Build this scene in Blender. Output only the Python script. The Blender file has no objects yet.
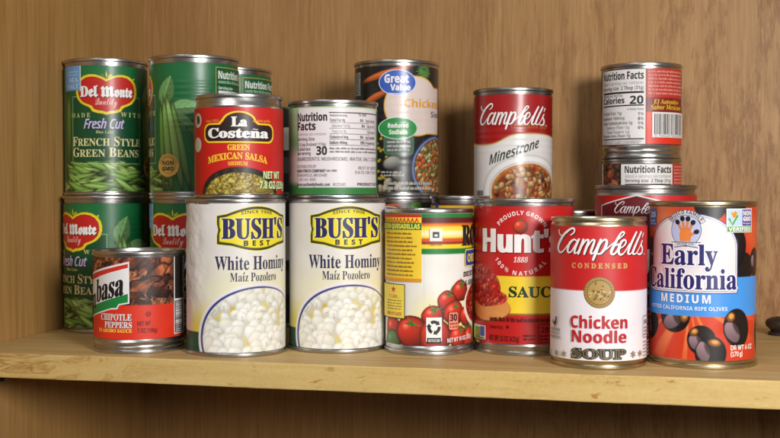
# Canned goods on a wooden cupboard shelf.  Units: metres (label artwork is laid out in millimetres, wrapped on each can).
import bpy, math, random
import numpy as np
from mathutils import Vector
from mathutils.geometry import delaunay_2d_cdt

scene = bpy.context.scene
COL = scene.collection
PI = math.pi
MM = 0.001

FONTS = {
 'S': {
  'A': (437,[[-9,0,-9,18,24,30,44,62,206,466,224,465,401,50,422,24,443,18,443,0,229,0,229,18,264,23,275,28,283,46,253,132,103,132,77,66,77,37,92,23,128,18,128,0],[113,161,242,161,216,224,177,319]]),
  'B': (443,[[16,0,16,17,57,27,73,57,75,369,64,423,46,435,15,439,15,445,15,455,284,451,333,439,368,418,389,388,396,351,392,320,379,294,357,274,287,247,334,235,371,217,397,194,413,165,418,132,411,86,401,67,371,35,327,12,238,0],[182,252,241,259,271,282,281,308,285,345,279,391,269,412,253,426,230,433,201,432,188,425,182,400],[222,24,265,33,283,49,298,89,300,149,292,184,277,208,237,227,197,231,182,231,182,57,194,30]]),
  'C': (468,[[257,-11,205,-6,159,9,117,33,68,84,37,150,27,201,31,281,45,329,69,371,100,407,139,435,183,454,233,464,278,464,388,435,404,440,419,465,437,465,437,308,420,308,399,354,356,407,322,430,285,442,222,435,187,409,163,365,149,304,144,226,149,153,165,97,192,56,230,32,294,24,342,37,373,54,428,106,447,89,418,53,384,25,345,5,303,-7]]),
  'D': (496,[[20,0,20,17,58,26,72,51,74,374,72,401,61,426,38,437,15,439,15,455,222,455,309,446,346,434,378,418,428,371,458,307,468,228,459,146,430,82,382,36,315,9,228,0],[222,24,247,26,289,42,305,57,331,97,349,190,345,303,330,360,305,401,269,425,223,433,190,423,182,385,182,61,193,30]]),
  'E': (442,[[14,0,14,17,49,21,62,30,73,53,75,78,73,399,67,419,56,430,16,439,16,455,399,455,399,320,383,320,364,381,325,415,259,430,210,430,190,423,183,396,183,246,226,250,259,269,274,292,288,345,304,345,304,118,287,118,277,171,256,204,222,219,183,222,183,67,189,39,210,29,249,28,326,44,371,75,411,143,430,143,402,0]]),
  'F': (404,[[15,0,15,17,57,29,73,58,75,375,66,417,48,431,14,439,14,455,394,455,394,320,377,320,366,363,349,395,310,420,267,429,200,429,186,421,182,398,182,247,222,251,246,262,271,294,284,347,302,347,302,118,285,118,271,176,257,200,222,220,182,224,186,49,204,26,257,17,257,0]]),
  'G': (508,[[268,-10,213,-5,164,9,121,32,85,64,57,103,38,149,29,201,29,256,47,330,85,391,119,422,161,446,231,464,300,461,388,436,406,443,419,465,437,465,437,308,420,308,399,353,362,401,305,437,267,443,224,435,189,409,165,366,151,305,147,188,158,119,168,91,195,48,212,32,252,15,302,15,333,34,343,71,338,158,323,174,275,182,275,198,500,198,500,182,462,174,450,159,446,29,375,4]]),
  'H': (523,[[15,0,15,17,40,20,62,32,73,55,75,81,73,401,56,428,16,439,16,455,242,455,242,439,199,430,185,410,182,251,246,251,342,251,339,410,325,430,282,439,282,455,507,455,507,439,466,428,453,411,449,260,451,57,467,28,507,17,507,0,282,0,282,17,329,31,341,66,342,221,310,221,182,221,186,46,200,27,242,17,242,0]]),
  'I': (261,[[13,0,13,17,55,28,70,45,75,138,73,408,57,431,13,439,13,455,244,455,244,449,244,439,196,427,185,408,183,77,193,36,212,24,246,17,246,0]]),
  'J': (330,[[109,-65,62,-58,18,-30,-1,4,2,48,17,66,37,74,60,73,79,62,93,28,78,-27,95,-39,114,-40,134,-30,144,-10,148,21,146,395,140,415,128,427,79,439,79,455,314,455,314,439,268,425,257,397,255,89,249,33,232,-10,202,-41,162,-59]]),
  'K': (510,[[16,0,16,17,40,20,63,32,73,55,75,81,73,402,57,429,17,439,17,455,242,455,242,439,200,430,186,410,183,234,344,403,346,426,328,435,291,439,291,455,486,455,482,439,453,435,401,411,271,285,468,41,492,22,519,17,519,0,281,0,281,17,322,21,332,28,333,39,199,214,183,198,185,55,201,27,242,17,242,0]]),
  'L': (426,[[15,0,15,17,40,20,62,32,73,55,75,81,73,402,56,429,16,439,16,455,250,455,250,439,208,434,188,416,182,379,182,83,187,43,200,31,234,28,286,32,327,45,370,80,409,154,427,154,402,0]]),
  'M': (634,[[14,0,14,17,47,23,66,38,75,79,74,405,58,430,15,439,15,455,185,455,317,142,449,455,617,455,617,439,573,423,561,390,560,85,565,43,582,23,617,17,617,0,396,0,396,17,437,27,453,57,455,399,288,0,270,0,105,389,108,53,114,35,126,25,169,17,169,0]]),
  'N': (494,[[403,-11,107,350,109,54,124,26,167,17,167,0,18,0,18,17,54,23,71,41,76,140,76,388,40,431,18,439,18,445,18,455,156,455,391,169,388,409,373,429,331,439,331,455,480,455,480,439,439,429,424,402,422,-11]]),
  'O': (525,[[261,-11,204,-4,169,7,122,34,94,58,61,101,45,134,34,170,28,228,34,286,45,321,61,354,95,397,122,421,170,448,225,463,265,466,304,463,357,448,389,432,431,399,454,371,481,323,492,287,498,228,495,188,481,134,464,101,430,58,403,34,355,7,319,-4],[265,12,306,21,338,47,361,90,375,150,379,228,368,337,348,389,318,424,281,441,260,443,219,435,186,409,163,366,150,305,145,228,150,151,177,67,207,32,224,21]]),
  'P': (418,[[15,0,15,17,40,20,62,32,73,55,75,81,73,401,56,428,16,439,16,455,274,453,319,445,361,426,397,386,408,347,402,290,382,255,348,228,301,211,182,206,186,46,200,27,242,17,242,0],[182,230,251,238,279,263,289,291,292,329,286,382,275,406,257,422,232,430,202,430,187,420]]),
  'Q': (525,[[378,-116,327,-111,282,-97,243,-74,212,-42,187,-1,132,26,101,50,65,94,47,129,28,207,30,267,45,321,71,369,122,421,170,448,225,463,304,463,357,448,418,411,454,371,487,305,498,248,491,166,454,86,413,43,330,0,367,-52,390,-68,445,-81,492,-73,495,-92,447,-107],[265,12,307,21,339,47,362,90,376,150,380,228,375,304,348,389,318,424,301,434,260,443,219,435,186,409,163,366,150,305,145,228,150,151,178,67,207,32,225,21]]),
  'R': (473,[[15,0,15,17,40,20,62,32,73,55,75,81,73,401,56,428,16,439,16,455,289,451,345,436,385,413,409,379,415,358,413,303,401,277,380,255,315,224,432,50,456,23,480,17,480,0,338,0,201,212,182,212,186,46,200,27,242,17,242,0],[182,234,256,243,288,269,300,298,304,336,291,397,275,416,253,427,214,431,190,422,182,396]]),
  'S': (390,[[43,-11,43,158,62,158,88,84,111,50,158,20,197,15,237,22,265,45,278,77,277,106,259,136,121,214,89,240,67,266,54,297,50,348,61,390,83,424,115,449,155,463,210,464,300,445,315,452,320,466,339,466,339,319,322,319,293,385,268,414,238,434,205,444,181,444,158,438,132,419,120,380,122,361,137,336,176,309,296,249,340,207,358,157,356,100,330,45,295,15,265,1,231,-7,179,-10,81,12,69,7,61,-11]]),
  'T': (423,[[92,0,92,17,136,26,154,55,156,433,110,428,78,414,45,375,29,318,11,318,11,455,171,455,410,455,410,317,394,317,385,359,368,391,343,415,310,429,263,433,265,54,283,26,328,17,328,0]]),
  'U': (492,[[248,-13,155,2,114,29,88,69,73,155,71,401,55,428,15,439,15,455,240,455,240,439,208,434,190,424,181,396,182,117,189,80,203,51,240,27,275,22,317,28,350,44,373,71,388,110,392,159,392,390,379,423,328,439,328,455,474,455,474,439,438,426,424,400,421,142,407,78,395,53,380,32,338,3,282,-11]]),
  'V': (428,[[212,-13,40,390,17,426,-14,439,-14,455,211,455,211,439,172,434,157,426,152,410,158,386,259,143,294,237,348,377,355,409,353,421,342,432,299,439,299,455,442,455,442,439,414,431,393,406,230,-13]]),
  'W': (611,[[171,-11,29,402,11,431,-15,439,-15,455,181,455,181,439,154,434,144,425,142,398,223,153,301,353,276,421,262,432,229,439,229,455,439,455,439,439,400,429,393,408,474,166,548,401,542,427,503,439,503,455,624,455,624,439,599,426,579,390,446,-11,428,-11,316,309,190,-11]]),
  'X': (471,[[11,0,11,17,45,25,76,49,193,208,65,405,42,430,14,439,14,455,244,455,244,439,204,435,192,424,191,411,265,289,338,407,332,429,293,439,293,455,458,455,458,439,422,433,384,407,281,265,423,43,441,24,464,17,464,0,238,0,238,17,283,26,290,47,210,183,133,73,125,52,132,27,174,17,174,0]]),
  'Y': (426,[[101,0,101,17,143,27,156,46,161,179,39,399,14,429,-13,438,-13,455,207,455,207,438,171,434,156,416,198,325,248,226,333,366,348,401,340,427,295,438,295,455,439,455,439,438,414,429,388,400,268,203,272,46,286,27,328,17,328,0]]),
  'Z': (442,[[20,0,20,11,276,430,181,428,130,416,94,386,61,316,44,316,57,455,197,455,406,455,406,443,153,29,266,30,332,50,378,93,407,164,424,164,407,0]]),
  'a': (344,[[255,-10,222,-3,211,6,200,35,161,7,118,-7,70,-6,33,20,21,51,22,80,48,124,106,158,199,190,198,252,191,277,175,291,148,296,120,292,106,282,122,224,115,207,98,195,77,191,56,195,40,208,33,228,43,271,84,303,133,317,189,317,233,309,274,280,292,231,294,42,304,34,320,42,329,28,301,3],[151,34,179,44,199,63,199,106,199,169,147,147,131,130,121,109,120,66,130,42]]),
  'b': (361,[[43,-11,43,400,37,428,8,439,8,455,138,455,138,279,167,304,202,317,248,315,284,299,312,270,326,245,341,183,335,109,305,46,270,13,225,-6,192,-10,157,-4,105,28,53,-11],[183,14,218,27,232,49,243,106,245,160,240,222,231,251,207,275,184,280,155,270,138,242,140,49,154,23]]),
  'c': (293,[[156,-10,126,-7,87,11,54,41,38,68,26,98,19,150,33,221,59,265,96,297,141,315,193,318,238,306,260,289,273,269,277,245,273,225,256,208,236,204,211,212,203,221,196,281,187,293,169,297,149,292,133,279,121,257,112,187,116,134,128,93,148,63,173,44,204,38,232,44,271,72,285,60,240,15,214,1]]),
  'd': (370,[[140,-10,89,3,67,19,42,53,22,113,22,186,30,221,51,266,70,288,105,311,132,317,164,317,196,305,223,280,223,409,216,426,201,436,176,439,176,455,319,455,319,66,328,37,353,28,353,11,307,7,223,-10,223,39,196,8,179,-2],[171,28,202,41,223,76,223,242,216,260,194,277,162,279,143,270,130,250,120,200,118,129,125,72,142,39]]),
  'e': (301,[[154,-10,110,-3,85,10,62,30,37,69,20,137,20,176,31,225,45,254,75,289,127,315,157,318,200,312,249,280,277,223,283,166,117,166,121,121,131,87,147,62,170,47,199,42,230,49,270,86,285,73,240,20,214,3],[116,192,201,192,193,277,178,294,161,297,145,293,132,282,118,237]]),
  'f': (214,[[15,0,15,16,36,20,48,32,52,73,52,277,16,277,16,310,52,310,54,374,64,408,85,436,132,460,174,465,218,458,255,429,262,410,261,384,252,367,236,357,211,357,195,365,185,391,197,431,195,439,166,441,156,435,150,417,148,310,203,310,203,277,148,277,148,65,158,26,199,16,199,0]]),
  'g': (327,[[146,-140,62,-128,36,-113,15,-85,16,-62,23,-51,69,-26,31,5,24,30,30,58,51,81,102,110,51,141,35,161,22,212,28,247,47,277,76,299,113,313,157,318,233,304,317,304,317,268,268,268,283,244,291,217,289,181,262,134,211,107,123,101,105,86,101,71,115,53,231,46,289,26,303,13,314,-14,309,-72,288,-101,253,-123,206,-136],[157,124,174,128,190,146,199,211,190,276,174,294,157,297,134,289,124,276,114,211,124,146,141,128],[161,-116,226,-108,247,-98,259,-84,263,-66,258,-49,243,-39,162,-34,97,-34,77,-55,73,-73,81,-92,95,-103,128,-114]]),
  'h': (381,[[18,0,18,16,37,20,48,30,52,56,52,407,42,433,19,440,19,455,148,455,148,267,181,300,200,310,243,318,275,314,299,301,316,280,327,250,330,212,331,41,340,23,363,16,363,0,202,0,202,16,217,18,231,30,235,56,233,245,222,266,203,271,168,258,148,235,149,41,157,23,180,16,180,0]]),
  'i': (198,[[101,362,65,376,50,412,65,449,101,463,137,449,151,412,136,376],[18,0,18,16,38,20,48,29,52,56,51,269,44,288,20,293,20,300,21,310,148,310,149,48,157,23,180,16,180,0]]),
  'j': (210,[[106,363,70,378,56,414,71,450,106,465,142,450,157,414,142,378],[36,-140,-19,-127,-44,-105,-54,-85,-54,-56,-45,-40,-22,-29,5,-33,19,-43,26,-59,12,-108,31,-117,56,-106,63,-75,64,250,56,284,22,294,22,310,159,310,159,-21,154,-64,138,-97,113,-121,78,-136]]),
  'k': (359,[[17,0,17,16,37,20,48,30,52,56,52,406,44,433,20,439,21,455,148,455,148,169,241,267,242,284,231,291,206,293,206,310,345,310,345,293,315,287,288,271,222,209,346,34,357,23,376,16,376,0,211,0,211,16,236,22,238,38,163,147,148,134,149,41,157,23,180,16,180,0]]),
  'l': (199,[[18,0,18,16,38,20,48,29,52,56,52,406,47,429,20,439,20,446,20,455,148,455,149,48,157,23,180,16,180,0]]),
  'm': (554,[[18,0,18,16,37,20,48,30,52,56,51,268,42,287,19,294,19,310,146,310,146,265,179,299,217,316,262,316,283,309,300,298,320,261,355,298,395,316,449,314,473,301,490,280,500,250,505,41,513,23,536,16,536,0,377,0,377,16,403,26,410,56,407,245,397,266,366,270,344,259,324,237,325,41,334,23,356,16,356,0,199,0,199,16,222,23,231,41,231,227,223,263,207,271,187,270,165,258,146,235,147,41,155,23,177,16,177,0]]),
  'n': (381,[[18,0,18,16,37,20,48,30,52,56,51,268,42,287,19,294,19,310,148,310,148,267,181,300,221,316,275,314,299,301,316,280,327,250,333,35,345,20,363,16,363,0,202,0,202,16,217,18,231,30,235,56,233,245,222,266,203,271,168,258,148,235,149,41,157,23,180,16,180,0]]),
  'o': (336,[[169,-10,119,-2,66,31,31,85,19,154,31,223,66,278,119,311,168,318,231,305,280,267,310,208,317,154,310,100,280,42,232,3],[169,11,197,21,211,45,220,154,218,215,208,271,195,289,169,299,148,294,128,271,119,215,117,154,126,45,141,21]]),
  'p': (371,[[17,-139,17,-124,37,-119,48,-109,52,-64,51,264,43,286,19,295,19,310,143,310,143,263,172,299,209,317,257,316,293,298,328,255,347,195,344,105,320,44,280,4,241,-9,191,-3,148,32,152,-99,167,-118,197,-123,197,-139],[195,28,226,39,239,59,248,90,251,199,241,248,229,267,211,277,187,276,166,263,148,235,148,69,163,43]]),
  'q': (364,[[175,-139,175,-123,209,-117,222,-99,224,29,178,-3,128,-9,90,3,50,39,26,93,20,144,27,201,58,263,93,297,137,315,170,319,206,313,257,281,309,320,320,320,320,-91,330,-117,354,-123,354,-139],[179,30,208,40,224,67,222,260,208,286,179,295,145,283,131,261,119,207,117,156,122,91,131,60,155,34]]),
  'r': (287,[[18,0,18,16,38,20,48,29,52,56,51,269,43,288,20,293,21,310,146,310,146,252,178,294,215,316,262,313,284,291,288,252,268,227,230,225,201,256,189,260,167,248,154,225,149,192,151,40,163,22,197,16,197,0]]),
  's': (288,[[151,-10,73,9,62,6,51,-9,36,-9,36,105,53,105,78,49,118,19,150,15,173,22,187,37,192,58,186,79,169,97,94,137,54,169,40,198,38,237,55,279,90,309,141,319,178,313,213,305,230,319,244,319,244,222,228,222,218,248,196,277,159,295,134,295,116,286,107,271,106,247,125,224,204,182,234,160,255,121,256,76,247,44,228,18,186,-6]]),
  't': (228,[[124,-9,83,-2,66,10,55,30,48,71,48,279,20,279,20,300,88,369,129,424,144,424,144,310,208,310,208,279,144,279,148,55,155,44,168,40,185,46,206,75,222,66,192,18,172,3]]),
  'u': (375,[[131,-10,85,0,65,17,53,43,46,97,45,265,36,286,11,294,11,310,142,310,142,67,151,46,164,37,200,40,228,66,228,248,221,283,189,294,189,310,324,310,325,54,335,36,360,30,360,13,312,9,228,-10,228,40,186,3]]),
  'v': (306,[[142,-10,32,263,19,285,-3,293,-3,310,164,310,164,294,139,291,129,273,185,122,241,269,235,286,203,294,203,310,305,310,305,295,286,287,271,267,160,-10]]),
  'w': (435,[[122,-10,15,269,3,287,-11,293,-11,310,138,310,138,293,118,287,115,270,167,127,211,235,194,282,187,291,168,295,168,310,323,310,323,293,300,287,296,274,336,141,387,272,382,287,356,295,356,310,445,310,445,295,428,288,417,270,304,-10,289,-10,223,197,140,-10]]),
  'x': (319,[[5,0,5,15,51,44,123,136,36,273,4,293,4,310,169,310,169,294,145,289,141,278,183,206,234,275,227,290,201,294,201,310,311,310,311,296,288,287,265,267,198,184,296,29,319,15,319,0,155,0,155,16,181,21,185,35,138,114,85,39,89,22,118,15,118,0]]),
  'y': (300,[[52,-140,25,-135,-1,-111,-7,-84,1,-59,21,-42,54,-43,71,-58,76,-95,91,-98,121,-63,140,-5,31,262,15,287,-5,293,-5,310,162,310,162,304,162,293,133,288,128,272,185,119,237,269,232,288,203,293,203,310,300,310,300,293,281,285,267,261,136,-85,103,-126,80,-137]]),
  'z': (293,[[13,0,13,14,168,287,114,287,81,277,58,255,44,216,26,216,32,310,275,310,275,291,126,25,170,26,212,37,240,63,260,107,276,107,268,0]]),
  '0': (375,[[188,-7,124,4,91,24,65,53,46,90,33,134,23,241,33,348,46,392,65,428,91,456,124,475,189,486,251,475,283,456,309,428,328,392,342,347,353,240,342,133,328,89,309,53,283,24,250,4],[188,37,214,46,231,71,244,140,248,240,244,340,231,409,214,434,189,443,163,434,139,390,127,240,139,91,162,46]]),
  '1': (375,[[65,0,65,36,133,37,146,45,153,62,154,416,108,365,75,347,55,348,36,365,28,396,45,401,95,423,179,482,254,482,255,64,261,47,274,37,343,36,343,0]]),
  '2': (375,[[24,0,24,69,139,187,187,245,218,307,226,371,221,410,212,427,192,442,161,444,140,435,126,416,114,371,112,329,84,331,50,344,35,360,27,382,29,414,50,449,80,469,121,482,174,486,251,475,303,444,326,395,325,347,305,301,274,258,87,74,259,76,290,97,305,141,345,141,341,0]]),
  '3': (375,[[163,-7,109,-3,58,15,28,42,19,84,36,113,76,126,80,95,91,71,108,54,131,44,158,40,192,46,213,58,230,79,241,139,237,167,224,192,203,211,174,223,95,227,95,269,171,273,195,286,212,307,222,335,224,381,216,416,197,438,160,445,133,430,118,400,111,341,57,350,39,362,28,379,26,415,38,440,62,461,98,477,145,485,200,485,248,476,286,458,321,415,328,377,323,343,309,314,286,290,225,256,279,238,318,210,342,167,344,122,329,70,288,25,230,1]]),
  '4': (375,[[121,0,121,36,165,39,189,54,195,125,9,125,9,166,199,480,293,480,293,355,293,169,363,169,363,125,293,125,293,72,299,54,309,44,357,36,357,0],[56,169,195,169,196,408]]),
  '5': (375,[[165,-7,97,1,54,22,32,50,29,91,48,114,81,121,91,76,118,48,154,40,195,50,221,74,233,105,237,148,228,199,213,223,177,243,127,247,71,235,40,247,49,340,62,480,316,480,319,357,281,357,271,393,256,405,105,406,94,281,168,291,250,279,310,240,323,221,338,175,334,100,324,75,301,43,272,20,238,5]]),
  '6': (375,[[197,-7,159,-3,109,18,82,42,51,93,34,164,30,222,34,286,47,344,77,409,110,447,152,473,203,485,280,480,323,455,339,428,340,404,329,382,304,366,260,360,256,400,247,428,234,442,216,447,174,430,152,401,137,358,125,269,161,286,204,294,241,293,282,281,328,242,350,180,346,102,313,38,275,9,252,0],[199,38,218,42,239,64,249,90,255,148,252,187,238,228,214,249,193,253,154,243,125,221,129,152,147,81,165,53]]),
  '7': (375,[[111,0,289,406,100,405,77,384,70,338,30,338,33,480,353,480,353,447,168,0]]),
  '8': (375,[[183,-7,123,0,78,18,45,46,23,95,21,139,38,182,72,214,119,242,77,273,57,296,36,349,38,389,50,423,75,453,99,469,169,486,218,485,264,474,311,439,333,388,333,353,319,315,288,286,244,260,304,224,339,186,354,143,348,81,326,44,290,16,243,-1],[203,283,239,317,249,357,249,385,240,414,210,443,177,446,151,434,136,407,130,372,142,326,167,303],[187,32,223,40,241,55,259,88,261,128,254,151,239,170,164,216,139,195,120,168,111,133,112,105,118,78,140,47,161,35]]),
  '9': (375,[[152,-7,98,0,64,20,44,54,45,85,58,101,75,107,96,65,121,43,156,36,188,43,213,67,232,106,244,160,251,230,212,198,168,185,112,190,60,220,29,275,24,324,26,361,50,423,95,466,159,485,232,478,264,463,291,440,323,390,342,319,345,239,334,157,317,103,291,58,255,23,209,1],[184,233,224,245,251,278,243,364,231,403,214,427,181,441,151,431,131,400,123,368,123,294,131,267,144,248,161,237]]),
  ' ': (175,[]),
  "'": (151,[[57,306,44,480,107,480,94,306]]),
  '.': (180,[[89,-9,71,-6,56,6,48,36,56,67,71,78,89,81,108,78,124,67,132,36,119,1]]),
 },
 'C': {
  'C': (468,[[297,-4,226,10,178,50,161,95,162,127,171,161,119,181,103,199,93,222,91,267,101,300,121,331,149,361,204,396,246,411,290,419,327,420,350,414,351,407,344,402,287,395,244,377,206,351,165,309,139,262,133,230,140,199,149,188,179,176,204,218,248,273,343,357,441,410,478,418,520,414,536,405,549,386,551,361,542,336,485,268,406,213,343,184,277,167,247,104,244,50,262,23,309,14,359,26,410,59,435,94,439,124,427,149,404,159,375,155,344,134,331,112,316,62,305,64,297,74,297,108,314,142,344,165,373,175,417,174,448,154,459,116,449,80,424,46,386,20,342,2],[289,186,349,208,408,247,459,294,496,344,509,378,504,400,482,401,449,381,359,287]]),
  'a': (355,[[210,-5,180,7,167,40,119,3,83,-4,52,2,23,28,17,68,26,99,46,130,105,181,152,202,187,207,214,202,234,177,247,204,322,207,242,33,264,37,311,75,324,62,262,12],[97,12,125,22,146,40,177,78,212,138,220,164,213,181,192,188,171,176,129,130,94,70,82,27]]),
  'm': (538,[[-1,-5,102,149,102,157,96,156,51,113,38,127,97,183,137,205,157,204,171,190,175,163,171,132,222,180,264,204,293,205,311,190,317,162,313,132,387,195,426,207,449,202,466,188,473,172,473,133,460,101,412,28,419,21,455,47,486,75,500,62,444,14,406,-3,369,6,351,33,349,58,356,84,418,170,418,185,387,169,359,141,253,0,152,-5,250,141,264,171,259,179,216,150,99,0]]),
  'p': (363,[[36,127,96,189,193,356,275,365,171,167,202,192,232,205,262,204,280,192,293,165,289,128,226,24,232,18,247,24,310,75,324,62,295,35,261,9,227,-4,193,1,169,24,163,50,170,75,244,175,241,185,218,179,176,145,132,88,-17,-182,-99,-190,77,139,48,113]]),
  'b': (322,[[300,81,261,55,212,48,140,4,82,-4,65,0,46,15,37,46,47,84,81,146,45,113,34,127,93,185,221,385,307,394,161,151,105,51,101,38,107,21,118,17,141,24,194,58,182,98,185,138,207,181,237,207,271,203,281,183,282,157,264,103,228,64,260,72,290,94],[212,69,241,105,251,130,249,154,242,161,229,160,215,145,204,116,204,89]]),
  'e': (276,[[101,-5,47,9,15,45,11,66,17,94,51,142,92,175,126,194,161,205,192,206,224,194,238,177,237,146,222,123,171,90,97,69,86,24,106,15,141,21,190,44,228,75,240,62,170,12],[104,86,138,96,175,124,192,152,192,179,178,185,154,167]]),
  'l': (281,[[203,62,147,12,117,-2,77,-3,50,14,40,35,41,56,79,141,49,113,35,124,98,188,220,385,302,394,111,42,110,25,121,21,191,76]]),
  's': (235,[[206,71,150,21,116,2,55,-5,20,9,4,42,7,57,21,71,46,73,63,55,61,36,49,25,35,23,40,17,61,16,85,37,104,92,109,157,107,169,48,113,36,127,132,224,150,223,152,214,140,187,165,144,176,98,173,78,161,55,193,84]]),
  'F': (492,[[232,173,198,180,175,199,164,228,165,256,175,288,197,320,228,351,267,379,338,410,410,420,558,393,584,395,616,407,620,398,611,387,574,359,538,347,488,355,425,376,365,390,321,385,273,363,221,321,193,280,183,240,192,208,217,196,255,212,291,254,310,303,314,358,326,361,336,355,352,313,347,262,322,215,283,184],[183,-5,122,3,81,25,62,59,61,82,72,107,103,128,132,131,154,125,171,107,170,83,153,69,116,58,110,50,112,37,135,21,167,15,199,16,233,27,277,65,328,156,275,139,226,109,219,111,219,119,270,153,336,177,368,242,409,296,460,342,473,347,482,341,456,277,439,190,465,192,485,234,507,255,528,256,542,244,543,230,533,211,512,191,486,178,475,117,426,106,457,175,432,173,405,110,387,83,343,40,287,11,255,2],[488,194,517,218,523,239,513,241,502,232]]),
  'r': (275,[[237,62,185,15,158,0,113,-2,79,16,66,46,77,84,105,127,148,165,101,163,50,113,36,127,81,168,93,212,106,222,115,220,120,194,190,181,208,169,214,155,202,120,149,42,146,24,157,21,171,29,225,76]]),
  'h': (381,[[343,62,298,21,263,0,225,-2,201,18,193,42,196,77,218,113,272,177,273,184,264,184,222,160,186,125,99,1,14,-5,101,160,79,135,56,113,43,127,122,213,221,385,302,394,164,132,238,195,259,204,294,204,313,192,321,178,324,135,312,111,262,46,255,23,276,29,329,75]]),
  'u': (396,[[359,62,307,15,272,-1,233,-1,210,9,195,34,197,62,166,29,132,7,99,-3,71,-1,46,14,37,42,48,79,81,144,48,113,36,127,109,201,207,207,125,60,118,37,128,27,156,45,195,87,267,201,365,207,267,30,273,22,284,24,346,75]]),
  't': (297,[[36,127,115,213,215,377,300,380,251,295,296,295,289,273,236,273,137,101,103,28,108,20,126,25,190,75,203,62,132,7,99,-3,63,1,43,21,39,49,49,83,83,148,47,113]]),
  'N': (443,[[318,-9,301,175,304,247,323,338,204,111,172,66,137,31,78,1,23,-4,-20,14,-37,41,-40,63,-33,92,-13,115,5,125,34,127,65,114,73,86,61,69,6,49,2,34,9,24,27,16,57,16,92,28,128,52,183,124,267,287,321,371,371,418,384,419,393,413,380,289,387,127,445,264,477,322,503,344,522,349,543,343,551,328,538,311,489,290,453,235,394,83,400,31]]),
 },
 'Q': {
  'Q': (422,[[87,-5,61,-2,39,14,34,32,42,54,67,72,105,80,160,78,230,63,288,131,333,196,365,256,388,332,388,374,382,389,358,407,308,405,232,373,173,327,124,268,109,230,111,186,132,164,158,158,184,165,219,190,251,229,274,274,291,357,302,340,307,296,304,262,288,217,249,172,210,151,151,144,112,161,97,187,96,230,112,270,148,320,197,363,240,391,283,409,345,420,402,409,442,378,460,332,457,283,436,232,396,180,341,126,246,57,309,39,356,46,401,74,513,173,539,180,505,156,395,48,333,9,296,0,268,0,193,26,146,6],[88,6,119,10,179,31,111,54,72,57,52,44,50,22,63,10]]),
  'u': (364,[[40,122,122,202,195,207,97,37,93,22,100,17,124,33,160,70,253,202,334,207,235,20,241,15,256,21,316,71,326,62,257,6,229,-3,203,1,184,19,180,46,211,122,129,20,98,0,71,-3,45,13,38,48,52,88,93,156,48,113]]),
  'a': (354,[[219,-5,195,2,183,15,179,42,187,73,145,24,125,8,84,-4,65,-2,42,12,31,26,25,56,31,90,42,112,96,169,161,202,190,207,220,201,230,194,241,170,257,202,323,207,235,24,242,13,287,47,294,38,255,5],[87,5,105,10,133,30,199,103,229,161,227,178,216,189,199,192,178,178,117,106,75,29,75,10]]),
  'l': (262,[[185,62,137,16,104,-2,67,0,49,19,44,41,49,66,93,158,46,113,38,122,121,214,226,386,291,394,94,28,95,13,108,14,175,71]]),
  'i': (218,[[182,248,158,257,156,285,175,305,200,308,215,295,216,272,203,254],[91,154,49,113,40,122,120,202,189,207,91,22,92,12,103,12,147,46,173,71,183,62,137,19,102,-1,65,-3,43,17,39,38,45,66]]),
  't': (286,[[187,62,134,15,105,-1,74,-2,53,14,47,34,48,61,93,158,48,113,39,122,116,200,225,377,293,380,242,294,289,294,285,279,231,279,131,105,96,30,94,15,103,12,178,71]]),
  'y': (374,[[24,-202,-5,-197,-29,-174,-34,-150,-26,-119,-3,-90,36,-61,162,-7,214,88,141,10,121,-1,97,-4,70,13,63,41,69,74,109,162,91,156,52,113,44,122,111,193,148,206,167,194,176,169,174,140,162,109,109,20,109,9,120,10,197,86,277,201,349,206,245,18,323,71,332,62,284,26,233,0,171,-98,120,-159,83,-187],[19,-191,42,-185,75,-157,153,-24,95,-48,31,-89,5,-118,-8,-148,-5,-180]]),
 },
 'B': {
  'D': (546,[[300,-15,236,-1,118,70,94,67,58,44,40,64,64,94,110,133,133,143,178,144,205,166,199,197,143,273,132,310,138,331,163,358,202,381,251,398,212,411,130,417,98,411,64,392,47,362,53,322,79,288,109,271,101,243,71,258,47,276,20,323,17,370,31,418,59,456,100,483,152,499,190,502,234,499,299,482,339,463,395,426,427,395,468,342,505,255,510,172,500,129,479,91,449,57,392,15,352,-5],[361,54,412,68,437,87,455,114,464,144,463,171,444,233,385,310,293,378,259,371,229,352,222,333,232,306,279,238,298,193,277,162,211,128,297,73]]),
  'M': (743,[[138,-15,134,-3,94,23,62,-3,43,13,97,80,117,92,137,89,191,58,205,77,223,132,229,207,224,285,210,348,173,411,139,430,109,432,83,425,61,409,45,388,34,343,42,306,85,257,138,232,129,205,81,223,31,263,11,295,-1,350,6,396,27,436,71,475,113,492,144,495,197,486,221,476,262,442,281,472,308,492,338,501,376,499,422,477,459,433,494,473,544,492,599,494,657,472,693,426,704,348,721,348,721,326,687,319,654,301,642,284,636,260,636,95,668,67,686,74,715,95,727,77,638,-15,619,-15,611,5,562,38,547,57,548,260,570,294,612,324,612,363,601,404,586,424,554,440,523,439,494,427,473,404,487,357,496,273,490,212,473,153,446,95,407,39,357,-15,336,-15,333,-4,293,23,260,-3,240,13,308,89,333,91,386,59,402,104,411,170,411,252,397,357,367,429,342,450,321,452,294,439,281,417,301,369,311,308,310,231,291,156,264,103,223,49,159,-15]]),
  'm': (516,[[85,-15,70,7,33,26,33,46,47,54,54,70,55,233,42,266,29,253,14,266,83,342,99,329,96,320,126,295,134,253,211,322,226,342,246,342,249,332,283,301,290,255,383,342,403,342,432,313,465,300,465,280,450,266,447,251,447,84,452,66,464,65,489,85,504,72,426,-15,370,35,366,56,367,242,360,259,345,271,290,222,291,70,298,54,312,46,312,26,282,12,261,-15,241,-15,221,12,189,26,189,46,204,54,212,81,211,242,190,271,134,222,135,70,142,54,156,46,156,26,126,12,105,-15]]),
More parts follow.
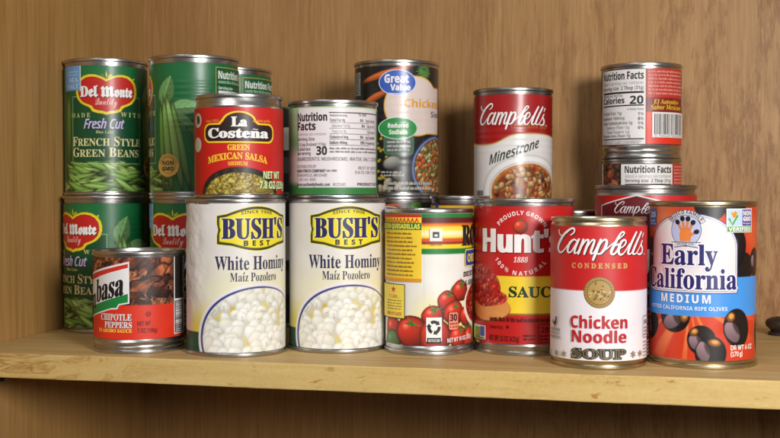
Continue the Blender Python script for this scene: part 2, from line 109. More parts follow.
  'e': (279,[[155,-15,137,-7,140,2,100,19,71,39,47,76,39,122,42,243,56,262,174,342,189,342,253,246,258,234,253,227,118,125,132,92,164,73,207,74,242,98,256,83],[118,155,189,211,140,289,132,284,118,259]]),
  'l': (189,[[122,-15,104,-7,111,3,97,14,25,42,25,62,39,79,41,109,41,408,27,453,44,466,59,449,75,406,94,447,113,467,150,486,179,490,179,469,138,456,122,419,120,101,128,85,160,69,175,67,196,81,211,68]]),
  'o': (308,[[143,-15,101,9,30,32,30,52,41,62,45,81,42,269,114,298,222,342,232,323,223,318,283,214,292,182,287,139,259,92,163,-15],[185,48,197,58,211,86,218,134,209,181,173,247,154,287,124,275,124,75]]),
  'n': (359,[[85,-15,70,7,33,26,33,46,47,54,54,70,55,233,42,266,29,253,14,266,83,342,99,329,96,321,122,301,132,276,134,253,224,342,244,342,266,317,307,300,307,280,292,266,289,251,289,80,300,64,331,85,346,72,268,-15,212,36,209,243,202,260,187,272,134,220,135,70,142,54,156,46,156,26,126,12,105,-15]]),
  't': (216,[[122,-15,104,-5,113,6,37,35,37,55,47,63,52,79,52,266,21,266,21,286,74,333,97,370,114,414,124,414,138,414,131,313,209,313,209,266,131,266,131,83,175,64,199,81,213,66]]),
 },
 'N': {
  'A': (463,[[0,0,169,482,194,482,293,482,463,0,354,0,319,114,284,114,144,114,109,0],[170,199,295,199,236,389,232,407]]),
  'B': (451,[[60,0,60,480,279,475,333,462,372,440,386,425,402,383,401,327,376,278,330,253,388,223,412,179,414,114,408,91,386,53,349,24,300,6,240,0],[162,289,238,290,274,298,297,325,296,364,287,379,260,392,162,396],[162,84,246,85,284,95,307,127,307,169,292,192,272,203,162,209]]),
  'C': (428,[[255,-7,200,-2,153,13,114,37,84,69,62,110,47,157,39,239,43,294,65,367,90,408,141,455,185,475,236,485,292,485,350,473,404,453,371,370,317,392,264,402,204,386,175,358,149,294,144,238,148,183,162,138,185,105,219,85,264,78,323,85,386,103,386,18,324,-1]]),
  'D': (497,[[60,0,60,480,240,478,294,470,342,453,382,427,427,374,453,302,455,198,433,120,389,61,325,22,287,10,196,0],[162,84,258,90,300,109,329,141,347,185,351,272,340,322,318,359,264,390,162,396]]),
  'E': (376,[[60,0,60,480,336,480,336,396,162,396,162,291,324,291,324,208,162,208,162,84,336,84,336,0]]),
  'F': (369,[[60,0,60,480,335,480,335,396,161,396,161,273,323,273,323,189,161,189,161,0]]),
  'G': (486,[[262,-7,221,-4,151,16,97,56,76,84,60,116,41,194,40,270,58,348,81,392,113,428,153,456,202,475,258,485,320,485,379,475,432,457,398,375,313,400,240,394,188,363,162,325,150,293,144,220,162,141,197,98,252,79,333,85,333,185,242,185,242,269,433,269,433,21,354,1]]),
  'H': (514,[[60,0,60,480,162,480,162,291,352,291,352,480,453,480,453,0,352,0,352,207,314,207,162,207,162,0]]),
  'I': (261,[[21,0,21,58,80,85,80,147,80,395,21,422,21,480,240,480,240,422,181,395,181,85,240,58,240,0]]),
  'J': (222,[[10,-141,-50,-134,-50,-49,-12,-55,18,-53,40,-42,52,-24,60,30,60,480,162,480,161,7,150,-53,114,-107,75,-130]]),
  'K': (446,[[60,0,60,480,162,480,162,260,332,480,445,480,277,267,446,0,330,0,205,202,162,171,162,0]]),
  'L': (379,[[60,0,60,480,162,480,162,84,357,84,357,0]]),
  'M': (633,[[60,0,60,480,199,480,312,113,435,480,573,480,573,0,478,0,481,335,480,375,357,0,263,0,145,376,151,0]]),
  'N': (546,[[60,0,60,480,189,480,397,120,394,480,486,480,486,0,357,0,147,363,151,0]]),
  'O': (535,[[267,-7,184,4,139,24,102,53,74,90,55,134,43,184,39,241,43,298,55,348,74,392,102,428,139,456,184,476,268,487,352,476,396,456,432,428,460,392,480,347,492,297,496,240,492,184,480,133,460,89,432,53,396,24,351,4],[267,79,313,86,332,94,361,122,384,185,389,240,379,320,361,359,332,387,314,395,268,402,222,395,203,387,175,359,150,296,146,240,150,185,175,122,203,94,222,86]]),
  'P': (422,[[60,0,60,480,249,478,307,465,330,454,364,422,385,381,391,313,374,252,345,213,299,185,232,171,162,171,162,0],[162,254,212,255,253,265,280,288,289,326,286,352,276,371,260,385,237,393,162,396]]),
  'Q': (535,[[363,-114,275,-7,184,4,119,38,87,70,55,134,43,184,39,241,43,298,55,348,74,392,102,428,139,456,184,476,238,486,298,486,375,467,432,428,460,392,480,347,492,297,496,240,485,152,467,101,439,59,377,15,493,-114],[267,79,313,86,332,94,361,122,384,185,389,240,379,320,361,359,332,387,314,395,268,402,222,395,203,387,175,359,150,296,146,240,150,185,175,122,203,94,222,86]]),
  'R': (443,[[60,0,60,480,270,474,324,457,362,428,384,388,390,311,368,260,329,224,302,209,443,0,330,0,216,184,205,184,162,184,162,0],[162,267,230,269,267,283,285,309,285,357,274,375,243,391,162,396]]),
  'S': (370,[[167,-7,108,-2,31,22,31,117,131,82,201,80,221,86,238,104,244,128,239,148,217,172,114,225,77,253,44,303,36,350,52,417,80,450,144,480,199,486,270,478,341,453,308,373,239,397,184,401,151,388,138,369,136,353,139,335,158,313,267,256,308,224,334,185,343,133,336,86,327,66,297,31,254,7]]),
  'T': (389,[[144,0,144,395,13,395,13,480,375,480,375,395,245,395,245,0]]),
  'U': (508,[[252,-7,183,1,154,11,107,42,75,86,65,112,57,171,57,480,158,480,158,186,167,128,183,103,206,87,236,80,290,83,327,105,346,147,349,480,451,480,451,169,437,96,408,50,363,16,324,2]]),
  'V': (437,[[163,0,0,480,103,480,195,186,218,89,220,102,243,194,334,480,437,480,273,0]]),
  'W': (649,[[122,0,0,480,100,480,166,196,185,92,207,211,277,480,373,480,445,200,465,92,474,151,549,480,649,480,527,0,412,0,345,259,324,364,303,255,238,0]]),
  'X': (448,[[0,0,159,247,10,480,122,480,226,307,327,480,437,480,286,242,448,0,332,0,220,181,109,0]]),
  'Y': (419,[[159,0,159,183,0,480,110,480,210,282,250,361,310,480,419,480,260,187,260,0]]),
  'Z': (389,[[16,0,16,66,246,396,22,396,22,480,367,480,367,414,137,84,373,84,373,0]]),
  'a': (406,[[142,-7,89,4,49,34,29,87,35,151,54,183,109,214,161,224,256,228,253,265,241,287,218,298,167,297,95,273,82,300,62,341,75,347,157,371,231,373,279,363,316,342,341,311,354,269,355,0,285,0,263,50,214,7,189,-2],[179,66,224,79,242,94,252,114,256,170,217,169,158,157,134,128,131,100,140,81,156,70]]),
  'b': (425,[[254,-7,200,3,152,40,146,40,129,0,52,0,52,510,152,510,152,375,148,319,192,358,227,371,280,371,322,356,357,325,370,304,389,251,393,148,370,63,356,42,321,11,278,-5],[226,75,258,85,281,116,292,165,290,224,281,254,257,284,236,292,197,290,177,278,159,246,152,195,155,146,176,93,196,79]]),
  'c': (345,[[201,-7,170,-5,117,10,75,39,59,59,37,112,32,144,34,231,45,273,74,321,101,344,151,366,239,372,324,349,295,271,251,287,210,293,182,288,160,275,145,253,135,222,136,143,153,101,172,84,196,76,256,80,313,106,313,21,265,0]]),
  'd': (425,[[169,-7,123,1,85,24,55,62,44,87,30,183,44,279,69,325,86,342,125,366,171,373,214,368,246,351,280,320,274,367,273,510,373,510,373,0,296,0,273,48,251,23,223,3],[203,73,233,77,254,89,268,109,276,136,279,182,273,237,263,264,245,282,202,292,168,282,144,251,135,220,132,161,144,112,168,83]]),
  'e': (397,[[218,-7,157,1,105,23,65,60,46,93,31,156,34,229,44,270,72,319,113,352,164,370,233,372,283,358,324,330,352,290,366,237,368,188,368,158,132,158,136,128,148,102,167,83,192,72,223,68,276,72,347,97,347,19,290,0],[134,225,274,225,263,271,240,294,204,302,164,290,143,265]]),
  'f': (260,[[69,0,69,291,13,291,13,340,69,367,69,412,79,455,91,476,118,498,183,513,252,509,290,498,280,469,265,425,228,433,194,432,178,422,170,404,169,367,255,367,255,291,169,291,169,0]]),
  'g': (425,[[189,-161,117,-156,52,-140,52,-60,108,-78,195,-88,223,-85,245,-75,260,-58,270,-35,275,48,228,6,169,-7,144,-5,101,11,67,43,43,90,32,149,32,217,54,301,84,341,102,355,146,371,197,371,221,365,242,354,277,320,288,367,373,367,373,-1,365,-58,343,-102,306,-135,255,-155],[204,72,243,80,268,104,279,149,276,224,261,267,243,283,218,291,177,288,158,274,144,252,132,181,144,111,158,89,178,76]]),
  'h': (441,[[52,0,52,510,152,510,148,320,188,355,246,373,303,368,355,342,378,310,389,266,391,0,291,0,288,243,270,281,232,293,188,282,170,262,159,233,152,173,152,0]]),
  'i': (205,[[103,412,78,416,58,428,48,461,58,495,78,507,103,510,127,507,147,495,157,461,147,428,127,416],[52,0,52,367,152,367,152,0]]),
  'j': (205,[[103,412,78,416,58,428,48,461,58,495,78,507,103,510,127,507,147,495,157,461,147,428,127,416],[23,-161,-43,-153,-43,-75,19,-79,38,-69,47,-57,52,-25,52,367,152,367,152,-40,148,-78,134,-111,109,-138,73,-155]]),
  'k': (416,[[52,0,52,510,152,510,152,274,147,199,233,300,295,367,408,367,262,208,416,0,301,0,195,148,152,114,152,0]]),
  'l': (205,[[52,0,52,510,152,510,152,0]]),
  'm': (660,[[52,0,52,367,129,367,142,320,183,355,242,373,285,371,323,360,343,348,366,320,375,320,410,355,446,369,507,372,547,362,589,327,604,289,609,143,609,0,509,0,507,243,500,265,474,290,426,289,398,265,383,222,381,0,281,0,279,243,261,281,245,290,210,292,176,273,158,233,152,173,152,0]]),
  'n': (441,[[52,0,52,367,129,367,142,320,184,355,234,371,283,372,340,353,368,327,385,289,391,143,391,0,291,0,291,214,286,255,270,281,254,290,200,288,169,262,155,215,152,0]]),
  'o': (416,[[207,-7,132,7,101,25,74,49,53,80,38,117,30,184,38,250,47,278,78,324,122,356,148,366,209,373,284,359,315,342,342,318,363,287,377,250,385,184,378,118,368,89,337,43,294,11,267,1],[208,74,236,78,266,102,281,145,283,184,277,240,266,266,248,283,208,293,179,288,150,266,139,240,132,184,135,145,150,102,180,78]]),
  'p': (425,[[52,-161,52,367,134,367,148,319,192,357,227,371,280,371,322,356,357,325,381,280,395,184,381,88,355,42,320,11,278,-5,225,-4,191,8,147,40,152,-161],[226,75,260,85,276,103,287,130,293,185,282,255,268,276,249,289,224,293,186,285,170,269,154,214,158,130,168,103,185,85]]),
  'q': (425,[[273,-161,277,48,223,3,184,-6,145,-5,123,1,85,24,55,62,44,87,32,147,32,218,44,279,69,325,104,356,147,371,186,373,225,364,255,344,277,320,288,367,373,367,373,-161],[204,72,245,81,262,96,273,120,279,202,263,264,233,288,189,291,157,274,139,237,132,181,144,111,158,89,178,76]]),
  'r': (305,[[52,0,52,367,128,367,143,305,148,305,171,336,204,361,243,373,291,371,283,277,244,280,205,271,173,249,158,223,152,187,152,0]]),
  's': (334,[[152,-7,86,-2,31,15,31,97,95,75,155,66,191,72,209,93,208,109,199,121,74,185,51,205,37,229,30,271,37,308,56,337,106,364,150,372,202,372,253,364,304,345,274,273,184,299,146,296,131,284,131,269,142,254,277,184,300,153,308,121,302,68,269,23,208,-2]]),
  't': (291,[[178,-7,119,4,100,15,78,41,64,97,63,291,15,291,15,334,71,367,99,445,163,445,163,367,204,367,266,367,266,291,163,291,164,107,171,88,192,75,227,74,270,85,270,10,220,-3]]),
  'u': (441,[[181,-7,137,-2,101,14,63,57,50,128,50,367,150,367,151,138,159,102,171,86,198,74,241,78,264,93,283,134,289,194,289,367,389,367,389,0,312,0,299,47,293,47,277,27,245,6]]),
  'v': (382,[[140,0,0,367,105,367,178,150,190,83,207,158,277,367,382,367,242,0]]),
  'w': (575,[[111,0,7,367,106,367,152,190,169,84,187,188,233,367,343,367,390,175,402,84,406,95,423,190,470,367,568,367,463,0,354,0,288,290,218,0]]),
  'x': (388,[[3,0,128,187,9,367,123,367,194,250,266,367,379,367,260,187,385,0,271,0,194,126,117,0]]),
  'y': (382,[[74,-161,23,-156,23,-77,75,-80,105,-68,131,-36,146,3,0,367,109,367,137,284,183,149,193,97,205,155,275,367,382,367,207,-88,181,-120,150,-143,114,-157]]),
  'z': (328,[[18,0,18,59,188,290,28,290,28,367,302,367,302,302,136,77,308,77,308,0]]),
  '0': (384,[[191,-7,130,4,104,17,64,59,39,119,24,240,34,350,48,394,67,430,93,457,127,476,191,487,253,476,278,463,318,422,345,361,353,325,359,240,349,130,335,86,316,51,290,23,256,4],[191,75,228,90,244,116,256,180,259,240,253,324,244,363,228,390,191,405,154,390,139,363,127,299,125,240,130,156,139,117,165,82]]),
  '1': (384,[[176,0,179,373,122,322,89,296,40,357,194,480,277,480,277,0]]),
  '2': (384,[[27,0,27,71,206,254,233,292,246,326,242,374,218,397,189,402,157,397,125,383,81,353,26,418,79,457,123,476,180,486,248,480,302,453,337,411,346,385,348,341,343,312,326,271,287,220,153,85,362,85,362,0]]),
  '3': (384,[[164,-7,77,3,26,19,26,105,90,82,153,74,207,81,237,101,248,121,251,154,245,174,231,190,183,205,99,208,99,285,194,291,220,302,235,317,243,360,228,390,201,402,149,402,116,393,73,369,26,439,108,478,162,486,211,485,260,475,300,456,336,412,342,353,324,305,287,272,240,251,299,235,327,216,347,190,357,140,344,78,317,40,274,12,214,-4]]),
  '4': (384,[[216,0,216,99,11,99,11,170,222,480,315,480,315,359,315,178,373,178,373,99,315,99,315,0],[101,178,216,178,219,351,218,363]]),
  '5': (384,[[162,-7,91,0,33,19,33,107,120,79,158,76,205,83,227,94,243,112,250,137,247,178,236,198,217,213,190,221,140,224,83,214,42,235,50,333,60,480,320,480,320,394,149,394,140,300,184,306,235,304,279,289,315,264,341,227,350,196,353,161,346,104,322,57,284,22,230,0]]),
  '6': (384,[[199,-7,143,1,110,16,68,51,47,85,32,126,24,203,27,269,40,332,65,389,93,425,131,455,180,475,241,484,328,480,328,399,318,401,248,405,192,394,155,369,127,320,117,256,170,301,209,311,249,310,291,297,325,272,356,213,360,130,346,78,334,57,318,38,278,9],[197,75,228,82,252,104,263,142,261,184,248,214,222,230,190,233,160,224,142,210,128,186,127,141,151,95,171,80]]),
  '7': (384,[[75,0,255,394,18,394,18,480,156,480,362,480,362,416,181,0]]),
  '8': (384,[[192,-7,133,-1,87,15,52,42,31,78,24,122,33,174,62,213,116,251,80,278,53,311,42,339,39,386,60,435,79,453,117,473,192,486,268,473,294,461,324,435,338,412,345,370,341,338,330,311,299,278,259,253,308,222,339,190,358,149,359,109,346,67,307,24,247,-1],[192,296,239,328,250,363,244,387,233,399,191,412,150,399,136,380,134,363,145,329],[191,68,229,74,247,84,263,107,266,127,262,147,251,164,196,204,187,209,137,175,125,158,118,128,120,108,136,85,165,71]]),
  '9': (384,[[120,-7,55,-2,55,79,107,73,156,76,191,85,217,100,251,144,267,222,234,189,203,172,156,167,111,173,74,192,45,223,27,266,21,318,37,400,65,441,106,469,156,483,204,484,257,470,289,452,315,427,336,393,352,352,359,302,351,177,333,117,310,76,279,42,237,16,185,-1],[185,244,210,248,230,259,246,274,258,298,254,346,227,390,196,403,165,400,138,383,123,351,120,306,130,273,151,252]]),
  ' ': (175,[]),
  '.': (180,[[89,-9,71,-6,56,6,48,36,56,67,71,78,89,81,108,78,124,67,132,36,119,1]]),
  ',': (180,[[28,-87,61,78,126,75,116,25,71,-87]]),
  '-': (216,[[27,154,27,206,189,206,189,154]]),
  ':': (180,[[89,278,71,282,56,294,48,324,56,355,71,366,89,369,108,366,124,355,132,324,119,289],[89,-9,71,-6,56,6,48,36,56,67,71,78,89,81,108,78,124,67,132,36,119,1]]),
  '/': (250,[[7,0,185,480,243,480,64,0]]),
  '(': (201,[[126,-106,74,-30,42,58,28,152,31,249,51,342,89,428,126,480,181,480,147,427,121,370,90,248,88,154,102,62,133,-26,181,-106]]),
  ')': (201,[[21,-106,54,-54,81,2,111,123,114,216,100,310,68,399,20,480,76,480,127,401,159,311,174,217,171,120,151,28,112,-56,76,-106]]),
  '%': (558,[[131,185,96,192,58,225,37,285,33,336,41,410,56,447,80,472,131,486,182,472,206,447,228,388,232,336,223,262,207,225,168,192],[120,0,386,480,438,480,172,0],[131,228,150,232,164,245,174,267,181,297,181,375,164,427,150,440,131,445,113,440,94,417,82,357,86,281,105,238],[424,-7,375,8,352,33,335,70,326,144,330,196,350,255,388,288,424,294,475,280,499,255,521,196,525,144,521,92,501,33,477,8],[424,36,443,40,458,53,468,75,474,105,474,183,468,213,458,235,443,248,424,252,406,248,387,225,376,165,380,89,399,45]]),
  '*': (370,[[131,208,71,240,150,346,28,356,37,418,165,381,150,510,216,510,211,459,203,381,332,418,341,356,218,346,298,240,240,208,183,326]]),
  "'": (151,[[57,306,44,480,107,480,94,306]]),
  '&': (492,[[187,-7,136,-1,94,15,62,42,42,79,36,125,46,180,75,220,139,266,87,341,81,382,86,418,114,459,162,482,225,486,276,469,309,434,320,383,311,337,269,289,224,258,354,133,382,181,401,240,461,240,427,145,392,95,490,0,410,0,352,56,311,26,265,4],[188,293,245,336,261,373,259,401,246,423,222,436,202,439,181,436,156,424,139,393,147,346],[189,46,250,55,314,93,175,229,148,212,118,185,105,165,97,127,101,100,113,77,133,60,158,49]]),
  '®': (403,[[64,0,64,480,339,480,339,0],[98,34,306,34,306,445,98,445]]),
  '°': (403,[[64,0,64,480,339,480,339,0],[98,34,306,34,306,445,98,445]]),
 },
 'I': {
  'M': (565,[[27,0,128,480,213,480,259,88,475,480,567,480,467,0,407,0,492,390,498,421,267,0,220,0,166,420,150,317,83,0]]),
  'i': (173,[[143,420,120,428,111,446,115,471,131,490,162,493,180,475,174,437,159,424],[19,0,95,360,154,360,78,0]]),
  'n': (389,[[16,-2,93,362,146,362,138,296,183,342,228,365,292,365,329,345,349,309,353,278,327,130,298,-2,235,-2,290,272,288,287,274,308,244,315,217,309,167,273,132,217,79,-2]]),
  'e': (335,[[163,-7,98,6,54,46,34,105,34,163,56,246,101,316,151,353,212,367,264,359,289,345,311,312,314,269,301,231,272,198,225,173,184,162,93,156,93,115,105,76,132,51,173,42,212,47,271,70,271,19,211,-2],[102,203,167,208,218,222,250,249,257,278,250,302,234,314,209,318,183,313,159,299,135,275]]),
  's': (290,[[104,-7,47,0,3,16,3,71,58,47,102,42,143,47,176,71,183,98,175,125,65,208,49,239,46,265,51,298,79,338,109,357,168,367,217,362,277,342,258,295,210,312,157,316,122,303,105,276,107,255,117,237,201,181,229,154,243,119,242,83,230,48,206,21,171,3]]),
  't': (223,[[124,-7,74,4,54,19,42,41,41,99,85,315,30,315,35,342,95,367,137,442,172,442,154,360,244,360,235,315,145,315,98,73,106,52,120,43,147,42,181,50,181,5]]),
  'r': (267,[[19,0,95,360,144,360,140,293,176,335,204,356,230,365,269,366,288,362,275,309,241,313,203,305,171,281,138,234,116,179,78,0]]),
  'o': (378,[[167,-5,101,8,55,48,34,109,34,166,55,247,97,315,148,352,212,365,278,351,324,311,345,250,345,193,324,112,281,44,231,8],[170,44,206,52,238,76,264,115,276,149,285,209,284,256,267,292,241,311,199,315,160,300,129,268,101,206,92,131,99,88,112,66,132,52]]),
  'F': (320,[[28,0,129,480,372,480,361,426,177,426,142,256,314,256,302,203,130,203,87,0]]),
  'h': (389,[[19,0,127,510,186,510,136,293,176,333,209,355,249,366,291,362,327,343,342,321,350,291,349,248,297,0,238,0,291,270,280,305,244,317,216,311,185,294,137,235,116,178,78,0]]),
  'C': (394,[[219,-7,161,1,135,11,113,25,77,63,65,87,50,144,55,246,74,315,98,363,129,406,167,442,214,468,249,480,334,485,382,477,424,459,400,410,350,429,308,433,252,425,193,390,151,336,120,251,112,178,117,133,132,97,157,69,189,52,230,46,284,52,336,66,336,13,272,-3]]),
  'u': (389,[[127,-7,84,2,61,16,46,38,38,66,44,140,91,360,151,360,101,123,101,66,113,50,134,43,163,45,193,58,233,97,260,142,311,360,369,360,293,0,244,0,248,66,188,9,160,-3]]),
  ' ': (175,[]),
 },
 'R': {
  'A': (480,[[16,0,201,509,216,509,276,509,463,0,395,0,264,372,232,478,245,478,218,389,85,0],[110,142,110,199,370,199,370,142]]),
  'B': (456,[[60,0,60,509,280,506,329,491,364,464,381,442,395,403,394,339,382,312,364,291,315,267,315,262,354,251,381,231,412,179,415,107,400,67,383,44,344,18,291,3],[125,57,267,58,318,72,339,89,354,123,353,157,342,184,315,213,273,229,125,231],[125,285,249,286,279,292,304,306,323,326,336,372,332,397,321,419,290,443,259,451,125,452]]),
  'C': (510,[[267,-7,217,-2,171,13,131,39,97,73,70,115,51,166,40,254,51,343,82,415,113,454,150,484,217,510,267,516,312,511,354,499,391,479,423,452,448,418,473,348,408,348,389,395,357,428,315,449,267,456,215,447,169,422,134,381,117,345,104,279,107,206,117,163,145,112,170,87,215,61,249,54,297,55,341,71,372,93,394,123,408,160,473,160,448,91,402,38,341,5]]),
  'D': (502,[[219,0,96,0,96,57,239,58,282,66,318,81,347,103,379,149,392,187,399,255,386,342,370,377,348,406,320,428,285,443,221,452,93,452,93,509,281,504,331,489,373,465,421,413,444,367,457,315,462,255,457,195,443,142,421,97,390,60,351,31,303,11],[125,509,125,0,60,0,60,509]]),
  'E': (419,[[60,0,60,509,372,509,372,452,125,452,125,286,355,286,355,229,125,229,125,57,375,57,375,0]]),
  'F': (410,[[60,0,60,509,369,509,369,452,125,452,125,278,346,278,346,221,125,221,125,0]]),
  'G': (520,[[269,-7,217,-2,149,25,96,73,69,116,45,194,41,285,51,343,82,415,112,454,170,495,239,514,311,511,367,492,414,460,456,404,474,349,408,349,392,385,370,415,315,448,247,455,183,432,145,397,125,364,107,303,103,254,111,184,125,145,157,99,184,76,233,57,301,56,357,79,396,123,408,152,415,202,434,199,283,199,283,256,478,256,474,152,461,110,439,73,411,43,357,10,315,-3]]),
  'H': (517,[[60,0,60,509,125,509,125,289,232,289,392,289,392,509,457,509,457,0,392,0,392,232,339,232,125,232,125,0]]),
  'I': (300,[[31,0,31,57,118,57,118,136,118,452,31,452,31,509,269,509,269,452,183,452,183,294,183,57,269,57,269,0]]),
  'J': (396,[[185,-7,135,0,75,33,48,70,40,92,33,145,33,173,98,173,99,128,113,85,143,59,185,50,214,54,238,65,256,85,268,112,272,509,336,509,336,436,336,145,330,92,309,50,276,19,235,0]]),
  'K': (467,[[104,145,104,216,167,295,272,410,364,509,448,509],[60,0,60,509,125,509,124,291,125,0],[372,0,188,259,228,309,449,0]]),
  'L': (393,[[60,0,60,509,125,509,125,57,361,57,361,0]]),
  'M': (628,[[60,0,60,509,152,509,281,177,322,49,307,49,342,158,476,509,568,509,568,0,504,0,506,413,507,457,513,457,470,329,342,0,286,0,166,301,112,457,119,457,120,407,122,0]]),
  'N': (523,[[60,0,60,509,136,509,358,158,414,55,405,54,399,166,399,509,463,509,463,0,387,0,172,340,108,452,119,454,125,0]]),
  'O': (533,[[267,-7,217,-2,171,13,131,39,97,73,70,115,51,166,40,254,51,343,70,393,97,436,131,470,171,495,217,510,267,516,317,510,363,495,403,470,437,436,464,393,482,343,493,254,482,166,464,115,437,73,403,39,363,13,317,-2],[267,53,334,68,364,86,388,112,408,144,422,183,430,254,422,325,408,365,388,397,364,423,334,441,267,456,199,441,170,422,145,397,125,364,111,325,103,254,111,183,125,144,145,112,170,86,199,68]]),
  'P': (445,[[60,0,60,509,258,508,298,501,332,487,371,456,397,415,408,365,406,313,390,265,371,239,332,207,298,193,258,187,109,186,109,242,248,243,287,251,322,276,343,325,344,359,337,392,322,419,297,439,248,451,125,452,125,0]]),
  'Q': (533,[[245,159,313,159,468,-48,401,-48],[267,-7,217,-2,171,13,131,39,97,73,70,115,51,166,40,254,51,343,70,393,97,436,131,470,171,495,217,510,267,516,317,510,363,495,403,470,437,436,464,393,482,343,493,254,482,166,464,115,437,73,403,39,363,13,317,-2],[267,53,334,68,364,86,388,112,408,144,422,183,430,254,422,325,408,365,388,397,364,423,334,441,267,456,199,441,170,422,145,397,125,364,111,325,103,254,111,183,125,144,145,112,170,86,199,68]]),
  'R': (449,[[60,0,60,509,259,508,333,489,372,459,397,419,409,370,406,317,390,271,361,235,317,210,279,201,96,198,96,255,249,256,287,263,322,285,343,329,345,364,338,395,322,421,298,440,248,452,125,452,125,0],[353,0,230,229,303,229,428,0]]),
  'S': (447,[[224,-9,162,-2,98,26,56,74,38,137,104,137,117,96,147,68,188,53,237,50,286,60,323,84,343,119,341,165,326,185,296,205,160,247,101,277,64,318,53,353,53,389,60,420,75,448,122,490,189,513,266,513,316,498,357,471,392,422,401,378,337,378,330,406,302,437,259,455,212,458,167,448,135,425,117,394,118,356,131,334,161,312,312,264,367,231,399,187,407,122,386,64,353,28,288,-2]]),
  'T': (449,[[32,452,32,509,109,509,417,509,417,452,257,452,257,0,193,0,193,452]]),
  'U': (517,[[259,-8,192,0,154,15,121,37,95,64,76,97,64,133,60,173,60,509,124,509,124,178,130,137,148,102,176,75,213,57,259,52,305,57,342,75,370,102,387,137,393,178,393,509,457,509,457,442,457,173,453,133,441,97,410,50,363,15,325,0]]),
  'V': (480,[[204,0,16,509,84,509,221,119,248,31,235,31,395,509,463,509,278,0]]),
  'W': (686,[[155,0,16,509,82,509,168,176,197,40,189,40,209,135,306,509,380,509,497,40,488,40,506,125,603,509,670,509,530,0,455,0,361,349,339,475,350,475,329,366,230,0]]),
  'X': (474,[[18,0,217,284,217,236,29,509,104,509,208,355,243,292,239,292,232,292,263,348,374,509,446,509,259,239,259,287,456,0,382,0,264,171,233,231,244,231,218,184,91,0]]),
  'Y': (472,[[203,0,203,208,16,509,91,509,228,282,250,230,224,230,262,313,381,509,455,509,268,208,268,0]]),
  'Z': (438,[[42,0,42,46,306,431,341,476,348,454,40,452,40,509,397,509,397,462,134,81,97,33,90,54,399,57,399,0]]),
  'a': (389,[[160,-9,94,5,55,35,37,67,31,93,39,152,62,182,105,205,265,235,275,249,274,274,267,297,253,314,215,329,157,325,118,301,100,274,41,291,61,328,79,346,133,375,211,384,258,374,294,354,322,320,334,283,337,0,277,0,277,52,272,52,252,25,224,5,195,-5],[170,45,207,50,237,64,258,85,274,119,276,190,200,171,127,156,103,139,94,121,93,90,106,67,130,52]]),
  'b': (424,[[229,-8,192,-4,164,9,143,25,118,59,112,59,112,0,53,0,53,509,114,509,115,319,149,357,181,377,215,384,265,381,298,369,339,338,377,274,387,234,389,165,383,122,361,68,340,39,298,7,266,-4],[220,47,258,54,297,83,320,130,328,189,320,248,297,294,259,323,220,330,182,323,144,296,121,250,113,189,121,128,144,82,183,53]]),
  'c': (396,[[207,-8,168,-4,133,8,102,27,76,53,42,123,34,187,42,253,65,308,102,349,150,376,218,384,279,370,334,330,362,277,303,262,290,289,270,311,242,325,207,330,167,323,145,310,120,282,108,258,98,217,97,173,104,131,120,94,155,59,179,50,215,47,243,52,271,66,292,89,304,117,363,102,341,56,306,21,261,-1]]),
  'd': (424,[[195,-8,159,-4,126,7,85,39,63,68,42,122,35,165,37,234,47,274,85,338,127,369,159,381,209,384,244,377,276,357,308,319,311,509,372,509,372,0,313,0,313,59,307,59,281,25,261,9,233,-4],[205,47,242,53,280,82,304,128,312,189,304,250,281,296,242,323,205,330,166,323,127,294,104,248,96,189,104,130,128,83,166,54]]),
  'e': (404,[[212,-8,170,-4,133,8,102,27,65,68,42,122,35,164,38,231,48,271,75,322,115,359,148,375,205,384,277,369,309,349,337,321,366,250,371,169,75,169,75,221,338,221,310,202,298,269,279,299,253,320,231,328,192,329,167,324,137,306,115,280,101,247,96,178,101,132,117,95,151,61,186,49,230,47,280,68,306,105,365,91,343,48,306,16,256,-4]]),
  'f': (254,[[228,379,228,327,6,327,6,379],[81,0,81,432,86,467,109,502,155,526,195,530,236,523,243,521,237,500,227,468,175,472,160,465,146,447,142,419,142,0]]),
  'g': (425,[[207,-151,160,-147,111,-130,74,-103,51,-69,101,-41,133,-76,173,-94,225,-96,270,-83,293,-65,307,-40,311,68,275,30,233,9,177,6,113,27,86,47,64,74,48,108,38,147,35,214,42,256,74,325,98,350,127,369,160,381,196,384,253,373,277,358,313,319,313,379,372,379,372,-9,364,-62,341,-102,305,-129,259,-145],[205,59,243,65,281,90,304,133,312,193,305,251,281,296,243,323,205,330,166,323,128,295,104,250,96,193,104,135,128,91,167,65]]),
  'h': (410,[[114,227,114,0,53,0,53,509,114,509,114,287,102,287,129,339,152,362,180,376,211,384,257,382,295,369,316,353,341,321,354,276,357,0,296,0,295,252,288,281,273,304,252,320,225,328,189,327,161,317,126,283]]),
  'i': (167,[[53,0,53,379,114,379,114,0],[84,443,54,455,41,483,54,512,84,524,114,512,126,483,114,455]]),
  'j': (167,[[53,379,114,379,113,-44,102,-90,82,-117,43,-138,-2,-143,-10,-143,-10,-87,21,-84,35,-77,45,-65,52,-40],[83,443,53,455,41,483,53,512,83,524,114,512,126,483,114,455]]),
  'k': (381,[[110,137,110,212,121,212,284,379,315,379,360,379,184,199,177,199],[53,0,53,509,114,509,114,0],[294,0,148,186,191,229,372,0]]),
  'l': (189,[[139,-2,95,6,74,20,60,41,53,84,53,509,114,509,114,99,120,62,139,52,170,54,181,3]]),
  'm': (610,[[53,0,53,379,112,379,112,295,108,295,120,328,147,360,181,380,219,386,264,377,287,361,312,325,321,295,312,295,325,326,345,351,371,370,402,382,437,386,474,381,508,365,526,349,546,316,556,272,557,0,496,0,492,283,481,305,463,319,419,330,390,327,367,315,350,297,339,274,335,0,274,0,273,272,253,311,234,323,199,330,150,316,131,297,118,271,114,0]]),
